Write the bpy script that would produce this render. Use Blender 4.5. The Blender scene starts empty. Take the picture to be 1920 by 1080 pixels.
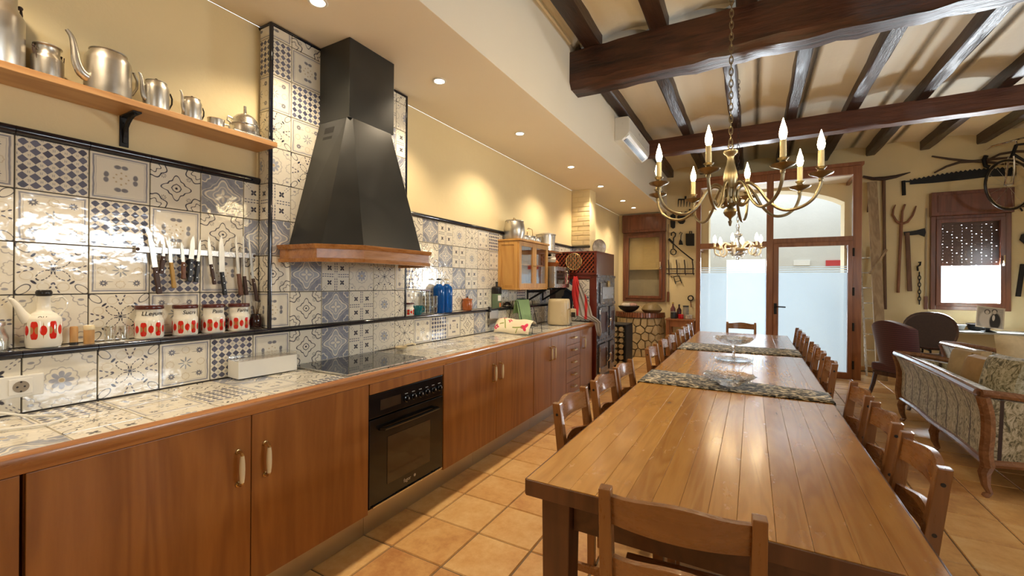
import bpy, bmesh, math, random
from mathutils import Vector, Matrix, Euler
random.seed(7)
PI = math.pi
sc = bpy.context.scene
COL = sc.collection

# ------------------------------------------------------------------ camera
FPX, HORIZON, CAM_H, CAM_X, ROLL = 806.0, 532.0, 1.38, 2.45, math.radians(0.4)
YAW = math.atan(451 / FPX)
cam_data = bpy.data.cameras.new('camera')
cam = bpy.data.objects.new('camera', cam_data)
COL.objects.link(cam)
cam_data.sensor_width = 36.0
cam_data.lens = FPX / 1920 * 36.0
cam_data.shift_y = (HORIZON - 540) / 1920
cam_data.clip_start = 0.02
cam.matrix_world = (Matrix.Translation((CAM_X, 0, CAM_H)) @ Matrix.Rotation(YAW, 4, 'Z')
                    @ Matrix.Rotation(PI / 2, 4, 'X') @ Matrix.Rotation(ROLL, 4, 'Z'))
sc.camera = cam

# ------------------------------------------------------------------ world, daylight, exposure
EXPOSURE = 1.1
DAY = (0.86, 0.94, 1.0)
WARM = (1.0, 0.80, 0.55)
w = bpy.data.worlds.new('sky'); sc.world = w; w.use_nodes = True
bg = w.node_tree.nodes['Background']
bg.inputs[0].default_value = (0.80, 0.90, 1.0, 1)
bg.inputs[1].default_value = 1.6
sc.view_settings.view_transform = 'Standard'
sc.view_settings.look = 'None'
sc.view_settings.exposure = EXPOSURE
sc.view_settings.gamma = 1.0
sc.view_settings.use_curve_mapping = False
sc.cycles.caustics_reflective = False
sc.cycles.caustics_refractive = False

def area_light(name, loc, rot, sx, sy, power, color):
    d = bpy.data.lights.new(name, 'AREA'); d.shape = 'RECTANGLE'; d.size = sx; d.size_y = sy
    d.energy = power; d.color = color
    o = bpy.data.objects.new(name, d); COL.objects.link(o); o.location = loc; o.rotation_euler = rot
    return o
# daylight arriving at the real openings: street door, window_2, high terrace window of the unseen part of the room; the rear one is added fill
area_light('daylight_street_door', (2.30, 12.75, 1.10), (-PI / 2, 0, 0), 0.9, 1.9, 130, DAY)
area_light('daylight_window_2', (5.26, 9.40, 1.60), (-PI / 2, 0, 0), 0.8, 1.2, 260, DAY)
area_light('daylight_terrace_window', (7.45, 3.0, 2.05), (0, PI / 2, 0), 0.5, 1.9, 38, DAY)
area_light('rear_fill_light', (4.9, -2.75, 1.7), (PI / 2, 0, 0), 2.0, 1.3, 5, (1.0, 0.95, 0.88))  # unseen opening made up to give weak fill from behind the camera

# ------------------------------------------------------------------ pixel helpers (direction only; distance comes from the plane touched)
_S, _C = math.sin(YAW), math.cos(YAW)
def _ray(px, py):
    x, y = px - 960, py - 540
    c, s = math.cos(ROLL), math.sin(ROLL)
    px, py = 960 + x * c + y * s, 540 - x * s + y * c
    u, v = (px - 960) / FPX, (HORIZON - py) / FPX
    return Vector((-_S + u * _C, _C + u * _S, v))
CAMP = Vector((CAM_X, 0, CAM_H))
def onx(px, py, x):
    d = _ray(px, py); return CAMP + d * ((x - CAM_X) / d.x)
def ony(px, py, y):
    d = _ray(px, py); return CAMP + d * (y / d.y)
def onz(px, py, z):
    d = _ray(px, py); return CAMP + d * ((z - CAM_H) / d.z)
def project(p):
    x, y, z = p[0] - CAM_X, p[1], p[2] - CAM_H
    wz = -_S * x + _C * y
    if wz < 0.05: return None
    return 960 + FPX * (_C * x + _S * y) / wz, HORIZON - FPX * z / wz, wz

# ------------------------------------------------------------------ mesh builder
class MB:
    def __init__(s): s.v = []; s.f = []; s.uv = []
    def add(s, vs, fs, uvs=None):
        n = len(s.v); s.v += [tuple(p) for p in vs]
        for i, f in enumerate(fs):
            s.f.append([n + k for k in f]); s.uv.append(uvs[i] if uvs else None)
        return s
    def box(s, x0, x1, y0, y1, z0, z1, m=None):
        vs = [(x0,y0,z0),(x1,y0,z0),(x1,y1,z0),(x0,y1,z0),(x0,y0,z1),(x1,y0,z1),(x1,y1,z1),(x0,y1,z1)]
        if m is not None: vs = [m @ Vector(p) for p in vs]
        return s.add(vs, [(0,3,2,1),(4,5,6,7),(0,1,5,4),(1,2,6,5),(2,3,7,6),(3,0,4,7)])
    def hexa(s, a, b):   # two quads (bottom, top), each 4 points counter-clockwise seen from above
        return s.add(list(a) + list(b), [(0,3,2,1),(4,5,6,7),(0,1,5,4),(1,2,6,5),(2,3,7,6),(3,0,4,7)])
    def bar(s, p0, p1, w, h, up=(0,0,1), w1=None, h1=None):
        p0, p1 = Vector(p0), Vector(p1); d = (p1 - p0).normalized(); up = Vector(up)
        sx = d.cross(up)
        if sx.length < 1e-4: sx = d.cross(Vector((1,0,0)))
        sx.normalize(); sy = sx.cross(d).normalized()
        w1 = w if w1 is None else w1; h1 = h if h1 is None else h1
        q = lambda p, a, b: [p - sx*a/2 - sy*b/2, p + sx*a/2 - sy*b/2, p + sx*a/2 + sy*b/2, p - sx*a/2 + sy*b/2]
        return s.add(q(p0, w, h) + q(p1, w1, h1), [(0,1,2,3),(7,6,5,4),(1,0,4,5),(2,1,5,6),(3,2,6,7),(0,3,7,4)])
    def tube(s, pts, r, n=8, closed=False, caps=True, flat=1.0):
        pts = [Vector(p) for p in pts]; k = len(pts)
        rs = r if isinstance(r, (list, tuple)) else [r] * k
        t0 = (pts[1] - pts[0]).normalized()
        a = Vector((0,0,1)) if abs(t0.z) < 0.9 else Vector((1,0,0))
        nx = t0.cross(a).normalized(); rings = []
        for i, p in enumerate(pts):
            if closed: t = pts[(i+1) % k] - pts[i-1]
            else: t = pts[min(i+1,k-1)] - pts[max(i-1,0)]
            t.normalize(); nx = (nx - t * nx.dot(t))
            if nx.length < 1e-5: nx = t.orthogonal()
            nx.normalize(); ny = t.cross(nx)
            rings.append([p + (nx*math.cos(2*PI*j/n) + ny*math.sin(2*PI*j/n)*flat) * rs[i] for j in range(n)])
        vs = [q for R in rings for q in R]; fs = []
        for i in range(k if closed else k-1):
            A, B = i*n, ((i+1) % k)*n
            for j in range(n): fs.append((A+j, A+(j+1)%n, B+(j+1)%n, B+j))
        if caps and not closed:
            fs.append(tuple(range(n-1,-1,-1))); fs.append(tuple((k-1)*n+j for j in range(n)))
        return s.add(vs, fs)
    def cyl(s, p0, p1, r0, r1=None, n=16): return s.tube([p0, p1], [r0, r0 if r1 is None else r1], n)
    def lathe(s, prof, n=24, c=(0,0,0), rot=None, caps=True):
        H = max(z for r, z in prof) or 1; vs = []; fs = []; uvs = []
        for r, z in prof:
            for j in range(n):
                p = Vector((r*math.cos(2*PI*j/n), r*math.sin(2*PI*j/n), z))
                if rot is not None: p = rot @ p
                vs.append(p + Vector(c))
        for i in range(len(prof)-1):
            for j in range(n):
                k = (j+1) % n
                fs.append((i*n+j, i*n+k, (i+1)*n+k, (i+1)*n+j))
                a, b = j/n, (j+1)/n; z0, z1 = prof[i][1]/H, prof[i+1][1]/H
                uvs.append([(a,z0),(b,z0),(b,z1),(a,z1)])
        if caps:
            if prof[0][0] > 1e-4: fs.append(tuple(range(n-1,-1,-1))); uvs.append([(0,0)]*n)
            if prof[-1][0] > 1e-4: fs.append(tuple((len(prof)-1)*n+j for j in range(n))); uvs.append([(0,1)]*n)
        return s.add(vs, fs, uvs)
    def prism(s, poly, t0, t1, to3):     # poly in 2-D (counter-clockwise), extruded from t0 to t1; to3(a,b,t) -> point
        n = len(poly)
        vs = [to3(a,b,t0) for a,b in poly] + [to3(a,b,t1) for a,b in poly]
        return s.add(vs, [tuple(range(n-1,-1,-1)), tuple(range(n,2*n))] + [(i,(i+1)%n,n+(i+1)%n,n+i) for i in range(n)])
    def sphere(s, c, r, n=12, m=8, sc3=(1,1,1)):
        c = Vector(c); vs=[]; fs=[]
        for i in range(m+1):
            t = PI*i/m
            for j in range(n):
                a = 2*PI*j/n
                vs.append(c + Vector((r*sc3[0]*math.sin(t)*math.cos(a), r*sc3[1]*math.sin(t)*math.sin(a), -r*sc3[2]*math.cos(t))))
        for i in range(m):
            for j in range(n): fs.append((i*n+j, i*n+(j+1)%n, (i+1)*n+(j+1)%n, (i+1)*n+j))
        return s.add(vs, fs)
    def mesh(s, name='mesh', smooth=False, bevel=0, weld=True):
        me = bpy.data.meshes.new(name)
        me.from_pydata(s.v, [], s.f)
        if any(u is not None for u in s.uv):
            L = me.uv_layers.new(name='UVMap'); i = 0
            for f, u in zip(s.f, s.uv):
                for k in range(len(f)):
                    if u is not None: L.data[i].uv = u[k]
                    i += 1
        bm = bmesh.new(); bm.from_mesh(me)
        if weld: bmesh.ops.remove_doubles(bm, verts=bm.verts, dist=1e-6)
        bmesh.ops.recalc_face_normals(bm, faces=bm.faces)
        if bevel:
            es = [e for e in bm.edges if len(e.link_faces) == 2 and e.calc_face_angle(0) > 0.5]
            bmesh.ops.bevel(bm, geom=es, offset=bevel, segments=2, affect='EDGES', profile=0.6, clamp_overlap=True)
        bm.to_mesh(me); bm.free()
        if smooth:
            for p in me.polygons: p.use_smooth = True
            me.set_sharp_from_angle(angle=math.radians(40 if smooth is True else smooth))
        return me
    def build(s, name, mat, parent=None, smooth=False, bevel=0):
        return link(name, s.mesh(name, smooth, bevel), mat, parent)

def link(name, me, mat, parent=None, matrix=None):
    if mat is not None and not me.materials: me.materials.append(mat)
    o = bpy.data.objects.new(name, me); COL.objects.link(o)
    if parent is not None: o.parent = parent
    if matrix is not None: o.matrix_local = matrix
    return o
def box(name, x0, x1, y0, y1, z0, z1, mat, parent=None, bevel=0.002, m=None):
    return MB().box(x0,x1,y0,y1,z0,z1,m).build(name, mat, parent, False, bevel)
def tag(o, label=None, cat=None, group=None, kind=None):
    if label: o['label'] = label
    if cat: o['category'] = cat
    if group: o['group'] = group
    if kind: o['kind'] = kind
    return o
def thing(name, label, cat, loc=(0,0,0), rz=0, group=None):
    o = bpy.data.objects.new(name, None); COL.objects.link(o)
    o.empty_display_size = 0.05
    o.location = loc; o.rotation_euler = (0, 0, rz)
    return tag(o, label, cat, group)
def struct(o, label=None): return tag(o, label, None, None, 'structure')
def copy_thing(root, loc, rz, label=None):
    def cp(o, par):
        c = o.copy(); COL.objects.link(c); c.parent = par
        for ch in kids.get(o.name, []): cp(ch, c)
        return c
    kids = {}
    def gather(o):
        kids[o.name] = list(o.children)
        for c in o.children: gather(c)
    gather(root)
    r = cp(root, None); r.location = loc; r.rotation_euler = (0, 0, rz)
    if label: r['label'] = label
    return r
def text_mesh(body, size, shear=0.0):
    cu = bpy.data.curves.new('lettering', 'FONT'); cu.body = body; cu.size = size; cu.shear = shear
    cu.align_x = 'CENTER'; cu.align_y = 'CENTER'; cu.offset = size * 0.012
    o = bpy.data.objects.new('lettering', cu); COL.objects.link(o)
    bpy.context.view_layer.update()
    me = bpy.data.meshes.new_from_object(o.evaluated_get(bpy.context.evaluated_depsgraph_get()))
    bpy.data.objects.remove(o); bpy.data.curves.remove(cu)
    me.materials.clear()
    return me

def curve_pts(ctrl, sub=5):
    P = [Vector(p) for p in ctrl]; out = []
    for i in range(len(P)-1):
        p0_, p1, p2, p3 = P[max(i-1,0)], P[i], P[i+1], P[min(i+2,len(P)-1)]
        for k in range(sub):
            u = k/sub; out.append(0.5*((2*p1) + (p2-p0_)*u + (2*p0_-5*p1+4*p2-p3)*u*u + (3*p1-p0_-3*p2+p3)*u**3))
    out.append(P[-1]); return out

# ------------------------------------------------------------------ node helpers
class X:
    def __init__(s, g, k): s.g = g; s.k = k
    def __add__(s, o): return s.g.m('ADD', s, o)
    __radd__ = __add__
    def __sub__(s, o): return s.g.m('SUBTRACT', s, o)
    def __rsub__(s, o): return s.g.m('SUBTRACT', o, s)
    def __mul__(s, o): return s.g.m('MULTIPLY', s, o)
    __rmul__ = __mul__
    def __truediv__(s, o): return s.g.m('DIVIDE', s, o)
    def __abs__(s): return s.g.m('ABSOLUTE', s)
    def lt(s, e, w=0.03): return s.g.m('MULTIPLY_ADD', s, -1.0/w, e/w + 0.5, clamp=True)   # 1 where s < e
    def gt(s, e, w=0.03): return s.g.m('MULTIPLY_ADD', s, 1.0/w, -e/w + 0.5, clamp=True)
    def line(s, e, wd, w=0.03): return abs(s - e).lt(wd, w)
    def fract(s): return s.g.m('FRACT', s)
    def floor(s): return s.g.m('FLOOR', s)
class G:
    def __init__(s, name):
        s.mat = bpy.data.materials.new(name); s.mat.use_nodes = True
        s.nt = s.mat.node_tree; s.bsdf = s.nt.nodes['Principled BSDF']; s.out = s.nt.nodes['Material Output']
    def node(s, t, **kw):
        n = s.nt.nodes.new(t)
        for k, v in kw.items(): setattr(n, k, v)
        return n
    def put(s, sock, v):
        if isinstance(v, X): s.nt.links.new(v.k, sock)
        elif isinstance(v, (tuple, list)):
            sock.default_value = tuple(v) + ((1,) if len(v) == 3 and len(sock.default_value) == 4 else ())
        else: sock.default_value = v
    def m(s, op, a, b=None, c=None, clamp=False):
        n = s.node('ShaderNodeMath', operation=op, use_clamp=clamp)
        for i, v in enumerate((a, b, c)):
            if v is not None: s.put(n.inputs[i], v)
        return X(s, n.outputs[0])
    def mn(s, a, b): return s.m('MINIMUM', a, b)
    def mx(s, *a):
        r = a[0]
        for b in a[1:]: r = s.m('MAXIMUM', r, b)
        return r
    def length(s, a, b): return s.m('SQRT', a*a + b*b)
    def angle(s, y, x): return s.m('ARCTAN2', y, x)
    def cos(s, a): return s.m('COSINE', a)
    def mix(s, f, a, b, blend='MIX'):
        n = s.node('ShaderNodeMix', data_type='RGBA', blend_type=blend)
        s.put(n.inputs[0], f); s.put(n.inputs[6], a); s.put(n.inputs[7], b)
        return X(s, n.outputs[2])
    def coord(s, kind='Object'):
        n = s.node('ShaderNodeTexCoord'); return X(s, n.outputs[kind])
    def xyz(s, v):
        n = s.node('ShaderNodeSeparateXYZ'); s.put(n.inputs[0], v); return [X(s, o) for o in n.outputs]
    def vec(s, x, y, z):
        n = s.node('ShaderNodeCombineXYZ')
        for i, k in enumerate((x, y, z)): s.put(n.inputs[i], k)
        return X(s, n.outputs[0])
    def vmul(s, v, k):
        n = s.node('ShaderNodeVectorMath', operation='MULTIPLY'); s.put(n.inputs[0], v); n.inputs[1].default_value = k; return X(s, n.outputs[0])
    def vadd(s, a, b):
        n = s.node('ShaderNodeVectorMath', operation='ADD'); s.put(n.inputs[0], a); s.put(n.inputs[1], b); return X(s, n.outputs[0])
    def rnd(s): return X(s, s.node('ShaderNodeObjectInfo').outputs['Random'])
    def noise(s, v, scale=5, detail=3, rough=0.5, dist=0.0, col=False):
        n = s.node('ShaderNodeTexNoise'); s.put(n.inputs['Vector'], v); n.inputs['Scale'].default_value = scale
        n.inputs['Detail'].default_value = detail; n.inputs['Roughness'].default_value = rough; n.inputs['Distortion'].default_value = dist
        return X(s, n.outputs['Color' if col else 'Fac'])
    def vor(s, v, scale=5, feature='F1', out='Distance', rnd=1.0):
        n = s.node('ShaderNodeTexVoronoi', feature=feature); s.put(n.inputs['Vector'], v); n.inputs['Scale'].default_value = scale
        n.inputs['Randomness'].default_value = rnd
        return X(s, n.outputs[out])
    def ramp(s, f, stops):
        n = s.node('ShaderNodeValToRGB'); s.put(n.inputs[0], f); e = n.color_ramp.elements
        while len(e) < len(stops): e.new(0.5)
        for k, (p, c) in zip(e, stops): k.position = p; k.color = tuple(c) + (1,)
        return X(s, n.outputs[0])
    def bump(s, h, strength=0.2, dist=0.01):
        n = s.node('ShaderNodeBump'); s.put(n.inputs['Height'], h); n.inputs['Strength'].default_value = strength; n.inputs['Distance'].default_value = dist
        s.nt.links.new(n.outputs[0], s.bsdf.inputs['Normal']); return s
    def set(s, **kw):
        names = dict(color='Base Color', rough='Roughness', metal='Metallic', ior='IOR', coat='Coat Weight', coatr='Coat Roughness', sheen='Sheen Weight',
                     alpha='Alpha', trans='Transmission Weight', emit='Emission Color', emits='Emission Strength', spec='Specular IOR Level', sss='Subsurface Weight')
        for k, v in kw.items(): s.put(s.bsdf.inputs[names[k]], v)
        return s
    def shader_out(s, sh): s.nt.links.new(sh, s.out.inputs['Surface'])

def plain(name, color, rough=0.5, metal=0.0, var=0.12, scale=8, bump=0.0, **kw):
    g = G(name); co = g.vadd(g.coord(), g.vec(g.rnd()*7.0, g.rnd()*3.0, 0.0))
    n = g.noise(co, scale, 4, 0.6)
    c2 = tuple(c * (1 - var*1.6) for c in color); c1 = tuple(min(1, c * (1 + var)) for c in color)
    g.set(color=g.mix(n, c2, c1), rough=g.m('MULTIPLY_ADD', n, 0.16, rough - 0.08, clamp=True), metal=metal, **kw)
    if bump: g.bump(g.noise(co, scale*6, 3), bump, 0.004)
    return g.mat
def wood(name, dark, light, axis='y', scale=1.0, rough=0.4, coat=0.0, contrast=1.0, knots=False, rndtint=0.0, bump=0.08):
    g = G(name); co = g.coord(); r = g.rnd()
    co = g.vadd(co, g.vec(r*13.0, r*29.0, r*17.0))
    st = {'x': (0.10, 1, 1), 'y': (1, 0.10, 1), 'z': (1, 1, 0.10)}[axis]
    v = g.vmul(co, tuple(k*scale for k in st))
    wob = g.noise(v, 5, 3, 0.55, 0.6)
    fine = g.noise(g.vmul(v, (1,1,1)), 60, 4, 0.7)
    fig = g.m('SINE', wob * 38.0) * 0.5 + 0.5
    f = g.m('MULTIPLY_ADD', fig, 0.35*contrast, fine*0.45*contrast + wob*0.35)
    f = f + (r - 0.5) * rndtint
    c = g.ramp(f, [(0.15, dark), (0.85, light)])
    if knots:
        vk = g.vmul(co, tuple((1.9*k**0.35) for k in st)); d = g.vor(vk, 2.3)
        c = g.mix(d.lt(0.07, 0.05), c, tuple(k*0.35 for k in dark))
        c = g.mix(d.line(0.13, 0.015, 0.03) * 0.5, c, dark)
    g.set(color=c, rough=g.m('MULTIPLY_ADD', fine, 0.2, rough-0.1, clamp=True), coat=coat, coatr=0.12)
    if bump: g.bump(fine, bump, 0.002)
    return g.mat
def metal_mat(name, color, rough=0.3, var=0.15, scale=14):
    g = G(name); co = g.vadd(g.coord(), g.vec(g.rnd()*5.0, 0.0, 0.0)); n = g.noise(co, scale, 4, 0.65)
    g.set(color=g.mix(n, tuple(c*(1-var) for c in color), color), metal=1.0, rough=g.m('MULTIPLY_ADD', n, 0.25, rough-0.12, clamp=True))
    g.bump(g.noise(co, 40, 2), 0.05, 0.002)
    return g.mat
def clear_glass(name, tint=(1,1,1), refl=0.08, rough=0.02, edge=0.6):
    g = G(name); nt = g.nt
    tr = g.node('ShaderNodeBsdfTransparent'); tr.inputs[0].default_value = tint + (1,)
    gl = g.node('ShaderNodeBsdfGlossy'); gl.inputs['Roughness'].default_value = rough
    lw = g.node('ShaderNodeLayerWeight'); lw.inputs[0].default_value = 0.25
    fac = g.m('MULTIPLY_ADD', X(g, lw.outputs['Facing']), edge, refl*0.4, clamp=True)
    n = g.noise(g.coord(), 3, 1)
    g.put(gl.inputs['Color'], g.mix(n, (0.9,0.9,0.9), (1,1,1)))
    mx = g.node('ShaderNodeMixShader'); g.put(mx.inputs[0], fac)
    nt.links.new(tr.outputs[0], mx.inputs[1]); nt.links.new(gl.outputs[0], mx.inputs[2]); g.shader_out(mx.outputs[0])
    return g.mat
def emitter(name, color, strength):
    g = G(name); g.set(color=(0.9,0.9,0.9), emit=color, emits=strength); return g.mat
# ------------------------------------------------------------------ materials
CREAM, NAVY, GREY, TAN = (0.77,0.73,0.63), (0.016,0.020,0.050), (0.17,0.185,0.26), (0.50,0.40,0.25)
def tile_mat(kind):
    g = G('patterned_tile_' + kind); uv = g.coord('UV'); r = g.rnd()
    wob = g.noise(g.vadd(g.vmul(uv, (1,1,1)), g.vec(r*31.0, r*17.0, r*5.0)), 4, 2, 0.5, 0, True)
    wx, wy, wz = g.xyz(wob)
    u0, v0, _ = g.xyz(uv)
    u = u0*2.0 - 1.0 + (wx - 0.5)*0.07; v = v0*2.0 - 1.0 + (wy - 0.5)*0.07
    au, av = abs(u), abs(v); hi, lo = g.mx(au, av), g.mn(au, av)
    rad = g.length(u, v); th = g.angle(v, u)
    cu, cv = 1.0 - au, 1.0 - av; rc = g.length(cu, cv); tc = g.angle(cv, cu)
    wash = g.noise(g.vadd(uv, g.vec(r*9.0, r*4.0, 0.0)), 7, 4, 0.65)
    c = g.mix(wash, tuple(k*0.95 for k in CREAM), tuple(min(1,k*1.04) for k in CREAM))
    ink = lambda c, f, col, k=1.0: g.mix(f*k, c, col)
    def border(c):
        c = ink(c, hi.line(0.90, 0.03), GREY, 0.85); return ink(c, hi.line(0.82, 0.008), GREY, 0.6)
    def ell(a, b, ra, rb): return g.length(a/ra, b/rb)
    if kind == 'checker':
        x, y = u*3.0, v*3.0
        fx, fy = abs(x.fract() - 0.5), abs(y.fract() - 0.5)
        wn = g.node('ShaderNodeTexWhiteNoise', noise_dimensions='3D'); g.put(wn.inputs[0], g.vec(x.floor(), y.floor(), r*50.0))
        tone = g.mix(X(g, wn.outputs[0]), NAVY, (0.13,0.14,0.22))
        tone = g.mix(wash*0.28, tone, (0.30,0.32,0.45))
        f = (fx + fy).lt(0.47, 0.05) * hi.lt(0.96, 0.02)
        c = ink(c, f, tone)
        c = ink(c, g.length(fx - 0.43, fy - 0.43).lt(0.05, 0.03), GREY, 0.8)
    elif kind == 'framed':
        c = border(c)
        c = ink(c, ell(hi - 0.50, lo - 0.12, 0.085, 0.12).lt(1, 0.4), g.mix(wash, NAVY, GREY), 0.85)
        c = ink(c, g.mx(g.length(au - 0.17, av - 0.17).lt(0.035), g.length(hi - 0.26, lo).lt(0.035), rad.lt(0.05)), TAN)
    elif kind == 'baroque':
        star = rad - (0.46 + 0.10*g.cos(th*4.0) + 0.045*g.cos(th*8.0))
        c = ink(c, star.line(0, 0.026), NAVY)
        c = ink(c, (hi + lo*0.55).line(0.20, 0.022), NAVY); c = ink(c, rad.lt(0.055), NAVY)
        wav = rc + 0.05*g.cos(tc*8.0)
        c = ink(c, wav.line(0.60, 0.026), NAVY); c = ink(c, wav.line(0.36, 0.02), NAVY)
        q = g.length(au - 0.52, av - 0.52); qa = g.angle(av - 0.52, au - 0.52)
        c = ink(c, q.line(0.075, 0.04) * g.cos(qa*8.0).gt(0.2, 0.3), NAVY, 0.8)
    elif kind == 'wash':
        bl = g.mix(wash, (0.07,0.09,0.17), (0.36,0.39,0.47))
        c = ink(c, hi.lt(0.985, 0.02), bl, 0.92)
        star = rad - (0.62 + 0.15*g.cos(th*4.0) + 0.05*g.cos(th*8.0))
        c = ink(c, star.lt(-0.03, 0.03), (0.46,0.48,0.53), 0.75)
        c = ink(c, star.line(0, 0.045), CREAM); c = ink(c, (star - 0.17).line(0, 0.02), CREAM, 0.6)
        inner = rad - (0.40 + 0.07*g.cos(th*4.0)); c = ink(c, inner.line(0, 0.02), CREAM)
        c = ink(c, ell(hi - 0.19, lo, 0.15, 0.07).lt(1, 0.3), CREAM)
        c = ink(c, (rc + 0.03*g.cos(tc*8.0)).line(0.40, 0.03), CREAM)
    elif kind == 'clover':
        a, b = au - 0.47, av - 0.47; p, q = abs(a + b)*0.707, abs(a - b)*0.707
        c = ink(c, ell(g.mx(p, q) - 0.10, g.mn(p, q), 0.09, 0.055).lt(1, 0.4), NAVY)
        fx = (hi*6.0).fract() - 0.5
        c = ink(c, ell(fx, lo - 0.075, 0.38, 0.035).lt(1, 0.3) * hi.gt(0.12, 0.02), (0.10,0.11,0.17), 0.9)
        fd = ((au + av)*4.0).fract() - 0.5
        c = ink(c, ell(fd, abs(au - av) - 0.08, 0.3, 0.03).lt(1, 0.3) * (au + av).gt(1.35, 0.05), (0.12,0.12,0.18), 0.8)
    elif kind == 'daisy':
        pet = rad - (0.12 + 0.24*g.m('POWER', abs(g.cos(th*4.0)), 0.5))
        c = ink(c, pet.lt(0, 0.03) * rad.gt(0.10, 0.03), g.mix(wash, (0.16,0.19,0.30), (0.45,0.48,0.56)), 0.85)
        c = ink(c, rad.lt(0.08), TAN)
        c = ink(c, (rad - 0.06*abs(g.cos(th*6.0))).line(0.44, 0.018), (0.32,0.31,0.32), 0.8)
        c = ink(c, (rc - 0.07*abs(g.cos(tc*6.0))).line(0.42, 0.018), (0.28,0.27,0.29), 0.85)
        c = ink(c, ell(cu - 0.2, cv - 0.2, 0.09, 0.05).lt(1, 0.3), GREY, 0.7)
        c = ink(c, (g.length(1.0 - hi, lo) - 0.05*abs(g.cos(g.angle(lo, 1.0 - hi)*5.0))).line(0.24, 0.016), (0.34,0.32,0.32), 0.8)
    elif kind == 'ovals':
        p, q = (au + av)*0.707, (au - av)*0.707
        dash = g.cos(g.angle(q, p - 0.36)*9.0).gt(-0.55, 0.3)
        c = ink(c, ell(p - 0.36, q, 0.26, 0.145).line(1, 0.10, 0.1) * dash, NAVY)
        c = ink(c, ell(p - 1.16, q, 0.24, 0.13).line(1, 0.10, 0.1), NAVY, 0.9)
        c = ink(c, ell(p - 0.76, q, 0.045, 0.10).lt(1, 0.4), NAVY)
        c = ink(c, (rad - 0.03*g.cos(th*8.0)).lt(0.075), NAVY)
        fx = (hi*6.0).fract() - 0.5
        c = ink(c, ell(fx, lo - (hi - 0.5)*0.35, 0.34, 0.032).lt(1, 0.3) * hi.gt(0.50, 0.02), (0.05,0.05,0.10), 0.95)
        c = ink(c, g.length(hi - 0.72, lo - 0.28).line(0.17, 0.01), TAN, 0.7)
    elif kind == 'posy':
        c = border(c)
        c = ink(c, (rad - (0.13 + 0.17*g.cos(th*8.0))).lt(0, 0.04) * rad.gt(0.07, 0.03), g.mix(wash, (0.10,0.13,0.20), (0.34,0.38,0.42)), 0.85)
        q = g.length(au - 0.56, av - 0.56); qa = g.angle(av - 0.56, au - 0.56)
        c = ink(c, (q - 0.025*g.cos(qa*9.0)).lt(0.12), g.mix(wash, NAVY, GREY), 0.9); c = ink(c, q.lt(0.035), CREAM)
        c = ink(c, (g.length(hi - 0.62, lo) - 0.03*abs(g.cos(g.angle(lo, hi - 0.62)*4.0))).line(0.13, 0.012), TAN, 0.8)
        c = ink(c, ell(p0(au, av, 0.36, 0.50)[0], p0(au, av, 0.36, 0.50)[1], 0.12, 0.016).lt(1, 0.4), (0.2,0.19,0.17), 0.7)
    g.set(color=g.mix(r*0.06, c, (0.60,0.56,0.46)), rough=0.09, spec=0.6)
    g.bump(g.noise(g.vadd(uv, g.vec(r*3.0, r*8.0, 0.0)), 5, 2, 0.4), 0.10, 0.012)
    return g.mat
def p0(a, b, x, y): return (a - x, b - y)
SEQ = [tile_mat(k) for k in ('checker','framed','baroque','wash','clover','daisy','ovals','posy')]

def wall_paint(name, c1, c2, bump=0.25):
    g = G(name); co = g.coord(); n = g.noise(co, 1.3, 5, 0.6); f = g.noise(co, 22, 4, 0.6)
    g.set(color=g.mix(n, c1, c2), rough=0.75, spec=0.25); g.bump(g.noise(co, 7, 5, 0.6) + f*0.4, bump, 0.012); return g.mat
M = {}
M['wall'] = wall_paint('cream_wall_paint', (0.74,0.61,0.35), (0.81,0.69,0.43))
M['soffit'] = wall_paint('soffit_paint', (0.86,0.79,0.66), (0.90,0.84,0.71), 0.08)
M['vault'] = wall_paint('vault_paint', (0.82,0.74,0.58), (0.88,0.81,0.66), 0.3)
M['entry_block'] = wall_paint('entry_render', (0.52,0.51,0.47), (0.66,0.65,0.60), 0.4)
M['outside'] = plain('pale_street_render', (0.80,0.80,0.78), 0.8)
M['grout'] = plain('dark_grout', (0.10,0.085,0.07), 0.9)
M['floor_grout'] = plain('floor_grout', (0.20,0.14,0.09), 0.95)
M['black_tile'] = plain('black_glazed_trim', (0.008,0.010,0.020), 0.10, var=0.3, spec=0.7)
def floor_tile():
    g = G('terracotta_floor_tile'); r = g.rnd(); co = g.vadd(g.coord(), g.vec(r*40.0, r*23.0, 0.0))
    a = g.noise(co, 5, 5, 0.65); b = g.noise(co, 26, 4, 0.7)
    f = a*0.65 + b*0.35 + (r - 0.5)*0.22
    c = g.ramp(f, [(0.28, (0.46,0.205,0.070)), (0.50, (0.66,0.375,0.140)), (0.72, (0.78,0.53,0.245))])
    g.set(color=c, rough=g.m('MULTIPLY_ADD', b, 0.25, 0.22), spec=0.45); g.bump(a + b*0.3, 0.12, 0.006); return g.mat
M['floor_tile'] = floor_tile()
def beam_mat(name, dark, light, axis, rough=0.42):
    g = G(name); r = g.rnd(); co = g.vadd(g.coord(), g.vec(r*9.0, r*5.0, r*3.0))
    st = {'x': (0.12,1,1), 'y': (1,0.12,1)}[axis]
    a = g.noise(g.vmul(co, st), 6, 5, 0.65, 0.5); b = g.noise(g.vmul(co, st), 34, 4, 0.7)
    g.set(color=g.ramp(a*0.6 + b*0.4, [(0.36, dark), (0.66, light)]), rough=g.m('MULTIPLY_ADD', b, 0.4, rough-0.2), spec=0.5)
    g.bump(a*0.6 + b, 0.5, 0.012); return g.mat
M['beam_x'] = beam_mat('dark_stained_beam', (0.007,0.004,0.003), (0.105,0.034,0.016), 'x')
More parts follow.
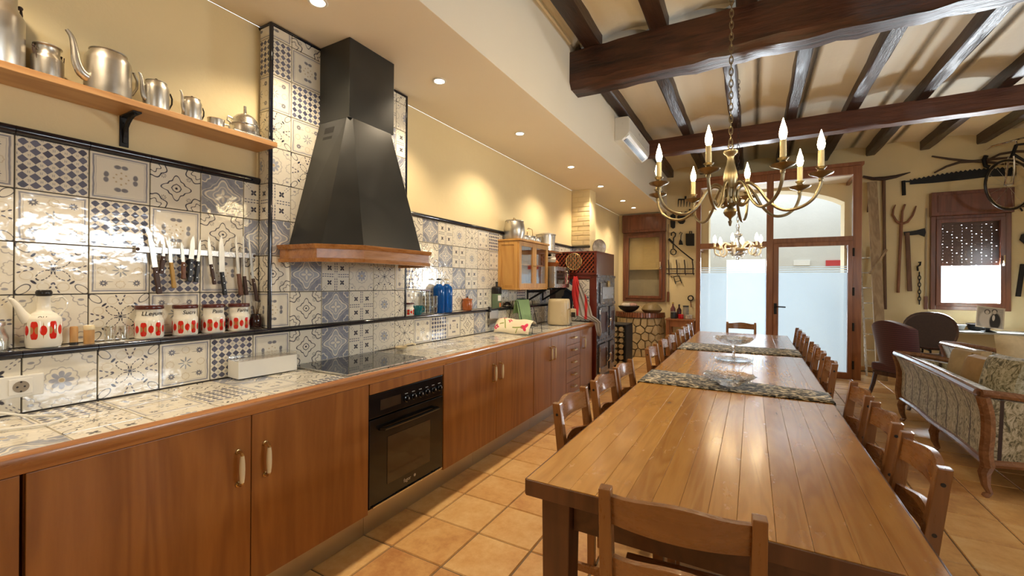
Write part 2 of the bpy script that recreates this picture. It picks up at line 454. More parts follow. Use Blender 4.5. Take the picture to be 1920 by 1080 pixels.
M['beam2_x'] = beam_mat('red_brown_beam', (0.06,0.020,0.011), (0.16,0.058,0.030), 'x')
M['joist'] = beam_mat('dark_joist', (0.014,0.008,0.006), (0.07,0.032,0.020), 'y')
M['brown_frame'] = wood('brown_window_wood', (0.10,0.030,0.014), (0.20,0.066,0.030), 'z', rough=0.35, coat=0.3)
M['door_wood'] = wood('door_frame_wood', (0.20,0.070,0.026), (0.34,0.135,0.055), 'z', rough=0.4, coat=0.2)
M['pane'] = clear_glass('window_pane')
M['old_pane'] = clear_glass('dull_old_pane', refl=0.01, rough=0.12, edge=0.08)
M['black_iron'] = plain('black_wrought_iron', (0.012,0.011,0.011), 0.55, var=0.4, metal=0.3)
M['rust_iron'] = plain('old_rusty_iron', (0.055,0.028,0.018), 0.6, var=0.5)
M['white_plastic'] = plain('white_plastic', (0.80,0.79,0.74), 0.3, var=0.04)
M['chrome'] = metal_mat('chrome', (0.85,0.83,0.80), 0.12, 0.05)
M['steel'] = metal_mat('brushed_steel', (0.72,0.70,0.66), 0.28)
M['alu'] = metal_mat('old_aluminium', (0.66,0.63,0.57), 0.34, 0.22)
def frosted():
    g = G('frosted_film'); n = g.noise(g.coord(), 2, 2)
    tl = g.node('ShaderNodeBsdfTranslucent'); g.put(tl.inputs[0], g.mix(n, (0.66,0.74,0.79), (0.72,0.80,0.84)))
    df = g.node('ShaderNodeBsdfDiffuse'); df.inputs[0].default_value = (0.62,0.68,0.70,1)
    rf = g.node('ShaderNodeBsdfRefraction'); rf.inputs['IOR'].default_value = 1.0; rf.inputs['Roughness'].default_value = 0.22; rf.inputs[0].default_value = (0.92,0.96,1,1)
    tr = g.node('ShaderNodeBsdfTransparent'); tr.inputs[0].default_value = (0.9,0.95,1,1)
    m1 = g.node('ShaderNodeMixShader'); m1.inputs[0].default_value = 0.18
    m2 = g.node('ShaderNodeMixShader'); m2.inputs[0].default_value = 0.30
    g.nt.links.new(tl.outputs[0], m1.inputs[1]); g.nt.links.new(df.outputs[0], m1.inputs[2])
    g.nt.links.new(m1.outputs[0], m2.inputs[1]); g.nt.links.new(tr.outputs[0], m2.inputs[2]); g.shader_out(m2.outputs[0]); return g.mat
M['frost'] = frosted()

# ------------------------------------------------------------------ dimensions
YB, YF, XR = -2.5, 8.95, 7.2          # back wall, far wall, right wall
SOF_Z, SOF_X = 2.825, 0.955           # dropped ceiling over the kitchen
CEIL_Z = 3.72
TW, TH = 0.2095, 0.203                # backsplash tile
XC = 0.11                             # face of the chimney breast and of the lower backsplash
LEDGE_Z, TOP_Z = 1.120, 1.932
CTZ = 0.888                           # worktop surface

# ------------------------------------------------------------------ floor
floor = struct(box('floor', -0.2, XR, YB, 12.9, -0.12, -0.006, M['floor_grout'], bevel=0), 'terracotta tiled floor with dark joints')
FT = 0.325
def floor_tile_mesh(w, h):
    b = MB(); a, c = w/2 - 0.003, h/2 - 0.003; i = 0.004
    return b.hexa([(-a,-c,-0.008),(a,-c,-0.008),(a,c,-0.008),(-a,c,-0.008)], [(-a+i,-c+i,0),(a-i,-c+i,0),(a-i,c-i,0),(-a+i,c-i,0)])
fmesh = floor_tile_mesh(FT, FT).mesh('floor_tile'); cand = []
for i in range(-3, 20):
    for j in range(-14, 22):
        x, y = 0.808 + (i + 0.5)*FT, 1.99 + (j + 0.5)*FT
        if not (0.4 < x < XR - 0.1 and YB + 0.1 < y < YF - 0.1): continue
        p = project((x, y, 0)); seen = bool(p and -60 < p[0] < 1980 and p[1] < 1150 and not (1.95 < x < 2.75 and 1.3 < y < 6.4)
                                            and not (x > 3.9 and 3.9 < y < 6.0))
        cand.append((0 if seen else 1, p[2] if p else 99, x, y))
cand.sort(); rest = MB()
for k, (s, d, x, y) in enumerate(cand):
    dz = random.uniform(-0.0012, 0.0012); rz = random.uniform(-0.004, 0.004)
    if k < 290 and s == 0:
        link('floor_tile', fmesh, M['floor_tile'], floor, Matrix.Translation((x, y, dz)) @ Matrix.Rotation(rz + random.choice((0, PI/2, PI)), 4, 'Z'))
    else:
        t = floor_tile_mesh(FT, FT); rest.add([(a + x, b + y, c + dz) for a, b, c in t.v], t.f)
tag(rest.build('floor_tiles_remaining', M['floor_tile'], floor), kind='stuff')

# ------------------------------------------------------------------ walls
def wall_with_openings(name, axis, pos0, pos1, a0, a1, z0, z1, holes, mat):
    """slab between pos0..pos1 along its normal, a0..a1 along its length, with rectangular holes (a0,a1,z0,z1)"""
    b = MB()
    xs = sorted({a0, a1} | {h[0] for h in holes} | {h[1] for h in holes}); zs = sorted({z0, z1} | {h[2] for h in holes} | {h[3] for h in holes})
    for i in range(len(xs)-1):
        for j in range(len(zs)-1):
            cx, cz = (xs[i]+xs[i+1])/2, (zs[j]+zs[j+1])/2
            if any(h[0] < cx < h[1] and h[2] < cz < h[3] for h in holes): continue
            if axis == 'y': b.box(xs[i], xs[i+1], pos0, pos1, zs[j], zs[j+1])
            else: b.box(pos0, pos1, xs[i], xs[i+1], zs[j], zs[j+1])
    return b.build(name, mat)
wall_k = struct(box('wall_kitchen', -0.2, 0, YB, YF, 0, SOF_Z, M['wall'], bevel=0), 'cream yellow kitchen wall above patterned tiles')
WL = (0.106, 0.942, 1.042, 2.80); WR = (4.836, 5.698, 1.030, 2.815)
AX0, AX1 = 1.72, 3.78
wall_f = struct(wall_with_openings('wall_far', 'y', YF, YF+0.35, -0.2, XR, 0, CEIL_Z, [WL, WR, (AX0, AX1, 0, 3.08)], M['wall']), 'cream rough plaster wall hung with old farm tools')
# arch head inside the doorway opening of the far wall
b = MB(); n = 16; pts = []
for i in range(n+1):
    t = i/n; pts.append((AX0 + (AX1-AX0)*t, 2.78 + 0.28*math.sin(PI*t)**0.8))
for i in range(n):
    (xa, za), (xb, zb) = pts[i], pts[i+1]
    b.hexa([(xa,YF,za),(xb,YF,zb),(xb,YF+0.35,zb),(xa,YF+0.35,za)], [(xa,YF,3.08),(xb,YF,3.08),(xb,YF+0.35,3.08),(xa,YF+0.35,3.08)])
struct(b.build('wall_arch', M['wall']), 'shallow plaster arch behind the glass entrance partition')
struct(wall_with_openings('wall_right', 'x', XR, XR+0.2, YB, YF, 0, CEIL_Z, [(2.05, 3.95, 1.80, 2.30)], M['wall']), 'cream wall with high terrace window opening')
struct(wall_with_openings('wall_back', 'y', YB-0.2, YB, -0.2, XR, 0, CEIL_Z, [(3.9, 5.9, 1.05, 2.35)], M['wall']), 'cream wall with added window opening')  # unseen wall; its opening is added to let the rear fill in
struct(box('baseboard_far', 3.86, XR, YF-0.012, YF, 0, 0.075, M['floor_tile'], bevel=0.002), 'low tiled skirting below the tool wall')
# entry hall beyond the arch
struct(wall_with_openings('wall_entry', 'y', 12.2, 12.4, 0.6, 4.8, 0, 3.6, [(1.88, 2.71, 0, 2.02)], M['entry_block']), 'grey rendered entry hall wall with open street door')
struct(box('wall_entry_side', 0.4, 0.6, YF+0.35, 12.4, 0, 3.6, M['entry_block'], bevel=0), 'grey rendered side of entry hall')
struct(box('wall_entry_end', 4.8, 5.0, YF+0.35, 12.4, 0, 3.6, M['entry_block'], bevel=0), 'grey rendered end of entry hall')
struct(box('ceiling_entry', 0.4, 5.0, YF+0.35, 10.0, 3.6, 3.7, M['entry_block'], bevel=0), 'grey entry hall ceiling')
# ------------------------------------------------------------------ ceilings
struct(box('ceiling_soffit', 0, SOF_X, YB, YF, SOF_Z, CEIL_Z, M['soffit'], bevel=0.004), 'dropped cream ceiling box over the kitchen run')
struct(box('trim_1', SOF_X, SOF_X+0.022, YB, 3.735, 3.60, 3.625, M['soffit'], bevel=0.006), 'thin plaster moulding along the dropped ceiling')
NEARX = [1.17, 1.75, 2.40, 3.02, 3.64, 4.26, 4.88, 5.50, 6.12, 6.74]
FARX = [1.02, 1.62, 2.24, 2.86, 3.49, 4.11, 4.77, 5.40, 6.02, 6.64]
ceil = MB()
def vaults(xs, y0, y1):
    ed = [SOF_X] + xs + [XR]
    for a, c in zip(ed[:-1], ed[1:]):
        n = 10; P_ = []
        for i in range(n+1):
            t = i/n; P_.append((a + (c-a)*t, 3.615 + 0.055*math.sin(PI*t)**0.75))
        for (xa, za), (xb, zb) in zip(P_[:-1], P_[1:]):
            ceil.hexa([(xa,y0,za),(xb,y0,zb),(xb,y1,zb),(xa,y1,za)], [(xa,y0,3.85),(xb,y0,3.85),(xb,y1,3.85),(xa,y1,3.85)])
vaults(NEARX, YB, 3.86); vaults(FARX, 3.86, YF)
struct(ceil.build('ceiling', M['vault'], smooth=30), 'cream vaulted ceiling between dark joists')
def rough_beam(name, x0, x1, y0, y1, z0, z1, axis, mat, cham=0.04, amp=0.010, seg=0.12, label=None):
    L0, L1 = (x0, x1) if axis == 'x' else (y0, y1); n = max(2, int((L1-L0)/seg)); b = MB(); rings = []
    A0, A1 = (y0, y1) if axis == 'x' else (x0, x1)
    for i in range(n+1):
        t = L0 + (L1-L0)*i/n; j = lambda: random.uniform(-amp, amp)
        sec = [(A0+cham+j(), z0+j()), (A1-cham+j(), z0+j()), (A1+j(), z0+cham+j()), (A1+j(), z1), (A0+j(), z1), (A0+j(), z0+cham+j())]
        rings.append([(t, a, z) if axis == 'x' else (a, t, z) for a, z in sec])
    vs = [p for R in rings for p in R]; fs = []
    for i in range(n):
        for k in range(6): fs.append((i*6+k, i*6+(k+1) % 6, (i+1)*6+(k+1) % 6, (i+1)*6+k))
    fs += [tuple(range(6)), tuple(n*6+5-k for k in range(6))]
    b.add(vs, fs); o = b.build(name, mat, smooth=35)
    return struct(o, label)
rough_beam('ceiling_beam', SOF_X-0.02, XR, 3.735, 4.02, 3.195, 3.53, 'x', M['beam_x'], 0.05, 0.011, label='massive rough-hewn dark beam carrying the joists')
rough_beam('ceiling_beam', SOF_X-0.02, XR, 6.52, 6.72, 3.285, 3.505, 'x', M['beam2_x'], 0.02, 0.006, label='slimmer red-brown beam nearer the entrance wall')
for i, x in enumerate(NEARX): rough_beam('ceiling_joist', x-0.075, x+0.075, YB, 3.80, 3.53, 3.69, 'y', M['joist'], 0.012, 0.007, 0.3, 'dark joist on the kitchen side of the massive beam')
for i, x in enumerate(FARX): rough_beam('ceiling_joist', x-0.06, x+0.06, 3.95, YF-0.01, 3.50, 3.68, 'y', M['joist'], 0.012, 0.007, 0.3, 'dark joist running from the massive beam to the tool wall')
# ------------------------------------------------------------------ patterned tiles
_tm = {}
def tile_mesh(w, h, u0, u1, v0, v1, pat):
    key = (round(w,4), round(h,4), round(u0,3), round(u1,3), round(v0,3), round(v1,3), pat)
    if key not in _tm:
        b = MB(); g = 0.0016; i = 0.0012; t = 0.006
        vs = [(g,g,0),(w-g,g,0),(w-g,h-g,0),(g,h-g,0),(g+i,g+i,t),(w-g-i,g+i,t),(w-g-i,h-g-i,t),(g+i,h-g-i,t)]
        U = [(u0,v0),(u1,v0),(u1,v1),(u0,v1)]
        b.add(vs, [(4,5,6,7),(0,1,5,4),(1,2,6,5),(2,3,7,6),(3,0,4,7)], [U, [U[0],U[1],U[1],U[0]], [U[1],U[2],U[2],U[1]], [U[2],U[3],U[3],U[2]], [U[3],U[0],U[0],U[3]]])
        me = bpy.data.meshes.new('wall_tile'); me.from_pydata(b.v, [], b.f)
        L = me.uv_layers.new(name='UVMap'); k = 0
        for f, u in zip(b.f, b.uv):
            for q in range(4): L.data[k].uv = u[q]; k += 1
        me.materials.append(SEQ[pat]); _tm[key] = me
    return _tm[key]
M_WALL = Matrix(((0,0,1,0),(1,0,0,0),(0,1,0,0),(0,0,0,1)))      # local x->y, y->z, normal x
M_SIDE = Matrix(((1,0,0,0),(0,0,-1,0),(0,1,0,0),(0,0,0,1)))     # local x->x, y->z, normal -y
M_TOP = Matrix(((0,-1,0,0),(1,0,0,0),(0,0,1,0),(0,0,0,1)))      # local x->y, y->-x, normal z
def tile_grid(parent, R, org, a0, a1, b0, b1, A, Bo, w, h, pat):
    """tiles over a0..a1 x b0..b1 in the plane R at org; the grid passes through A, Bo; cut tiles at the edges"""
    i0, i1 = math.floor((a0-A)/w + 1e-6), math.ceil((a1-A)/w - 1e-6); j0, j1 = math.floor((b0-Bo)/h + 1e-6), math.ceil((b1-Bo)/h - 1e-6)
    for i in range(i0, i1):
        for j in range(j0, j1):
            xa, xb = max(a0, A+i*w), min(a1, A+(i+1)*w); ya, yb = max(b0, Bo+j*h), min(b1, Bo+(j+1)*h)
            if xb-xa < 0.012 or yb-ya < 0.012: continue
            u0, u1 = (xa-A-i*w)/w, (xb-A-i*w)/w; v0, v1 = (ya-Bo-j*h)/h, (yb-Bo-j*h)/h
            me = tile_mesh(xb-xa, yb-ya, u0, u1, v0, v1, pat(i, j) % 8)
            tilt = Matrix.Rotation(random.uniform(-0.004,0.004), 4, 'X') @ Matrix.Rotation(random.uniform(-0.004,0.004), 4, 'Y')
            link('tile', me, None, parent, Matrix.Translation(org) @ R @ Matrix.Translation((xa, ya, random.uniform(-0.0008, 0.0008))) @ tilt)
GA = 0.709                                             # a vertical joint of the backsplash grid
YC0, YC1, YE = 1.424, 2.50, 6.25                       # chimney breast, brick pillar
pat_up = lambda i, j: (i + 1) + (j - 3)       # row j=3 is the top row above the ledge
Z_UP = LEDGE_Z + 0.002
UH = (TOP_Z - Z_UP) / 4
back = struct(box('trim_backsplash', -0.01, 0.004, -0.7, YE, LEDGE_Z-0.02, TOP_Z, M['grout'], bevel=0), 'patterned blue and cream tile backsplash above the ledge')
tile_grid(back, M_WALL, (0.004, 0, 0), -0.7, YC0, Z_UP, TOP_Z, GA, Z_UP, TW, UH, pat_up)
tile_grid(back, M_WALL, (0.004, 0, 0), YC1, YE, Z_UP, TOP_Z, GA, Z_UP, TW, UH, pat_up)
low = struct(box('trim_lower_backsplash', 0.0, XC-0.006, -0.7, 5.42, CTZ-0.10, LEDGE_Z-0.006, M['grout'], bevel=0), 'lower row of patterned tiles with narrow ledge')
tile_grid(low, M_WALL, (XC-0.006, 0, 0), -0.7, 5.42, CTZ+0.004, LEDGE_Z-0.024, GA, CTZ+0.004, TW, LEDGE_Z-0.028-CTZ, lambda i, j: i - 2)
for a, c in ((-0.7, YC0), (YC1, 5.42)):
    tile_grid(low, M_TOP, (0, 0, LEDGE_Z-0.006), a, c, -(XC-0.008), -0.005, GA, -(XC-0.008), TW, TW, lambda i, j: i + 2)
def nosing(parent, y0, y1, x, z0, z1, depth=0.022, L=TW):
    """black bullnose pieces along y"""
    y = GA - math.ceil((GA - y0)/L)*L
    while y < y1 - 0.01:
        a, c = max(y, y0), min(y+L, y1)
        if c - a > 0.01:
            b = MB(); h = z1 - z0; prof = [(x-0.006, z0), (x+depth*0.55, z0), (x+depth*0.9, z0+h*0.25), (x+depth, z0+h*0.55), (x+depth*0.8, z0+h*0.88), (x+depth*0.35, z1), (x-0.006, z1)]
            b.prism([(p, q) for p, q in prof], a+0.001, c-0.001, lambda p, q, t: (p, t, q))
            b.build('black_edge_tile', M['black_tile'], parent, smooth=50)
        y += L
nosing(low, -0.7, 5.42, XC-0.004, LEDGE_Z-0.026, LEDGE_Z+0.001, 0.018)
nosing(back, -0.7, YC0, 0.0, TOP_Z, TOP_Z+0.036, 0.024); nosing(back, YC1, YE, 0.0, TOP_Z, TOP_Z+0.036, 0.024)
# chimney breast behind the hood
breast = struct(box('wall_chimney_breast', 0, XC-0.006, YC0+0.006, YC1, LEDGE_Z, SOF_Z, M['grout'], bevel=0), 'tiled chimney breast behind the black hood')
tile_grid(breast, M_WALL, (XC-0.006, 0, 0), YC0+0.012, YC1-0.012, LEDGE_Z+0.002, SOF_Z-0.015, GA, Z_UP, TW, UH, pat_up)
tile_grid(breast, M_SIDE, (0, YC0+0.006, 0), 0.008, XC-0.010, LEDGE_Z+0.002, SOF_Z-0.015, -0.10, Z_UP, TW, UH, lambda i, j: 4 + (j - 3))
for y in (YC0+0.004, YC1-0.004):
    for k in range(8):
        z0 = LEDGE_Z + k*UH*1.05; MB().cyl((XC-0.003, y, z0+0.001), (XC-0.003, y, min(z0+UH*1.05, SOF_Z)-0.001), 0.011, n=10).build('black_edge_tile', M['black_tile'], breast, smooth=True)
for k in range(5):
    y0 = YC0 + k*0.215; MB().cyl((XC-0.003, y0+0.001, SOF_Z-0.009), (XC-0.003, min(y0+0.214, YC1), SOF_Z-0.009), 0.010, n=10).build('black_edge_tile', M['black_tile'], breast, smooth=True)
MB().cyl((0, YC0+0.004, SOF_Z-0.009), (XC, YC0+0.004, SOF_Z-0.009), 0.010, n=10).build('black_edge_tile', M['black_tile'], breast, smooth=True)
# brick pillar, painted over
pil = struct(box('wall_brick_pillar', 0, 0.294, YE+0.006, 6.53, 0, SOF_Z, M['wall'], bevel=0.003), 'painted brick pillar beside the iron stove')
z = TOP_Z + 0.05; row = 0
while z < SOF_Z - 0.02:
    h = min(0.066, SOF_Z - 0.004 - z); x = 0.002; off = (0.10 if row % 2 else 0.19)
    while x < 0.292:
        e = min(x + off, 0.296); d = random.uniform(0.003, 0.009)
        if e - x > 0.02: MB().box(x+0.003, e-0.003, YE+0.006-d, YE+0.01, z, z+h-0.007).build('brick', M['wall'], pil, bevel=0.003)
        x = e; off = 0.20
    z += 0.073; row += 1
box('black_edge_tile', 0.0, 0.302, YE-0.012, YE+0.004, TOP_Z, TOP_Z+0.036, M['black_tile'], pil, 0.006)
tile_grid(pil, M_SIDE, (0, YE+0.006, 0), 0.004, 0.294, 1.45, TOP_Z, 0, Z_UP, TW, UH, lambda i, j: i + j)

# ------------------------------------------------------------------ windows
def window(name, o, label, shutter_to, shutter_mat, lower_mat, slots):
    x0, x1, z0, z1 = o; y = YF
    r = struct(thing(name, label, None, (0, 0, 0))); r['kind'] = 'structure'
    W = M['brown_frame']; zb = z1 - 0.36
    bx = MB().box(x0-0.01, x1+0.01, y-0.10, y+0.1, zb, z1).build('shutter_box', W, r, bevel=0.008)
    MB().box(x0+0.06, x1-0.06, y-0.106, y-0.09, zb+0.05, z1-0.05).build('shutter_box_panel', W, bx, bevel=0.005)
    for a, c in ((x0, x0+0.06), (x1-0.06, x1)): MB().box(a, c, y-0.05, y+0.08, z0, zb).build('frame', W, r, bevel=0.006)
    for a, c in ((z0, z0+0.06), (zb-0.05, zb)): MB().box(x0+0.06, x1-0.06, y-0.05, y+0.08, a, c).build('frame', W, r, bevel=0.006)
    s = MB(); sx0, sx1, sz0, sz1 = x0+0.06, x1-0.06, z0+0.06, zb-0.05
    for a, c, d, e in ((sx0, sx0+0.055, sz0, sz1), (sx1-0.055, sx1, sz0, sz1), (sx0+0.055, sx1-0.055, sz0, sz0+0.055), (sx0+0.055, sx1-0.055, sz1-0.055, sz1)):
        s.box(a, c, y-0.065, y-0.01, d, e)
    sash = s.build('sash', W, r, bevel=0.005)
    MB().box(sx0+0.05, sx1-0.05, y-0.04, y-0.034, sz0+0.05, sz1-0.05).build('pane', M['old_pane' if slots else 'pane'], sash)
    z = sz1; k = 0
    while z > shutter_to:
        b = MB(); lo = z - 0.047
        prof = [(y+0.045, lo), (y+0.058, lo+0.012), (y+0.058, lo+0.034), (y+0.045, z-0.001)] if not slots else None
        if slots:                                                    # slats with rows of light slits: bars between two rails
            b.box(sx0, sx1, y+0.045, y+0.057, lo+0.007, z-0.0005); n = 14
            for q in range(n):
                xa = sx0 + (sx1-sx0)*q/n; b.box(xa, xa + (sx1-sx0)/n*(0.72 if (k*7+q*3) % 5 == 2 else 0.94 if q % 2 else 1.0), y+0.047, y+0.055, lo-0.001, lo+0.008)
        else:
            b.prism([(p, q) for p, q in prof] + [(y+0.062, z-0.001), (y+0.062, lo)][0:0], sx0, sx1, lambda p, q, t: (t, p, q))
        b.build('shutter_slat', shutter_mat, r); z -= 0.047; k += 1
    if lower_mat: MB().box(x0, x1, y+0.20, y+0.22, z0, zb).build('outer_screen', lower_mat, r)
    h = MB(); hx = sx1-0.028
    h.tube([(hx, y-0.065, (sz0+sz1)/2-0.02), (hx, y-0.10, (sz0+sz1)/2-0.02), (hx, y-0.105, (sz0+sz1)/2+0.09)], 0.009, 8)
    h.box(hx-0.013, hx+0.013, y-0.072, y-0.062, (sz0+sz1)/2-0.06, (sz0+sz1)/2+0.02)
    h.build('window_handle', M['chrome'], sash, smooth=True)
    side = x1 + 0.05 if name == 'window_1' else x0 - 0.045
    MB().box(side-0.009, side+0.009, y-0.016, y-0.012, z0+0.2, z1-0.22).build('blind_strap', M['strap'], r)
    MB().box(side-0.02, side+0.02, y-0.03, y, z0-0.0, z0+0.2).build('strap_winder', W, r, bevel=0.004)
    return r
M['strap'] = plain('woven_strap', (0.40,0.33,0.22), 0.9)
M['tan_shutter'] = plain('tan_shutter', (0.50,0.37,0.15), 0.5)
M['tan_screen'] = plain('olive_screen', (0.40,0.35,0.23), 0.7)
M['brown_shutter'] = plain('brown_shutter', (0.10,0.05,0.032), 0.5)
window('window_1', WL, 'brown wooden window with tan roller blind beside hanging kitchen irons', 1.69, M['tan_shutter'], M['tan_screen'], False)
window('window_2', WR, 'brown wooden window with half lowered slatted shutter among farm tools', 1.725, M['brown_shutter'], None, True)

# ------------------------------------------------------------------ glass entrance partition
Y0 = 8.0
part = struct(thing('door_1', 'wood framed glass entrance partition with frosted panes', None)); part['kind'] = 'structure'
D = M['door_wood']
def fr(n, x0, x1, z0, z1, d0=-0.035, d1=0.045, par=None): return MB().box(x0, x1, Y0+d0, Y0+d1, z0, z1).build(n, D, par or part, bevel=0.005)
fr('post', 1.600, 1.672, 0, 3.15); fr('post', 2.640, 2.735, 0, 3.15); fr('post', 3.735, 3.838, 0, 3.15)
fr('head_rail', 1.672, 2.640, 3.03, 3.15); fr('head_rail', 2.735, 3.735, 3.03, 3.15)
fr('cornice', 1.58, 3.86, 3.15, 3.20, -0.06, 0.06)
fr('transom', 1.672, 2.640, 1.99, 2.085); fr('transom', 2.735, 3.735, 2.045, 2.12); fr('sill_rail', 1.672, 2.640, 0, 0.10)
leaf = MB()
for a, c, d, e in ((2.735, 2.805, 0.01, 2.045), (3.675, 3.735, 0.01, 2.045), (2.805, 3.675, 0.01, 0.10), (2.805, 3.675, 1.985, 2.045)): leaf.box(a, c, Y0-0.05, Y0+0.02, d, e)
leaf = leaf.build('door_leaf', D, part, bevel=0.005)
def pane(x0, x1, z0, z1, par):
    zf = 1.585
    if z1 > 2.2: MB().box(x0, x1, Y0-0.006, Y0+0.002, z0, z1).build('pane', M['old_pane'], par); return
    MB().box(x0, x1, Y0-0.006, Y0+0.002, z0, z1).build('pane', M['old_pane'], par)
    f = MB().box(x0, x1, Y0+0.004, Y0+0.0055, z0, zf)
    for za, zc in ((zf+0.012, zf+0.03), (zf+0.048, zf+0.062), (zf+0.082, zf+0.092)): f.box(x0, x1, Y0+0.004, Y0+0.0055, za, zc)
    f.build('frosted_film', M['frost'], par)
pane(1.672, 2.640, 0.10, 1.99, part); pane(2.805, 3.675, 0.10, 1.985, leaf); pane(1.672, 2.640, 2.085, 3.03, part); pane(2.735, 3.735, 2.12, 3.03, part)
h = MB(); h.box(2.745, 2.785, Y0-0.058, Y0-0.05, 0.93, 1.10); h.tube([(2.765, Y0-0.05, 1.05), (2.765, Y0-0.10, 1.05), (2.78, Y0-0.105, 1.05), (2.90, Y0-0.10, 1.045)], 0.010, 8)
h.build('lever_handle', M['black_iron'], leaf, smooth=True)
MB().lathe([(0.012,0),(0.017,0.001),(0.017,0.006),(0.0,0.008)], 14, (2.765, Y0-0.05, 0.945), Matrix.Rotation(PI/2, 3, 'X')).build('key_rosette', M['chrome'], leaf, smooth=True)
for z in (0.22, 0.78, 1.30, 1.88): MB().cyl((3.742, Y0-0.05, z-0.06), (3.742, Y0-0.05, z+0.06), 0.013, n=10).build('hinge', M['black_iron'], part, smooth=True)
for x in (1.615, 3.822):                                              # glazed returns of the vestibule
    for za, zc in ((0, 0.10), (2.0, 2.09), (3.05, 3.15)): MB().box(x-0.022, x+0.022, Y0+0.045, YF, za, zc).build('side_rail', D, part)
    MB().box(x-0.003, x+0.003, Y0+0.045, YF, 0.10, 3.05).build('side_pane', M['old_pane'], part)
MB().box(1.60, 3.84, Y0+0.045, YF, 3.10, 3.15).build('vestibule_ceiling', M['soffit'], part)
# what hangs in the entry hall behind the glass
tag(box('white_notice_board', 3.30, 3.62, 12.17, 12.199, 1.86, 1.98, M['white_plastic']), 'small white notice on grey entry hall wall', 'notice')
M['red_plastic'] = plain('red_plastic', (0.50,0.015,0.02), 0.35, var=0.08)
tag(box('red_notice_board', 3.92, 4.32, 12.17, 12.199, 1.84, 1.97, M['red_plastic']), 'small red notice on grey entry hall wall', 'notice')

# ------------------------------------------------------------------ recessed downlights
M['bulb_lamp'] = emitter('lit_lamp_face', (1.0,0.86,0.62), 22.0)
DL = [-0.75, 0.25, 1.435, 2.418, 3.633, 4.964, 6.15, 7.382, 8.146]  # first two are out of view, added for the light they give
near_what = {0.25: 'added out of view above the aluminium pots', -0.75: 'added out of view past the shelf, second before the socket end', -1.7: 'added out of view over the empty wall end', 6.15: 'in front of the painted brick pillar', 1.435: 'above the patterned chimney breast', 2.418: 'beside the hood duct', 3.633: 'above the blue bottles', 4.964: 'above the microwave', 7.382: 'above the stone hearth', 8.146: 'next to the brown window'}
for y in DL:
    t = thing('recessed_downlight', 'small lit recessed downlight ' + near_what.get(y, 'over the worktop behind the viewer'), 'light', (0.492, y, SOF_Z-0.004))
    MB().lathe([(0.034,0.003),(0.048,0.003),(0.050,-0.001),(0.046,-0.004),(0.036,-0.003),(0.034,0.003)], 24, caps=False).build('trim_ring', M['white_plastic'], t, smooth=True)
    MB().lathe([(0.0,-0.001),(0.034,-0.001)], 20, caps=False).build('lamp_face', M['bulb_lamp'], t)
    d = bpy.data.lights.new('downlight_lamp', 'SPOT'); d.energy = 24; d.color = WARM; d.spot_size = math.radians(125); d.spot_blend = 0.7; d.shadow_soft_size = 0.04
    l = bpy.data.objects.new('downlight_lamp', d); COL.objects.link(l); l.parent = t; l.location = (0, 0, -0.03)
# ------------------------------------------------------------------ base cabinets, worktop, oven
M['cab'] = wood('cherry_cabinet_wood', (0.21,0.070,0.013), (0.43,0.172,0.038), 'z', 0.9, rough=0.34, coat=0.25, contrast=0.75, bump=0.03)
M['edge'] = wood('oak_edge_wood', (0.26,0.095,0.028), (0.46,0.20,0.065), 'y', 1.4, rough=0.3, coat=0.4)
M['ivory'] = plain('ivory_porcelain', (0.78,0.66,0.42), 0.18, var=0.06)
M['brass'] = metal_mat('aged_brass', (0.62,0.44,0.20), 0.28)
XD = 0.625                                                   # back of the doors; faces at 0.645
def pull(parent, y, z, vert=True, L=0.155):
    p = Vector((0.645, y, z)); ax = Vector((0,0,1)) if vert else Vector((0,1,0)); out = Vector((1,0,0))
    h = MB(); e = ax*(L/2 - 0.012)
    h.tube([p-e, p-e+out*0.004, p-e+out*0.005, p-e+out*0.020, p-e*0.9+out*0.030, p+e*0.9+out*0.030, p+e+out*0.020, p+e+out*0.005, p+e+out*0.004, p+e],
           [0.011, 0.011, 0.007, 0.006, 0.006, 0.006, 0.006, 0.007, 0.011, 0.011], 8)
    ho = h.build('handle', M['brass'], parent, smooth=True)
    g = MB(); a = p + out*0.030; n = 7
    g.tube([a + ax*(L/2-0.024)*(2*i/(n-1)-1) for i in range(n)], [0.0075, 0.0095, 0.0105, 0.011, 0.0105, 0.0095, 0.0075], 10)
    g.build('grip', M['ivory'], ho, smooth=True)
def cabinet(label, y0, y1, doors=(), drawers=0, hand=None):
    t = thing('base_cabinet', label, 'cabinet', (0, 0, 0), 0, 'base cabinets under the tiled worktop')
    z0, z1 = 0.125, 0.828
    MB().box(0.02, XD-0.003, y0+0.001, y1-0.001, z0, z1).build('body', M['cab'], t)
    if drawers:
        h = (z1-z0)/drawers
        for k in range(drawers):
            d = MB().box(XD, 0.645, y0+0.002, y1-0.002, z0+k*h+0.002, z0+(k+1)*h-0.002).build('drawer', M['cab'], t, bevel=0.002)
            pull(d, (y0+y1)/2, z0+(k+0.55)*h, False, 0.14)
    for (a, c, hy) in doors:
        d = MB().box(XD, 0.645, a+0.002, c-0.002, z0, z1).build('door', M['cab'], t, bevel=0.002)
        if hy is not None: pull(d, hy, 0.63 if c < 1.7 else 0.665)
    return t
cabinet('cherry wood base cabinet at the socket end of the worktop', -0.7, 0.385, [(-0.16, 0.385, -0.11), (-0.7, -0.16, None)])
cabinet('cherry wood double cabinet between the socket end and the oven', 0.393, 1.652, [(0.393, 1.028, 0.975), (1.028, 1.652, 1.085)])
cabinet('cherry wood double cabinet beside the oven', 2.296, 3.656, [(2.296, 2.977, 2.925), (2.977, 3.656, 3.03)])
cabinet('narrower cherry wood double cabinet next to the drawers', 3.660, 4.473, [(3.660, 4.0675, 4.025), (4.0675, 4.473, 4.11)])
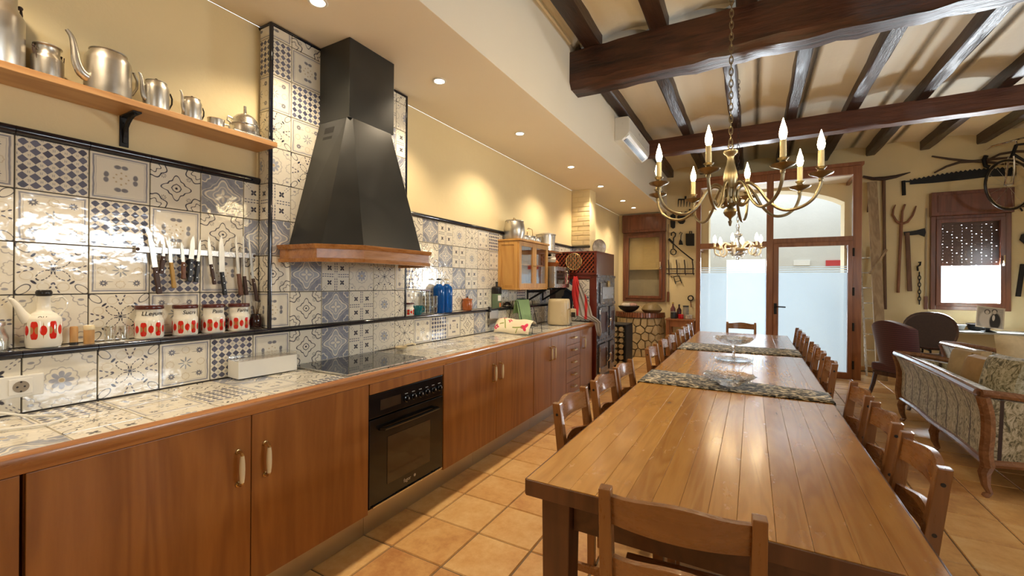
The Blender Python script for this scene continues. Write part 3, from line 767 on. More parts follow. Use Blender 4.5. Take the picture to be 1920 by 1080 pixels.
cabinet('cherry wood drawer unit with five drawers', 4.477, 4.915, drawers=5)
cabinet('single door cherry wood cabinet under the hanging towel', 4.919, 5.36, [(4.919, 5.36, 5.02)])
M['plinth'] = metal_mat('aluminium_plinth', (0.62,0.57,0.48), 0.38, 0.12)
for k, (a, c) in enumerate(((-0.7, 1.652), (1.654, 2.70), (2.702, 3.655), (3.657, 5.36))):
    struct(box('baseboard_kitchen', 0.592, 0.607, a, c, 0, 0.122, M['plinth'], bevel=0.001), 'brushed metal plinth strip under the base cabinets')
# oven column
t = thing('built_in_oven', 'black built in oven with glass door under the hob', 'oven', (0, 1.975, 0))
Mk = plain('oven_black_enamel', (0.006,0.006,0.007), 0.16, var=0.3, spec=0.6)
def gl():
    g = G('oven_glass'); n = g.noise(g.coord(), 3, 2); g.set(color=g.mix(n, (0.035,0.022,0.012), (0.055,0.036,0.022)), rough=0.05, spec=0.7); return g.mat
Mo = gl()
hw = 0.318
MB().box(0.05, 0.60, -hw+0.01, hw-0.01, 0.13, 0.76).build('oven_box', Mk, t)
MB().box(0.60, 0.640, -hw+0.002, hw-0.002, 0.635, 0.765).build('control_panel', Mk, t, bevel=0.003)
MB().box(0.6405, 0.6425, -hw+0.08, -hw+0.24, 0.668, 0.725).build('clock_display', Mo, t)
for k in range(6):
    y = -0.03 + k*0.062; kn = MB().lathe([(0.019,0),(0.020,0.006),(0.015,0.008),(0.014,0.022),(0.0,0.023)], 18, (0.640, y, 0.685), Matrix.Rotation(PI/2, 3, 'Y')).build('knob', Mk, t, smooth=True)
    MB().box(0.655, 0.664, y-0.0012, y+0.0012, 0.686, 0.698).build('pointer', M['white_plastic'], kn)
    MB().box(0.6401, 0.6408, y-0.012, y+0.012, 0.716, 0.7185).build('mark', M['white_plastic'], kn)
d = MB().box(0.602, 0.643, -hw+0.002, hw-0.002, 0.150, 0.628).build('oven_door', Mk, t, bevel=0.003)
MB().box(0.6435, 0.6455, -0.185, 0.185, 0.235, 0.505).build('window', Mo, d, bevel=0.001)
MB().tube([(0.645, -0.24, 0.565), (0.672, -0.235, 0.568), (0.676, 0, 0.568), (0.672, 0.235, 0.568), (0.645, 0.24, 0.565)], 0.010, 8).build('door_bar', Mk, d, smooth=True)
MB().box(0.648, 0.655, -hw+0.02, hw-0.02, 0.148, 0.156).build('steel_lip', M['steel'], d)
M['badge'] = plain('pale_badge_print', (0.55,0.52,0.46), 0.4)
lm = text_mesh('fagor', 0.030); link('brand_print', lm, M['badge'], d, Matrix.Translation((0.6434, -0.02, 0.20)) @ M_WALL)
MB().lathe([(0.009,0),(0.009,0.001),(0.0,0.001)], 14, (0.6432, 0.045, 0.201), Matrix.Rotation(PI/2, 3, 'Y')).build('brand_mark', M['badge'], d)
MB().box(0.605, 0.645, -hw+0.002, hw-0.002, 0.770, 0.828).build('filler_panel', M['cab'], t, bevel=0.002)
# worktop with patterned tiles and oak edge
wt = thing('worktop', 'long worktop of patterned tiles with rounded oak edge', 'worktop', (0, 0, 0))
MB().box(XC, 0.625, -0.7, 5.375, 0.830, CTZ-0.006).build('substrate', M['grout'], wt)
HB = (0.135, 0.600, 1.545, 2.165)
tile_grid(wt, M_TOP, (0, 0, CTZ-0.006), -0.7, 5.375, -0.630, -XC-0.002, GA, -XC-0.002-3*TW, TW, TW, lambda i, j: i + 2*j + 5)
for a, c in ((-0.7, 2.3), (2.3, 5.375)):
    b = MB(); prof = [(0.628,0.832),(0.652,0.832),(0.656,0.842),(0.662,0.850),(0.670,0.862),(0.672,0.874),(0.668,0.886),(0.658,0.891),(0.632,0.891),(0.628,0.888)]
    b.prism(prof, a, c-0.001, lambda p, q, s: (p, s, q)); b.build('oak_edge', M['edge'], wt, smooth=35)
# hob
def hobm():
    g = G('hob_glass'); n = g.noise(g.coord(), 120, 2); g.set(color=g.mix(n.gt(0.62,0.05), (0.010,0.009,0.009), (0.05,0.045,0.04)), rough=0.06, spec=0.8); return g.mat
t = thing('ceramic_hob', 'black glass ceramic hob set in the tiled worktop', 'hob', (0.3675, 1.855, CTZ+0.0035))
MB().box(-0.235, 0.235, -0.31, 0.31, 0.001, 0.006).build('glass_plate', hobm(), t, bevel=0.002)
b = MB()
for a, c, e, f_ in ((-0.238,0.238,-0.314,-0.309), (-0.238,0.238,0.309,0.314), (-0.238,-0.234,-0.31,0.31), (0.234,0.238,-0.31,0.31)): b.box(a, c, e, f_, 0.0, 0.0075)
b.build('steel_rim', M['steel'], t)
M['ring'] = plain('hob_ring_print', (0.10,0.095,0.09), 0.3)
for x, y, r in ((-0.10,-0.15,0.09), (0.11,-0.15,0.075), (-0.10,0.15,0.075), (0.11,0.15,0.10)):
    MB().lathe([(r,0.0062),(r+0.0015,0.0064),(r+0.003,0.0062)], 40, (x, y, 0), caps=False).build('zone_ring', M['ring'], t)
# ------------------------------------------------------------------ hood
def hood_m():
    g = G('hood_black_metal'); n = g.noise(g.coord(), 6, 4, 0.6)
    g.set(color=(0.012,0.013,0.012), rough=g.m('MULTIPLY_ADD', n, 0.22, 0.26), spec=0.65); return g.mat
Mh = hood_m()
M['hood_wood'] = wood('hood_oak_band', (0.30,0.11,0.030), (0.52,0.24,0.075), 'y', 1.3, rough=0.28, coat=0.5)
t = thing('range_hood', 'black tapered range hood with oak band at its base', 'range hood', (0, 1.86, 1.49))
HY = 1.86
X1 = XC + 0.002
def loop(pts, z): return [(x, y-HY, z-1.49) for x, y in pts]
base_o = [(X1, 1.475), (0.405, 1.497), (0.565, 1.69), (0.565, 2.24), (0.405, 2.43), (X1, 2.45)]
base_i = [(X1, 1.535), (0.385, 1.550), (0.525, 1.715), (0.525, 2.20), (0.385, 2.37), (X1, 2.385)]
DX, DY0, DY1, DZ = 0.377, 1.733, 2.092, 2.355
b = MB(); A = loop(base_i, 1.585); Bt = loop([(X1,DY0),(DX-0.022,DY0),(DX,DY0+0.026),(DX,DY1-0.026),(DX-0.022,DY1),(X1,DY1)], DZ)
fs = [(i, i+1, 7+i, 6+i) for i in range(5)]
b.add(A + Bt, fs); can = b.build('canopy', Mh, t)
so = can.modifiers.new('thickness', 'SOLIDIFY'); so.thickness = 0.004; so.offset = -1
MB().box(X1, DX, DY0-HY, DY1-HY, DZ-1.49, SOF_Z-1.49-0.001).build('duct', Mh, t, bevel=0.003)
for k in range(2):
    zc = 2.295 - 0.060*k; u = (DZ - zc)/(DZ - 1.585); yc = DY0 - (DY0 - 1.545)*u
    MB().box(0.18, 0.262, -0.0015, 0.004, -0.020, 0.020).build('vent_slot', M['black_iron'], can).matrix_local = Matrix.Translation((0, yc-HY, zc-1.49)) @ Matrix.Rotation(math.atan2(DY0-1.545, DZ-1.585)*-1, 4, 'X')
def band(z0, z1, grow0, grow1, name, mat):
    """mitred ring following the base outline"""
    P = [Vector((x, y-HY)) for x, y in base_o]; b = MB(); c = Vector((X1, 0))
    off = []
    for i, p in enumerate(P):
        if i in (0, 5): n = Vector((0, -1 if i == 0 else 1))
        else:
            e1 = (P[i]-P[i-1]).normalized(); e2 = (P[i+1]-P[i]).normalized(); n = (Vector((e1.y,-e1.x)) + Vector((e2.y,-e2.x))); n = n / max(0.4, n.length_squared/2)
        off.append(n)
    q = lambda g, z: [(p.x + n.x*g if 0 < i < 5 else p.x, p.y + n.y*g, z-1.49) for i, (p, n) in enumerate(zip(P, off))]
    inn = lambda z: q(-0.035, z)
    vs = q(grow0, z0) + q(grow1, z1) + inn(z1) + inn(z0); fs = []
    for i in range(5):
        for a, c2 in ((0,6),(6,12),(12,18),(18,0)): fs.append((a+i, a+i+1, c2+i+1, c2+i))
    fs += [(0,6,12,18), (23,17,11,5)]
    b.add(vs, fs); return b.build(name, mat, t, bevel=0.002)
band(1.492, 1.512, 0.0, 0.004, 'oak_band', M['hood_wood']); band(1.512, 1.565, -0.006, -0.006, 'oak_band', M['hood_wood']); band(1.563, 1.588, 0.004, 0.016, 'oak_cornice', M['hood_wood'])
b = MB(); b.add(loop(base_i, 1.520), [(5,4,3,2,1,0)]); ft = b.build('filter', M['steel'], t); ft.modifiers.new('thickness', 'SOLIDIFY').thickness = 0.006
# ------------------------------------------------------------------ wall shelf and the pots on it
SZ = 2.138
M['shelf'] = wood('oak_shelf_board', (0.40,0.19,0.065), (0.60,0.34,0.14), 'y', 1.2, rough=0.4)
t = thing('wall_shelf', 'long oak wall shelf on black bracket carrying aluminium pots', 'shelf', (0, 0, 2.112))
MB().box(0.0, 0.19, -0.7, 1.415, 0.0, 0.026).build('board', M['shelf'], t, bevel=0.002)
for y in (-0.25, 0.825):
    b = MB(); b.box(0.0, 0.006, y-0.016, y+0.016, -0.135, 0.0); b.box(0.0, 0.135, y-0.016, y+0.016, -0.007, -0.0005)
    n = 7; P = [(0.010+0.105*math.sin(PI/2*i/n)**1.0*1.0 if False else 0.115*(1-math.cos(PI/2*i/n)), -0.118+0.112*math.sin(PI/2*i/n)) for i in range(n+1)]
    for (xa, za), (xb, zb) in zip(P[:-1], P[1:]): b.bar((xa+0.004, y, za), (xb+0.004, y, zb), 0.012, 0.016)
    for z in (-0.03, -0.11): b.lathe([(0.005,0),(0.004,0.003),(0,0.003)], 8, (0.006, y, z), Matrix.Rotation(PI/2, 3, 'Y'))
    b.build('bracket', M['black_iron'], t, bevel=0.001)
AL = M['alu']
M['black_knob'] = plain('black_knob', (0.012,0.010,0.010), 0.3)
def ring_handle(b, c, r, tr, axis='z'): pass
def coffee_pot(label, y, r, h, tip_dy, tip_z, knob, x=0.115):
    t = thing('coffee_pot', label, 'coffee pot', (x, y, SZ), 0.18, 'aluminium coffee pots on the shelf')
    k = r
    MB().lathe([(k*0.96,0),(k,0.004),(k,h*0.70),(k*0.97,h*0.78),(k*0.80,h*0.90),(k*0.76,h*0.93)], 36).build('body', AL, t, smooth=35)
    ld = MB().lathe([(k*0.80,h*0.925),(k*0.82,h*0.94),(k*0.74,h*0.955),(k*0.4,h*0.985),(0,h*0.99)], 32).build('lid', AL, t, smooth=35)
    if knob: MB().sphere((0,0,h*1.02), r*0.14, 12, 8).build('knob', M['black_knob'], ld, smooth=True)
    else: MB().lathe([(r*0.14,h*0.985),(r*0.17,h*1.01),(r*0.10,h*1.03),(0,h*1.035)], 14).build('knob', AL, ld, smooth=True)
    k1, k2 = abs(tip_dy)/0.130, tip_z/0.208
    ct = curve_pts([(0,-0.050*k1,0.050*k2),(0,-0.086*k1,0.062*k2),(0,-0.104*k1,0.100*k2),(0,-0.110*k1,0.150*k2),(0,-0.118*k1,0.190*k2),(0,-0.134*k1,0.210*k2)], 4)
    MB().tube(ct, [r*(0.27 - 0.19*i/(len(ct)-1)) for i in range(len(ct))], 12).build('spout', AL, t, smooth=True)
    MB().tube([(0, r*0.93, h*0.72), (0, r*1.22, h*0.74), (0, r*1.40, h*0.60), (0, r*1.38, h*0.42), (0, r*1.15, h*0.24), (0, r*0.95, h*0.20)], [r*0.10]*6, 8, flat=0.6).build('handle', M['black_knob'] if knob else AL, t, smooth=True)
    return t
coffee_pot('largest aluminium coffee pot with long swan spout', 0.735, 0.074, 0.195, -0.130, 0.208, False)
coffee_pot('medium aluminium coffee pot with black knob and handle', 0.899, 0.047, 0.140, -0.066, 0.146, True)
coffee_pot('smallest aluminium coffee pot with short spout', 1.040, 0.040, 0.118, -0.052, 0.130, True)
def milk_can(label, y, r, h, lid, x=0.085):
    t = thing('milk_can', label, 'milk can', (x, y, SZ), 0.4, 'aluminium milk cans on the shelf')
    MB().lathe([(r*0.97,0),(r,0.006),(r,h*0.60),(r*0.98,h*0.64),(r*0.80,h*0.73),(r*0.76,h*0.77),(r*0.76,h*0.92),(r*0.84,h*0.965),(r*0.87,h*0.97),(r*0.84,h*0.955),(r*0.70,h*0.90)], 36).build('body', AL, t, smooth=35)
    for s in (-1, 1):
        c = MB(); c.tube([(0, s*r*0.76, h*0.80), (0, s*r*1.02, h*0.86), (0, s*r*1.04, h*0.78), (0, s*r*0.95, h*0.66)], r*0.06, 8); c.sphere((0, s*r*1.0, h*0.86), r*0.10, 8, 6)
        c.build('lug', M['rust_iron'], t, smooth=True)
    if lid:
        l = MB().lathe([(r*0.80,h*0.955),(r*0.90,h*0.965),(r*0.90,h*0.985),(r*0.82,h*1.0),(0,h*1.005)], 30).build('lid', AL, t, smooth=35)
        MB().tube([(0,-r*0.35,h*1.0),(0,-r*0.33,h*1.06),(0,r*0.33,h*1.06),(0,r*0.35,h*1.0)], r*0.05, 8).build('lid_handle', AL, l, smooth=True)
        n = 12; MB().tube([(r*0.25, r*1.05*math.cos(PI*i/n), h*0.84 - h*0.72*math.sin(PI*i/n)) for i in range(n+1)], r*0.035, 6).build('bail', M['rust_iron'], t, smooth=True)
    return t
milk_can('tall aluminium milk can without lid on the shelf', 0.425, 0.083, 0.30, False)
milk_can('small lidded aluminium milk can with wire bail', 0.566, 0.045, 0.140, True)
t = thing('aluminium_cup', 'small aluminium cup with ring handle on the shelf', 'cup', (0.10, 1.152, SZ))
MB().lathe([(0.034,0),(0.036,0.003),(0.036,0.052),(0.038,0.054),(0.034,0.053),(0.033,0.006),(0,0.005)], 28).build('body', AL, t, smooth=35)
MB().tube([(0,0.035,0.042),(0,0.060,0.044),(0,0.064,0.030),(0,0.060,0.014),(0,0.035,0.014)], 0.004, 8).build('handle', AL, t, smooth=True)
t = thing('serving_tray', 'flat aluminium tray beside the tiled chimney breast', 'tray', (0.10, 1.295, SZ))
MB().box(-0.07, 0.075, -0.095, 0.10, 0, 0.012).build('dish', AL, t, bevel=0.004)
t = thing('domed_strainer', 'domed metal strainer with upright stem on the tray', 'strainer', (0.095, 1.295, SZ+0.0125))
MB().lathe([(0.060,0),(0.066,0.003),(0.068,0.045),(0.064,0.052),(0.070,0.054),(0.066,0.060),(0.058,0.085),(0.040,0.105),(0.016,0.118),(0.008,0.122),(0.007,0.16),(0,0.162)], 32).build('dome', M['steel'], t, smooth=35)
MB().tube([(0,-0.062,0.075),(0,-0.085,0.080),(0,-0.088,0.06),(0,-0.068,0.05)], 0.005, 8).build('handle', M['steel'], t, smooth=True)
MB().tube([(0,0.064,0.03),(0,0.082,0.03),(0,0.084,0.012)], 0.006, 8).build('black_grip', M['black_knob'], t, smooth=True)
# ------------------------------------------------------------------ knife rack and knives
KX = 0.012
def wp(zx, zy, x, s=4.5, o=(230, 400)): return onx(o[0]+zx/s, o[1]+zy/s, x)
rk = thing('magnetic_knife_rack', 'grey magnetic knife rack fixed to patterned tiles', 'knife rack', (KX, 1.13, 1.51))
MB().box(0, 0.016, 0.86-1.13, 1.395-1.13, 0.0, 0.030).build('bar', M['steel'], rk, bevel=0.002)
for y in (-0.262, 0.258): MB().lathe([(0.008,0),(0.006,0.004),(0,0.005)], 10, (0.016, y, 0.015), Matrix.Rotation(PI/2, 3, 'Y')).build('end_screw', M['rust_iron'], rk, smooth=True)
M['blade'] = metal_mat('knife_blade_steel', (0.62,0.57,0.47), 0.32, 0.15)
M['h_black'] = plain('black_knife_handle', (0.012,0.011,0.011), 0.35)
M['h_dark'] = plain('dark_brown_knife_handle', (0.050,0.022,0.014), 0.5)
M['h_brown'] = plain('brown_knife_handle', (0.14,0.058,0.030), 0.5)
M['h_yellow'] = plain('yellow_wood_knife_handle', (0.42,0.25,0.06), 0.5)
def knife(label, tip, jun, end, bw, hw, mat, rivets=2, curve=True):
    x = 0.031
    T, J, E_ = [wp(*p, x) for p in (tip, jun, end)]
    t = thing('kitchen_knife', label, 'knife', tuple(E_), 0, 'knives on the magnetic rack')
    o = Vector(E_); ax = (T - J); L = ax.length; ax.normalize(); sd = Vector((0, ax.z, -ax.y))
    if sd.y < 0: sd = -sd
    P = []
    N = 8
    for i in range(N+1):                                             # spine, then edge back down
        s = i/N; P.append(J + ax*L*s - sd*bw*0.5*(1 - (0.15*s if curve else 0)) + sd*(bw*0.42*max(0, s-0.8)/0.2 if curve else 0))
    for i in range(N, -1, -1):
        s = i/N; wdt = bw*0.5*(1 - max(0, (s-0.45)/0.55)**1.8*0.95)
        P.append(J + ax*L*s + sd*wdt)
    b = MB(); n = len(P); vs = [p - o + Vector((-0.0009,0,0)) for p in P] + [p - o + Vector((0.0009,0,0)) for p in P]
    b.add(vs, [tuple(range(n-1,-1,-1)), tuple(range(n,2*n))] + [(i,(i+1)%n,n+(i+1)%n,n+i) for i in range(n)])
    b.build('blade', M['blade'], t)
    h = MB(); ha = (E_ - J); HL = ha.length; ha.normalize(); hs = Vector((0, -ha.z, ha.y))
    if hs.y < 0: hs = -hs
    rings = [(0.0,0.9),(0.12,0.8),(0.4,1.0),(0.7,0.85),(0.9,1.1),(1.0,0.9)]; vs = []
    for s, k in rings:
        c = J + ha*HL*s - o
        for a, q in ((-1,-1),(1,-1),(1,1),(-1,1)): vs.append(c + hs*a*hw*0.5*k + Vector((q*0.008, 0, 0)))
    fs = [(0,1,2,3), tuple(len(vs)-1-i for i in range(4))]
    for i in range(len(rings)-1):
        for k in range(4): fs.append((i*4+k, i*4+(k+1)%4, i*4+4+(k+1)%4, i*4+4+k))
    h.add(vs, fs); hb = h.build('handle', mat, t, bevel=0.003)
    for k in range(rivets):
        c = J + ha*HL*(0.18 + 0.6*k/max(1, rivets-1)) - o
        MB().lathe([(0.0028,0),(0.0025,0.0012),(0,0.0015)], 8, c + Vector((0.008,0,0)), Matrix.Rotation(PI/2, 3, 'Y')).build('rivet', M['steel'], hb, smooth=True)
knife('long straight bread knife with dark brown handle at the rack end', (225,130), (275,455), (310,680), 0.021, 0.021, M['h_dark'], 2, False)
knife('short slanting knife with black handle next to the bread knife', (352,225), (345,362), (322,510), 0.012, 0.018, M['h_dark'])
knife('slim knife with yellow wooden handle', (390,195), (408,415), (435,630), 0.014, 0.016, M['h_yellow'], 0)
knife('small knife with reddish brown handle', (497,240), (512,410), (514,555), 0.014, 0.017, M['h_brown'], 1)
knife('broad pointed knife with black riveted handle', (598,185), (578,385), (562,575), 0.022, 0.020, M['h_black'], 3)
knife('narrow knife with black handle partly overlapped by its neighbour', (658,215), (637,405), (618,580), 0.013, 0.017, M['h_black'])
knife('short paring knife with slender black handle', (725,195), (745,430), (775,600), 0.017, 0.014, M['h_dark'])
knife('large chef knife with wide blade and black riveted handle', (833,180), (838,495), (864,690), 0.028, 0.019, M['h_black'], 3)
knife('medium knife with dull red brown handle after the chef knife', (953,180), (978,510), (1000,692), 0.014, 0.019, M['h_brown'], 0)
knife('long thin knife with very dark brown handle', (1018,195), (1026,530), (1045,690), 0.009, 0.017, M['h_dark'], 0, False)
knife('slender boning knife with dark handle closest to the chimney breast', (1060,160), (1100,550), (1135,740), 0.013, 0.016, M['h_dark'], 1)

# ------------------------------------------------------------------ red patterned storage set on the ledge
def retro(rep, z0, z1):
    g = G('white_glaze_red_retro_band_%d' % rep); u, v, _ = g.xyz(g.coord('UV'))
    c4 = (u*float(rep)).fract(); b = (v - (z0+z1)/2) / ((z1-z0)/2)
    a = abs(c4 - 0.28)
    pill = g.length(g.mx(a/0.215 - 0.45, 0.0)/0.55, g.mx(abs(b) - 0.45, 0.0)/0.55).lt(1, 0.06) * a.lt(0.215, 0.01)
    tan = g.length((a - 0.20)/0.17, b/0.42).lt(1, 0.06)
    d = abs(c4 - 0.77)
    ball = g.length(d/0.185, b/0.55).lt(1, 0.05); spike = (d/0.07 + abs(b)/0.95).lt(1, 0.1)
    red = (0.62,0.018,0.010); tn = (0.42,0.20,0.075)
    c = g.mix(g.noise(g.coord(), 12, 2), (0.80,0.77,0.67), (0.85,0.82,0.73))
    c = g.mix(spike, c, tn); c = g.mix(ball, c, red); c = g.mix(pill, c, red); c = g.mix(pill*tan, c, tn)
    g.set(color=c, rough=0.10, spec=0.6); return g.mat
M['glaze'] = plain('white_glaze', (0.82,0.79,0.70), 0.10, var=0.04, spec=0.6)
M['lid_brown'] = plain('dark_red_brown_lid', (0.085,0.018,0.014), 0.25)
M['print'] = plain('black_lettering', (0.015,0.012,0.010), 0.4)
def wrap_text(body, size, r, z, phi, parent, shear=0.2):
    me = text_mesh(body, size, shear)
    for v in me.vertices:
        a = phi + v.co.x / r; y = v.co.y
        v.co = ((r+0.0006)*math.cos(a), (r+0.0006)*math.sin(a), z + y)
    return link('lettering', me, M['print'], parent)
RT = retro(6, 0.10, 0.56)
def canister(label, word, y, r, h, x=0.055, name='storage_canister'):
    t = thing(name, label, 'canister', (x, y, LEDGE_Z+0.001), 0.0, 'red patterned storage canisters on the ledge')
    bh = h*0.88
    bd = MB().lathe([(r*0.90,0),(r*0.97,bh*0.02),(r,bh*0.06),(r,bh*0.60),(r*0.985,bh*0.66),(r*0.90,bh*0.72),(r*0.88,bh*0.80),(r*0.90,bh*0.98),(r*0.90,bh)], 40).build('body', RT, t, smooth=40)
    MB().lathe([(r*0.98,bh),(r*1.0,bh+0.003),(r*1.0,h-0.004),(r*0.96,h),(0,h)], 36).build('lid', M['lid_brown'], t, smooth=40)
    if word: wrap_text(word, h*0.17, r*0.895, bh*0.88 - h*0.02, -0.02, bd)
    return t
canister('white canister with red ovals lettered LLegums', 'LLegums', 0.902, 0.0525, 0.150)
canister('white canister with red ovals lettered Sucre', 'Sucre', 1.044, 0.0510, 0.147)
canister('white canister with red ovals lettered Pasta', 'Pasta', 1.169, 0.0500, 0.145)
canister('white canister with red ovals lettered Farina', 'Farina', 1.293, 0.0500, 0.144)
canister('low red patterned canister beside the teal mug', '', 2.585, 0.0480, 0.102, name='small_canister')
t = thing('oil_cruet', 'white oil cruet with spout and red oval band', 'cruet', (0.055, 0.568, LEDGE_Z+0.001))
MB().lathe([(0.040,0),(0.047,0.004),(0.0505,0.02),(0.0505,0.105),(0.047,0.118),(0.038,0.126)], 40).build('body', retro(6, 0.28, 0.82), t, smooth=40)
bd = MB().lathe([(0.038,0.126),(0.036,0.130),(0.030,0.134),(0.022,0.140),(0.019,0.150),(0.0185,0.196),(0.020,0.198),(0,0.199)], 32).build('neck', M['glaze'], t, smooth=40)
MB().tube([(0.0,-0.040,0.105), (0.0,-0.058,0.135), (0.0,-0.070,0.165), (0.0,-0.084,0.188), (0.0,-0.092,0.190)], [0.020,0.014,0.010,0.007,0.006], 10).build('spout', M['glaze'], t, smooth=True)
MB().tube([(0,0.040,0.118),(0,0.062,0.150),(0,0.064,0.178),(0,0.050,0.196),(0,0.030,0.190),(0,0.018,0.182)], 0.0042, 8).build('handle', M['glaze'], t, smooth=True)
MB().lathe([(0.021,0.199),(0.023,0.201),(0.024,0.214),(0.020,0.222),(0,0.223)], 12).build('stopper', M['black_knob'], t, smooth=40)
wrap_text('OLI', 0.016, 0.046, 0.1165, -0.35, t)
M['cork'] = wood('cork_wood', (0.36,0.18,0.06), (0.58,0.34,0.13), 'z', 2.0, rough=0.6)
t = thing('pepper_mill', 'small wooden shaker with black foot beside the cruet', 'shaker', (0.060, 0.6515, LEDGE_Z+0.001))
MB().lathe([(0.0135,0),(0.0135,0.010),(0.012,0.011)], 20).build('foot', M['black_knob'], t, smooth=40)
MB().lathe([(0.012,0.011),(0.0125,0.015),(0.0125,0.070),(0.010,0.074),(0,0.075)], 20).build('barrel', M['cork'], t, smooth=40)
t = thing('toothpick_jar', 'short wooden toothpick jar with cream lid', 'jar', (0.062, 0.6965, LEDGE_Z+0.001))
MB().lathe([(0.0165,0),(0.017,0.002),(0.017,0.056),(0.0165,0.057)], 22).build('body', M['cork'], t, smooth=40)
MB().lathe([(0.0175,0.057),(0.018,0.060),(0.018,0.073),(0.015,0.077),(0,0.077)], 22).build('lid', M['ivory'], t, smooth=40)
M['thin_glass'] = clear_glass('drinking_glass', (0.97,0.98,0.97), 0.25)
def tumbler(label, y, r, h, x=0.055, name='drinking_glass', mat='thin_glass'):
    t = thing(name, label, 'glass', (x, y, LEDGE_Z+0.001))
    MB().lathe([(r*0.80,0),(r*0.84,0.003),(r*0.95,h*0.5),(r,h),(r*0.95,h),(r*0.90,h*0.5),(r*0.76,0.010),(0,0.009)], 28).build('bowl', M[mat], t, smooth=40)
    MB().lathe([(r*0.985,h-0.002),(r*1.01,h),(r*0.96,h+0.0015)], 28, caps=False).build('rim', M[mat], t, smooth=True)
    return t
tumbler('clear tumbler next to the toothpick jar', 0.765, 0.020, 0.066); tumbler('clear tumbler beside the LLegums canister', 0.812, 0.019, 0.062)
t = thing('glass_jar', 'squat glass jar with steel lid at the worktop socket end', 'jar', (0.055, 0.432, LEDGE_Z+0.001))
MB().lathe([(0.040,0),(0.047,0.006),(0.047,0.050),(0.036,0.085),(0.036,0.092),(0.033,0.092),(0.033,0.085),(0.044,0.05),(0.042,0.008),(0,0.007)], 32).build('body', M['thin_glass'], t, smooth=40)
MB().lathe([(0.036,0.092),(0.038,0.094),(0.038,0.106),(0.034,0.109),(0,0.109)], 28).build('lid', M['steel'], t, smooth=40)
MB().lathe([(0.040,0.008),(0.043,0.048),(0.036,0.060),(0,0.060)], 24).build('contents', plain('pale_sugar', (0.78,0.74,0.66), 0.8), t, smooth=40)
t = thing('dark_jar', 'dark jar holding dried sprigs in the tiled corner', 'jar', (0.055, 1.384, LEDGE_Z+0.001))
MB().lathe([(0.028,0),(0.031,0.004),(0.032,0.055),(0.026,0.070),(0.025,0.080),(0.027,0.082),(0.022,0.082),(0.021,0.07),(0,0.068)], 26).build('body', plain('dark_red_glass', (0.02,0.006,0.005), 0.12), t, smooth=40)
M['twig'] = plain('dry_twig', (0.10,0.05,0.02), 0.9)
for k in range(9):
    a = k*2.4; q = 0.012; e = Vector((math.cos(a)*0.02, math.sin(a)*0.022, 0.135+0.02*math.sin(k*3)))
    MB().tube([(math.cos(a)*0.006, math.sin(a)*0.006, 0.06), (math.cos(a)*q, math.sin(a)*q, 0.10), e], [0.0016,0.0014,0.0007], 5).build('sprig', M['twig'], t)
# beyond the hood
t = thing('teal_mug', 'teal ceramic mug on the ledge', 'mug', (0.060, 2.688, LEDGE_Z+0.001))
MB().lathe([(0.030,0),(0.033,0.003),(0.043,0.030),(0.046,0.075),(0.043,0.075),(0.040,0.030),(0.028,0.008),(0,0.007)], 32).build('cup', plain('teal_glaze', (0.012,0.16,0.19), 0.15), t, smooth=40)
MB().tube([(0.012,0.040,0.062),(0.016,0.064,0.060),(0.017,0.070,0.042),(0.014,0.060,0.022),(0.010,0.038,0.020)], 0.005, 8).build('handle', plain('teal_glaze_handle', (0.012,0.16,0.19), 0.15), t, smooth=True)
M['blue_glass'] = None
def blue():
    g = G('cobalt_bottle_glass'); n = g.noise(g.coord(), 5, 2)
    g.set(color=g.mix(n, (0.008,0.10,0.46), (0.015,0.17,0.62)), rough=0.05, trans=0.45, ior=1.3, spec=0.6); return g.mat
M['blue_glass'] = blue()
t = tumbler('tall ribbed clear tumbler in front of the jug', 2.885, 0.034, 0.150, 0.072, 'tall_tumbler')
t = thing('water_jug', 'clear glass water jug behind the tall tumbler', 'jug', (0.050, 2.800, LEDGE_Z+0.001))
MB().lathe([(0.036,0),(0.042,0.004),(0.046,0.08),(0.038,0.16),(0.041,0.195),(0.038,0.195),(0.035,0.16),(0.043,0.08),(0.038,0.008),(0,0.007)], 32).build('body', M['thin_glass'], t, smooth=40)
MB().lathe([(0.039,0.195),(0.042,0.197),(0.042,0.204),(0,0.206)], 28).build('lid', plain('violet_lid', (0.42,0.38,0.55), 0.3), t, smooth=40)
def blue_bottle(label, y, cap):
    t = thing('blue_bottle', label, 'bottle', (0.055, y, LEDGE_Z+0.001), 0, 'blue glass bottles on the ledge')
    r = 0.050
    MB().lathe([(r*0.93,0),(r,0.006),(r,0.205),(r*0.92,0.225),(r*0.5,0.245),(0.020,0.252)], 36).build('body', M['blue_glass'], t, smooth=40)
    n_ = MB().lathe([(0.020,0.252),(0.019,0.256),(0.019,0.285),(0.021,0.287)], 22).build('neck', M['thin_glass'], t, smooth=40)
    MB().lathe([(0.022,0.285),(0.022,0.300),(0,0.301)], 22).build('cap', M[cap], t, smooth=40)
blue_bottle('cobalt blue bottle with black cap beside the tumbler', 2.972, 'black_knob'); blue_bottle('cobalt blue bottle with pale cap near the terracotta jar', 3.085, 'ivory')
M['terra'] = plain('glazed_terracotta', (0.42,0.115,0.028), 0.18, var=0.25)
t = thing('terracotta_jar', 'squat glazed terracotta jar with wavy rim', 'jar', (0.055, 3.402, LEDGE_Z+0.001))
b = MB(); prof = [(0.038,0),(0.046,0.006),(0.050,0.045),(0.046,0.085),(0.044,0.092),(0.050,0.104),(0.052,0.110)]; b.lathe(prof, 32); 
b.v = [(x*(1+0.05*math.sin(6*math.atan2(y, x))*(1 if z > 0.1 else 0)), y*(1+0.05*math.sin(6*math.atan2(y, x))*(1 if z > 0.1 else 0)), z) for x, y, z in b.v]
b.build('body', M['terra'], t, smooth=40); 
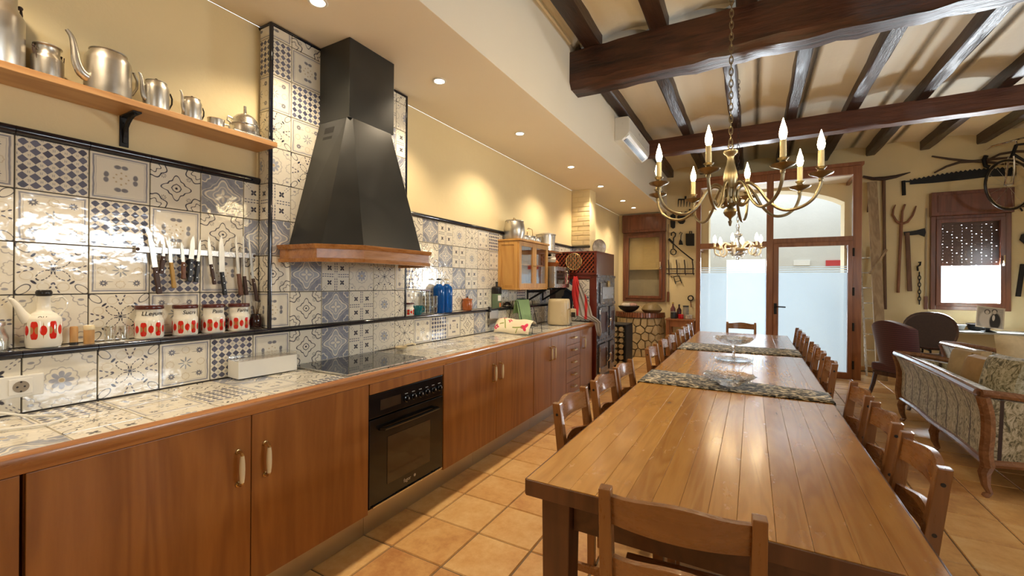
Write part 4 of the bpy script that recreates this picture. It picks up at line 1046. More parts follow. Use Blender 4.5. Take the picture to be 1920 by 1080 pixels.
MB().lathe([(0.042,0.110),(0.030,0.114),(0.008,0.117),(0.009,0.126),(0,0.129)], 24).build('lid', M['terra'], t, smooth=40)
MB().sphere((0,0,0.127), 0.010, 10, 6).build('knob', M['black_knob'], t, smooth=True)
t = thing('soap_bottle', 'green labelled bottle with black top under the wall cabinet', 'bottle', (0.055, 3.945, LEDGE_Z+0.001))
MB().lathe([(0.048,0),(0.052,0.005),(0.052,0.150)], 30).build('body', plain('pale_green_glass', (0.16,0.24,0.15), 0.12), t, smooth=40)
MB().lathe([(0.053,0.150),(0.055,0.154),(0.054,0.215),(0.045,0.225),(0.014,0.232),(0.012,0.262),(0.016,0.264),(0.014,0.278),(0,0.280)], 30).build('cap', M['black_knob'], t, smooth=40)
b = MB(); n = 8
for i in range(n):
    a, c = -0.75 + 0.9*i/n, -0.75 + 0.9*(i+1)/n; q = lambda k, z: (0.0527*math.cos(k), 0.0527*math.sin(k), z)
    b.add([q(a,0.075), q(c,0.075), q(c,0.135), q(a,0.135)], [(0,1,2,3)])
b.build('label', M['white_plastic'], t, smooth=True)
b = MB()
for i in range(n):
    a, c = -0.45 + 0.5*i/n, -0.45 + 0.5*(i+1)/n; q = lambda k, z: (0.0528*math.cos(k), 0.0528*math.sin(k), z)
    b.add([q(a,0.012), q(c,0.012), q(c,0.055), q(a,0.055)], [(0,1,2,3)])
b.build('orange_label', plain('orange_label', (0.72,0.22,0.05), 0.5), t, smooth=True)
t = thing('cleaver', 'grey cleaver hooked over the black ledge edge', 'cleaver', (XC+0.03, 3.755, 0.945))
MB().box(-0.002, 0.002, -0.085, 0.085, 0.0, 0.160).build('blade', metal_mat('dull_cleaver_steel', (0.40,0.36,0.31), 0.45), t, bevel=0.001)
MB().tube([(0,-0.075,0.150),(0,-0.078,0.175),(-0.006,-0.080,0.192),(-0.018,-0.080,0.194)], [0.014,0.015,0.014,0.010], 10).build('hook_handle', M['black_knob'], t, smooth=True)
t = thing('garlic_press', 'small black rounded gadget on the ledge', 'gadget', (0.06, 4.17, LEDGE_Z+0.001))
MB().lathe([(0.045,0),(0.046,0.012),(0.038,0.038),(0.02,0.055),(0,0.060)], 20).build('shell', M['black_knob'], t, smooth=True); MB().lathe([(0.046,0.010),(0.048,0.014),(0.046,0.018)], 20, caps=False).build('seam', M['steel'], t, smooth=True)
# sockets
t = thing('wall_socket', 'white double socket plate on the lower tiles', 'socket', (XC+0.0005, 0.44, 0.992))
MB().box(0, 0.010, -0.115, 0.115, -0.040, 0.040).build('plate', M['white_plastic'], t, bevel=0.004)
for y in (-0.036, 0.055):
    k = MB().box(0.010, 0.014, y-0.030, y+0.030, -0.029, 0.029).build('socket_insert', M['white_plastic'], t, bevel=0.002)
    MB().lathe([(0.020,0),(0.021,0.0008),(0,0.0009)], 20, (0.0141, y, 0), Matrix.Rotation(PI/2, 3, 'Y')).build('well', plain('socket_well', (0.30,0.25,0.19), 0.5), k)
    for dy_, dz_ in ((-0.009,0),(0.009,0),(0,0.017),(0,-0.017)): MB().cyl((0.0145, y+dy_, dz_), (0.0156, y+dy_, dz_), 0.0032, n=8).build('contact', M['black_knob'], k)
tag(MB().tube([(XC+0.012,0.40,0.955),(XC+0.05,0.43,0.92),(XC+0.10,0.50,CTZ+0.009),(XC+0.18,0.56,CTZ+0.008),(XC+0.24,0.555,CTZ+0.008),(XC+0.27,0.50,CTZ+0.008),(XC+0.22,0.40,CTZ+0.008)], 0.0045, 8).build('appliance_cord', M['white_plastic'], smooth=True), 'white cord curling on the worktop below the socket', 'cord')
# napkin box
t = thing('napkin_box', 'white lidded box on the worktop beside the hob', 'box', (0.185, 1.352, CTZ+0.008), math.radians(-4))
b = MB(); 
for a, c, e, f_ in ((-0.055,0.055,-0.150,-0.146), (-0.055,0.055,0.146,0.150), (-0.055,-0.051,-0.146,0.146), (0.051,0.055,-0.146,0.146)): b.box(a, c, e, f_, 0.004, 0.085)
b.box(-0.055, 0.055, -0.150, 0.150, 0, 0.004); b.build('tray', M['white_plastic'], t)
MB().box(-0.049, 0.049, -0.144, 0.144, 0.004, 0.075).build('contents', plain('white_paper', (0.80,0.78,0.74), 0.8), t)
MB().box(-0.056, 0.056, -0.151, 0.151, 0.085, 0.105).build('lid', clear_glass('clear_plastic_lid', (0.95,0.95,0.95), 0.3, 0.1), t, bevel=0.004)
t = thing('spoon_rest', 'small cream spoon rest lying behind the hob', 'spoon rest', (0.20, 2.36, CTZ+0.007), 0.3)
MB().lathe([(0.028,0),(0.036,0.004),(0.048,0.016),(0.046,0.017),(0.034,0.006),(0,0.004)], 28).build('bowl', M['ivory'], t, smooth=40)
MB().tube([(0,0.045,0.014),(0.01,0.09,0.022),(0.02,0.14,0.022),(0.03,0.18,0.010)], [0.006,0.005,0.006,0.006], 8).build('handle', M['ivory'], t, smooth=True)

# ------------------------------------------------------------------ wall cabinet with pots
M['pine_cab'] = wood('honey_pine_cabinet', (0.46,0.205,0.045), (0.66,0.37,0.105), 'z', 1.0, rough=0.4, coat=0.15)
CX, CY0, CY1, CZ0, CZ1 = 0.275, 4.045, 4.78, 1.315, 1.865
t = thing('wall_cabinet', 'honey pine wall cabinet with two glazed doors', 'cabinet', (0, 4.41, CZ0))
L = lambda y: y - 4.41
W = M['pine_cab']
MB().box(0.012, CX+0.012, L(CY0)-0.010, L(CY1)+0.010, 0, 0.018).build('base_board', W, t, bevel=0.003)
MB().box(0.012, CX+0.016, L(CY0)-0.014, L(CY1)+0.014, CZ1-CZ0-0.02, CZ1-CZ0).build('top_board', W, t, bevel=0.003)
for y in (CY0, CY1-0.018):
    s = MB().box(0.012, CX-0.02, L(y), L(y)+0.018, 0.018, CZ1-CZ0-0.02).build('side_panel', W, t)
    if y == CY0:
        for a, c, d, e in ((0.012,0.05,0.018,0.525), (CX-0.065,CX-0.02,0.018,0.525), (0.05,CX-0.065,0.018,0.05), (0.05,CX-0.065,0.49,0.525)):
            MB().box(a, c, L(y)-0.006, L(y), d, e).build('side_frame', W, s, bevel=0.002)
MB().box(0.012, 0.018, L(CY0)+0.018, L(CY1)-0.018, 0.018, 0.53).build('back_panel', W, t)
MB().box(0.018, CX-0.03, L(CY0)+0.018, L(CY1)-0.018, 0.27, 0.285).build('inner_shelf', W, t)
ym = (CY0+CY1)/2
for a, c in ((CY0, ym-0.001), (ym+0.001, CY1)):
    d = MB(); A, C_ = L(a), L(c)
    for p, q, z0, z1 in ((A, A+0.05, 0.02, 0.525), (C_-0.05, C_, 0.02, 0.525), (A+0.05, C_-0.05, 0.02, 0.07), (A+0.05, C_-0.05, 0.475, 0.525)): d.box(CX-0.019, CX, p, q, z0, z1)
    d = d.build('door', W, t, bevel=0.002)
    MB().box(CX-0.012, CX-0.008, A+0.045, C_-0.045, 0.065, 0.48).build('pane', M['pane'], d)
    MB().sphere((CX+0.010, (C_-0.022 if a == CY0 else A+0.022), 0.27), 0.010, 10, 8).build('knob', M['brass'], d, smooth=True)
M['crockery_blue'] = plain('blue_white_crockery', (0.20,0.30,0.46), 0.2, var=0.3)
for k in range(5): 
    q = thing('stacked_plate', 'plate stacked inside the glazed wall cabinet', 'plate', (0.13, 4.25, CZ0+0.019+k*0.011), 0, 'plates inside the wall cabinet')
    MB().lathe([(0.05,0),(0.060,0.002),(0.085,0.010),(0.083,0.0105),(0.055,0.004),(0,0.003)], 24).build('plate_body', M['crockery_blue'], q, smooth=40); MB().lathe([(0.050,-0.0003),(0.054,0.0),(0.058,0.001)], 24, caps=False).build('foot_ring', M['crockery_blue'], q)
for k, (y, r, h) in enumerate(((4.22,0.045,0.10), (4.34,0.03,0.12), (4.58,0.045,0.09), (4.68,0.03,0.13))):
    q = thing('cabinet_cup', ['white bowl on the upper cabinet shelf', 'tall glass on the upper cabinet shelf by the door gap', 'glass cup low in the cabinet near the microwave', 'tall glass low in the cabinet near the microwave'][k], 'cup', (0.13, y, CZ0 + (0.286 if k < 2 else 0.019)))
    MB().lathe([(r*0.6,0),(r*0.7,0.003),(r,h),(r*0.95,h),(r*0.62,0.008),(0,0.007)], 22).build('cup_body', M['glaze'] if k == 0 else M['thin_glass'], q, smooth=40); MB().lathe([(r*0.97,h),(r*1.01,h+0.002),(r*0.94,h+0.002)], 22, caps=False).build('rim', M['glaze'] if k == 0 else M['thin_glass'], q)
PT = CZ1 + 0.0005
def pot(label, y, r, h, belly=0.0, x=0.145, lid=True, handle='loop'):
    t = thing('cooking_pot', label, 'pot', (x, y, PT), 0, 'pots on top of the wall cabinet')
    MB().lathe([(r*0.82,0),(r*(0.9+belly*0.3),0.008),(r*(1+belly),h*0.35),(r*(1+belly*0.8),h*0.6),(r*0.98,h*0.86),(r*0.95,h*0.90)], 34).build('body', M['alu'], t, smooth=40)
    if lid:
        l = MB().lathe([(r*1.0,h*0.895),(r*1.01,h*0.915),(r*0.9,h*0.95),(r*0.4,h*0.985),(0,h*0.99)], 34).build('lid', M['alu'], t, smooth=40)
        MB().tube([(0,-r*0.18,h*0.97),(0,-r*0.17,h*1.06),(0,r*0.17,h*1.06),(0,r*0.18,h*0.97)], 0.005, 8).build('lid_handle', M['brass'] if belly else M['steel'], l, smooth=True)
    for s in (-1, 1):
        if handle == 'loop': MB().tube([(0.02,s*r*0.93,h*0.80),(0.02,s*(r+0.03),h*0.90),(-0.02,s*(r+0.03),h*0.90),(-0.02,s*r*0.93,h*0.80)], 0.005, 8).build('side_handle', M['alu'], t, smooth=True)
    if handle == 'bail': MB().tube([(0, r*math.cos(PI*i/12), h*0.88 + 0.09*min(1, math.sin(PI*i/12)*1.8)) for i in range(13)], 0.0045, 8).build('bail', M['brass'], t, smooth=True)
pot('large round bellied lidded pot on the wall cabinet', 4.165, 0.104, 0.225, 0.12)
pot('low open saucepan on the wall cabinet', 4.375, 0.062, 0.075, 0, 0.15, False, 'none')
pot('shallow pan with tall wire bail on the wall cabinet', 4.535, 0.070, 0.085, 0, 0.15, False, 'bail')
pot('small lidded pan with side loops on the wall cabinet', 4.70, 0.062, 0.085, 0, 0.15, True)
t = thing('olive_tin', 'dark olive tin leaning behind the saucepan', 'tin', (0.055, 4.36, PT)); MB().box(-0.02, 0.02, -0.055, 0.055, 0, 0.155).build('tin_body', plain('dark_olive_tin', (0.06,0.05,0.025), 0.45), t, bevel=0.006); MB().lathe([(0.012,0.155),(0.012,0.162),(0,0.163)], 14).build('tin_cap', M['brass'], t)
# shelf bracket for the microwave, stock pot beyond
t = thing('microwave_bracket', 'black wall bracket arms under the microwave', 'bracket', (0, 4.97, 1.33))
for y in (-0.22, 0.22):
    b = MB(); b.box(0.004, 0.02, y-0.015, y+0.015, -0.17, 0.0); b.box(0.004, 0.34, y-0.015, y+0.015, -0.02, 0.0); b.bar((0.015, y, -0.16), (0.27, y, -0.015), 0.02, 0.02); b.build('arm', M['black_iron'], t)
MB().box(0.004, 0.02, -0.22, 0.22, -0.06, -0.03).build('cross_rail', M['black_iron'], t)
t = thing('microwave', 'silver microwave oven on wall bracket past the pine cabinet', 'microwave', (0.19, 4.985, 1.331))
MB().box(-0.17, 0.150, -0.185, 0.29, 0.0, 0.265).build('casing', metal_mat('microwave_grey', (0.45,0.43,0.40), 0.35), t, bevel=0.006)
d = MB().box(0.150, 0.168, -0.185, 0.185, 0.004, 0.262).build('door', M['steel'], t, bevel=0.004)
MB().box(0.1685, 0.171, -0.13, 0.13, 0.05, 0.215).build('window', Mo, d); MB().tube([(0.168,0.160,0.05),(0.19,0.160,0.055),(0.19,0.160,0.21),(0.168,0.160,0.215)], 0.006, 8).build('handle', M['chrome'], d, smooth=True)
cp = MB().box(0.150, 0.166, 0.188, 0.29, 0.004, 0.262).build('control_panel', plain('dark_panel', (0.05,0.045,0.04), 0.3), t, bevel=0.003)
for z in (0.08, 0.16): MB().lathe([(0.022,0),(0.020,0.012),(0,0.013)], 16, (0.166, 0.238, z), Matrix.Rotation(PI/2, 3, 'Y')).build('knob', M['steel'], cp, smooth=True)
t = thing('terracotta_casserole', 'terracotta casserole with pale cloth on the microwave', 'casserole', (0.19, 5.02, 1.597))
MB().lathe([(0.09,0),(0.11,0.006),(0.125,0.05),(0.120,0.052),(0.105,0.01),(0,0.008)], 32).build('dish', M['terra'], t, smooth=40)
MB().lathe([(0.122,0.052),(0.11,0.075),(0.06,0.105),(0.02,0.115),(0,0.116)], 32).build('lid', M['terra'], t, smooth=40)
MB().hexa([(0.02,-0.12,0.055),(0.12,-0.10,0.05),(0.10,-0.02,0.075),(0.0,-0.03,0.085)], [(0.03,-0.13,0.10),(0.13,-0.11,0.09),(0.10,-0.03,0.12),(0.0,-0.04,0.125)]).build('cloth', M['glaze'], t, bevel=0.008)
t = thing('stock_pot', 'tall aluminium stock pot on a shelf above the microwave', 'pot', (0.135, 5.02, 1.797), 0); MB().lathe([(0.10,0),(0.115,0.006),(0.12,0.20),(0.125,0.205)], 34).build('body', M['alu'], t, smooth=40); MB().lathe([(0.128,0.205),(0.128,0.215),(0.06,0.235),(0,0.237)], 34).build('lid', M['alu'], t, smooth=40)
for s in (-1,1): MB().tube([(0.02,s*0.118,0.17),(0.02,s*0.145,0.18),(-0.02,s*0.145,0.18),(-0.02,s*0.118,0.17)], 0.005, 8).build('side_handle', M['alu'], t, smooth=True)
t = thing('pot_shelf', 'narrow brown shelf board below the tall stock pot', 'shelf', (0, 5.02, 1.775)); MB().box(0.004, 0.27, -0.20, 0.22, 0, 0.02).build('board', M['cab'], t, bevel=0.002)
for y in (-0.17, 0.19): MB().box(0.004, 0.12, y-0.008, y+0.008, -0.03, 0.0).build('bracket', M['black_iron'], t)
# ------------------------------------------------------------------ worktop clutter at the sink end
M['cream_appl'] = plain('cream_appliance', (0.66,0.54,0.33), 0.3, var=0.04)
t = thing('air_fryer', 'cream air fryer standing on the worktop', 'air fryer', (0.405, 4.83, CTZ+0.007), math.radians(12))
b = MB(); rings = []
for s, z in ((0.93,0.0),(0.98,0.012),(1.0,0.06),(0.98,0.16),(0.94,0.26),(0.90,0.295),(0.84,0.305)):
    rings.append([(s*0.135*math.copysign(abs(math.cos(a))**0.65, math.cos(a)), s*0.14*math.copysign(abs(math.sin(a))**0.65, math.sin(a)), z) for a in [2*PI*k/32 for k in range(32)]])
vs = [p for R_ in rings for p in R_]; fs = [tuple(range(31,-1,-1)), tuple(6*32+k for k in range(32))]
for i in range(6):
    for k in range(32): fs.append((i*32+k, i*32+(k+1)%32, (i+1)*32+(k+1)%32, (i+1)*32+k))
b.add(vs, fs); b.build('body', M['cream_appl'], t, smooth=40)
MB().box(0.128, 0.138, -0.10, 0.10, 0.188, 0.193).build('basket_seam', M['brass'], t); bk = MB().box(0.120, 0.139, -0.095, 0.095, 0.02, 0.186).build('basket_front', M['cream_appl'], t, bevel=0.01)
h = MB().box(0.139, 0.205, -0.022, 0.022, 0.10, 0.19).build('handle', M['cream_appl'], t, bevel=0.008); MB().box(0.150, 0.20, -0.024, 0.024, 0.09, 0.15).build('handle_inset', M['black_knob'], h, bevel=0.004)
t = thing('tea_towel_rack', 'wire drying rack behind the flowered mat', 'rack', (0.22, 4.23, CTZ+0.007))
for y in (-0.17, 0.17): MB().tube([(0.10,y,0),(0.10,y,0.02),(0.03,y,0.30),(-0.03,y,0.30),(-0.10,y,0.02),(-0.10,y,0)], 0.004, 6).build('side_hoop', M['black_iron'], t, smooth=True)
for x, z in ((0.0,0.30),(0.09,0.06),(-0.09,0.06)): MB().cyl((x,-0.17,z), (x,0.17,z), 0.004, n=6).build('rail', M['black_iron'], t, smooth=True)
b = MB(); N = 14; R0 = []
for i in range(N+1):
    y = -0.16 + 0.30*i/N; wv = 0.006*math.sin(i*1.7); R0.append([(0.055+wv, y, 0.06+0.01*math.sin(i)), (0.035+wv, y, 0.18), (0.010, y, 0.300), (0.0, y, 0.306), (-0.010, y, 0.300), (-0.035+wv, y, 0.16)])
vs = [p for R_ in R0 for p in R_]; b.add(vs, [(i*6+k, i*6+k+1, i*6+7+k, i*6+6+k) for i in range(N) for k in range(5)])
o = b.build('green_cloth', None, None, smooth=True); o.data.materials.append(plain('green_terry', (0.34,0.52,0.25), 0.95, bump=0.6)); o.modifiers.new('thickness', 'SOLIDIFY').thickness = 0.004
o.location = (0.22, 4.23, CTZ+0.007+0.004); tag(o, 'pale green cloth hung over the drying rack', 'cloth')
def flowers():
    g = G('red_tulip_print'); u, v, _ = g.xyz(g.coord('UV')); c = g.mix(g.noise(g.coord(), 9, 2), (0.80,0.72,0.52), (0.84,0.76,0.58))
    for (x, y, a) in ((0.12,0.66,0.5),(0.62,0.80,-0.5),(0.86,0.24,0.9)):
        p, q = (u - x), (v - y)*0.8
        rr, tt = g.length(p, q), g.angle(q, p); c = g.mix((rr - 0.062 - 0.032*g.cos(tt*3.0 + a*4)).lt(0.02, 0.02), c, (0.66,0.025,0.10))
    for (x, y) in ((0.36,0.45),(0.92,0.72),(0.05,0.20)):
        p, q = (u - x), (v - y)*0.8; rr, tt = g.length(p, q), g.angle(q, p)
        c = g.mix((rr - 0.058 - 0.014*g.cos(tt*4.0)).lt(0, 0.015), c, (0.62,0.03,0.13)); c = g.mix(rr.lt(0.02, 0.01), c, (0.80,0.62,0.42))
    for (x0, y0, x1, y1) in ((0.16,0.55,0.30,0.18),(0.50,0.24,0.80,0.24),(0.36,0.80,0.50,0.90),(0.66,0.20,0.62,0.04),(0.20,0.32,0.12,0.30),(0.76,0.66,0.74,0.9)):
        dx, dy_ = x1-x0, y1-y0; l2 = dx*dx+dy_*dy_; tpar = g.m('MULTIPLY_ADD', u - x0, dx/l2, (v - y0)*(dy_/l2), clamp=True)
        c = g.mix(g.length(u - x0 - tpar*dx, (v - y0 - tpar*dy_)*0.8).lt(0.012, 0.008), c, (0.20,0.28,0.03))
    g.set(color=c, rough=0.8); return g.mat
b = MB(); prof = [(0.0,0.0),(0.03,0.045),(0.10,0.105),(0.16,0.125),(0.22,0.118),(0.27,0.09)]; N = 12; n = len(prof)
vs = []; uvs = []; fs = []
for i in range(N+1):
    s = i/N; x = -0.02 + 0.395*s
    for k, (dy_, dz_) in enumerate(prof):
        lift = 0.03*max(0, s-0.75)*4*(k/(n-1)); vs.append((x - 0.06*k/(n-1) + lift*0.5, dy_ + 0.02*math.sin(s*5), dz_ + 0.006*math.sin(s*9) - lift*0.6 + 0.004))
for i in range(N):
    for k in range(n-1): fs.append((i*n+k, i*n+n+k, i*n+n+k+1, i*n+k+1)); uvs.append([(i/N,k/(n-1)),((i+1)/N,k/(n-1)),((i+1)/N,(k+1)/(n-1)),(i/N,(k+1)/(n-1))])
b.add(vs, fs, uvs); o = b.build('flowered_drying_mat', None, None, smooth=True); o.data.materials.append(flowers()); sm = o.modifiers.new('thickness', 'SOLIDIFY'); sm.thickness = 0.006
o.location = (0.235, 3.63, CTZ+0.009); tag(o, 'cream drying mat printed with red tulips draped over a dish rack', 'drying mat')
t = thing('dish_rack', 'small black wire dish rack under the flowered mat', 'dish rack', (0.44, 3.80, CTZ+0.008))
for x in (-0.16, 0.16): MB().tube([(x,-0.09,0),(x,-0.085,0.06),(x,0.11,0.085),(x,0.13,0.0)], 0.003, 6).build('end_wire', M['black_iron'], t, smooth=True)
for y, z in ((-0.085,0.06),(0.0,0.071),(0.11,0.085)): MB().cyl((-0.16,y,z), (0.16,y,z), 0.003, n=6).build('long_wire', M['black_iron'], t)
for k in range(7): MB().cyl((-0.12+0.04*k,-0.085,0.06), (-0.12+0.04*k,0.11,0.085), 0.002, n=6).build('cross_wire', M['black_iron'], t)
for k, (y, r) in enumerate(((4.44,0.080), (4.64,0.065))):
    q = thing('glass_plate', 'clear glass plate standing behind the cloth' if k == 0 else 'smaller clear glass plate standing by the bowl', 'plate', (0.165, y, CTZ+0.012+r), 0)
    MB().lathe([(0,0),(r*0.6,0.003),(r,0.014),(r*0.98,0.018),(r*0.6,0.008),(0,0.005)], 30, rot=Matrix.Rotation(math.radians(78), 3, 'Y')).build('plate_body', M['thin_glass'], q, smooth=40); MB().lathe([(r*0.99,0.014),(r*1.015,0.016),(r*0.99,0.018)], 30, rot=Matrix.Rotation(math.radians(78), 3, 'Y'), caps=False).build('rim', M['thin_glass'], q, smooth=40)
q = thing('green_glass_bowl', 'green tinted glass bowl standing on the ledge', 'bowl', (0.056, 4.52, LEDGE_Z+0.001)); MB().lathe([(0.026,0),(0.030,0.004),(0.048,0.05),(0.051,0.085),(0.048,0.085),(0.044,0.05),(0.026,0.01),(0,0.008)], 30).build('bowl_body', clear_glass('green_glass', (0.62,0.80,0.70), 0.3), q, smooth=40); MB().lathe([(0.05,0.084),(0.052,0.086),(0.048,0.087)], 30, caps=False).build('rim', M['thin_glass'], q)
# ------------------------------------------------------------------ dining tables
def pine(name, dark, light, rough, coat):
    g = G(name); r = g.rnd(); co = g.vadd(g.coord(), g.vec(r*13.0, r*29.0, r*17.0))
    v = g.vmul(co, (1, 0.085, 1)); wob = g.noise(v, 7, 3, 0.5, 0.8)
    rings = g.m('SINE', wob*60.0)*0.5 + 0.5; fine = g.noise(v, 110, 4, 0.7); broad = g.noise(g.vmul(co, (1, 0.35, 1)), 3, 3, 0.5)
    f = rings*0.17 + fine*0.22 + broad*0.38 + (r - 0.5)*0.30 + 0.13
    c = g.ramp(f, [(0.20, dark), (0.55, tuple((a+b)/2 for a, b in zip(dark, light))), (0.90, light)])
    kx, ky, kz = g.xyz(co); vk = g.vec(kx + g.noise(co, 9, 2)*0.03, ky*0.5, 0.0)
    d = g.vor(vk, 7.0); pk, _, _ = g.xyz(g.vor(vk, 7.0, out='Color')); on = pk.gt(0.80, 0.02)
    c = g.mix((d.lt(0.16, 0.14)*on)*0.55, c, tuple(k*0.75 for k in dark)); c = g.mix((d.lt(0.075, 0.05)*on)*0.85, c, tuple(k*0.28 for k in dark))
    sc_ = g.noise(g.vmul(co, (1, 0.5, 1)), 14, 4, 0.6)
    g.set(color=c, rough=g.m('MULTIPLY_ADD', sc_, 0.10, rough-0.04, clamp=True), coat=coat, coatr=0.16, spec=0.5)
    g.bump(fine, 0.02, 0.002); return g.mat
M['table_top'] = pine('varnished_pine_plank', (0.31,0.125,0.020), (0.66,0.355,0.090), 0.25, 0.5)
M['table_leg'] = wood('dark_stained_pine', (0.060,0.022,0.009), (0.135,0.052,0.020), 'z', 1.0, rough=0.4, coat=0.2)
M['apron'] = wood('dark_stained_apron', (0.055,0.020,0.008), (0.12,0.046,0.018), 'y', 1.0, rough=0.4, coat=0.2)
TX0, TX1, TZ = 1.815, 2.830, 0.75
def dining_table(label, y0, y1, i0=0.055, i1=0.055):
    cx, cy = (TX0+TX1)/2, (y0+y1)/2; hw, hl = (TX1-TX0)/2, (y1-y0)/2 - 0.0015
    t = thing('dining_table', label, 'table', (cx, cy, 0), 0, 'pine dining tables joined end to end')
    n = 13; ws = [random.uniform(0.85, 1.15) for _ in range(n)]; k = 2*hw/sum(ws); x = -hw
    for i, q in enumerate(ws):
        a, c = x, x + q*k; x = c
        m_ = MB().box(-(c-a)/2+0.0003, (c-a)/2-0.0003, -hl, hl, 0, 0.05).mesh('plank', bevel=0.0010)
        link('plank', m_, M['table_top'], t, Matrix.Translation(((a+c)/2, 0, TZ-0.05 + random.uniform(-0.0003, 0.0003))))
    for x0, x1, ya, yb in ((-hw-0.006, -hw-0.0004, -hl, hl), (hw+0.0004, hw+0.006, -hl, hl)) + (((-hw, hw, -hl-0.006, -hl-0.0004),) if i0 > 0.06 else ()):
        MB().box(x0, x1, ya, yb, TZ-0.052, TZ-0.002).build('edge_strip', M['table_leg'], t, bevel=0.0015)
    for sx in (-1, 1):
        MB().box(sx*(hw-0.085)-0.012, sx*(hw-0.085)+0.012, -hl+i0+0.047, hl-i1-0.047, 0.585, TZ-0.0505).build('apron', M['apron'], t)
        for sy in (-1, 1): MB().hexa(*[[(sx*(hw-0.085)+a*s, sy*(hl-(i0 if sy < 0 else i1))+b*s, z) for a, b in ((-1,-1),(1,-1),(1,1),(-1,1))] for s, z in ((0.040, 0), (0.048, TZ-0.0505))]).build('leg', M['table_leg'], t, bevel=0.004)
    for sy in (-1, 1): MB().box(-hw+0.135, hw-0.135, sy*(hl-(i0 if sy < 0 else i1))-0.012, sy*(hl-(i0 if sy < 0 else i1))+0.012, 0.585, TZ-0.0505).build('apron', M['apron'], t)
    return t
dining_table('pine plank dining table closest to the oven and hood', 1.240, 3.160, 0.085)
dining_table('middle pine plank dining table between the two runners', 3.160, 5.000)
dining_table('pine plank dining table closest to the glass door', 5.000, 6.400)
def runner_mat():
    g = G('black_beige_leaf_weave'); co = g.coord(); v = g.vmul(co, (1, 1.6, 1))
    a = g.noise(v, 30, 2, 0.5, 1.2); b = g.vor(v, 36); n = a*0.6 + b*0.5
    c = g.ramp(n, [(0.585, (0.008,0.007,0.007)), (0.600, (0.015,0.014,0.012)), (0.612, (0.50,0.43,0.29)), (0.75, (0.68,0.60,0.44))])
    g.set(color=c, rough=0.9, sheen=0.2); g.bump(g.noise(co, 300, 2), 0.4, 0.002); return g.mat
M['runner'] = runner_mat()
def runner(label, ya, yb, yc, yd):
    """cloth lying across the table, ends folded over the edges; ya,yb at the kitchen side, yc,yd at the sofa side"""
    b = MB(); N = 20; cx, cy = (TX0+TX1)/2, (ya+yb+yc+yd)/4; top = []; 
    e = 0.0008
    prof = [(TX0-0.0105, TZ-0.010)] + [(TX0-0.010 + (TX1-TX0+0.020)*i/N, TZ+0.0035) for i in range(N+1)] + [(TX1+0.0105, TZ-0.010)]
    vs = []
    for k, (x, z) in enumerate(prof):
        s = min(1, max(0, (x-TX0)/(TX1-TX0))); y0, y1 = ya+(yc-ya)*s, yb+(yd-yb)*s
        for q in range(5): vs.append((x-cx, y0+(y1-y0)*q/4-cy, z-TZ + 0.0007*math.sin(k*1.9+q*2.3)))
    fs = [(k*5+q, k*5+5+q, k*5+6+q, k*5+1+q) for k in range(len(prof)-1) for q in range(4)]
    b.add(vs, fs); o = b.build('table_runner', M['runner'], smooth=True); o.location = (cx, cy, TZ)
    md = o.modifiers.new('thickness', 'SOLIDIFY'); md.thickness = 0.0018; md.offset = 1
    return tag(o, label, 'table runner', 'black and beige table runners')
runner('black and beige runner under the low crystal bowl', 2.830, 3.290, 2.840, 3.110)
runner('black and beige runner under the footed crystal dish', 4.47, 5.02, 4.55, 5.02)
M['crystal'] = None
def crystal():
    g = G('cut_crystal'); g.set(color=(0.97,0.98,0.98), rough=0.03, trans=1.0, ior=1.45)
    g.bump(g.vor(g.coord(), 55), 0.6, 0.006)
    tr = g.node('ShaderNodeBsdfTransparent'); mx = g.node('ShaderNodeMixShader'); mx.inputs[0].default_value = 0.25
    g.nt.links.new(g.bsdf.outputs[0], mx.inputs[1]); g.nt.links.new(tr.outputs[0], mx.inputs[2]); g.shader_out(mx.outputs[0]); return g.mat
M['crystal'] = crystal()
def scallop(prof, n, k, amp, zmin):
    b = MB().lathe(prof, n, caps=False)
    b.v = [((x*(1+amp*math.cos(k*math.atan2(y, x))) if z > zmin else x), (y*(1+amp*math.cos(k*math.atan2(y, x))) if z > zmin else y), z + (0.10*amp*math.cos(k*math.atan2(y, x)) if z > zmin else 0)) for x, y, z in b.v]
    return b
t = thing('crystal_bowl', 'wide low cut crystal bowl on the runner', 'bowl', (2.325, 3.02, TZ+0.0056))
scallop([(0.0,0.002),(0.055,0.0),(0.062,0.004),(0.070,0.016),(0.115,0.040),(0.148,0.060),(0.150,0.063),(0.145,0.062),(0.112,0.046),(0.062,0.022),(0,0.016)], 48, 12, 0.03, 0.03).build('bowl_body', M['crystal'], t, smooth=40)
for k in range(12):
    a = 2*PI*k/12; c = Vector((0.112*math.cos(a), 0.112*math.sin(a), 0.036)); MB().sphere(c, 0.012, 8, 6, (1,1,0.5)).build('cut_facet', M['crystal'], t, smooth=True)
t = thing('footed_crystal_dish', 'scalloped crystal dish on a tall glass foot', 'dish', (2.315, 4.06, TZ+0.001), 0)
scallop([(0.0,0.004),(0.02,0.003),(0.120,0.0),(0.145,0.010),(0.146,0.013),(0.118,0.005),(0.03,0.010),(0.013,0.018),(0.010,0.045),(0.014,0.075),(0.010,0.105),(0.016,0.125)], 48, 10, 0.02, 0.2).build('foot', M['crystal'], t, smooth=40)
scallop([(0.016,0.125),(0.06,0.135),(0.110,0.150),(0.150,0.185),(0.153,0.190),(0.147,0.188),(0.106,0.158),(0.05,0.143),(0,0.140)], 48, 12, 0.035, 0.16).build('bowl_body', M['crystal'], t, smooth=40)
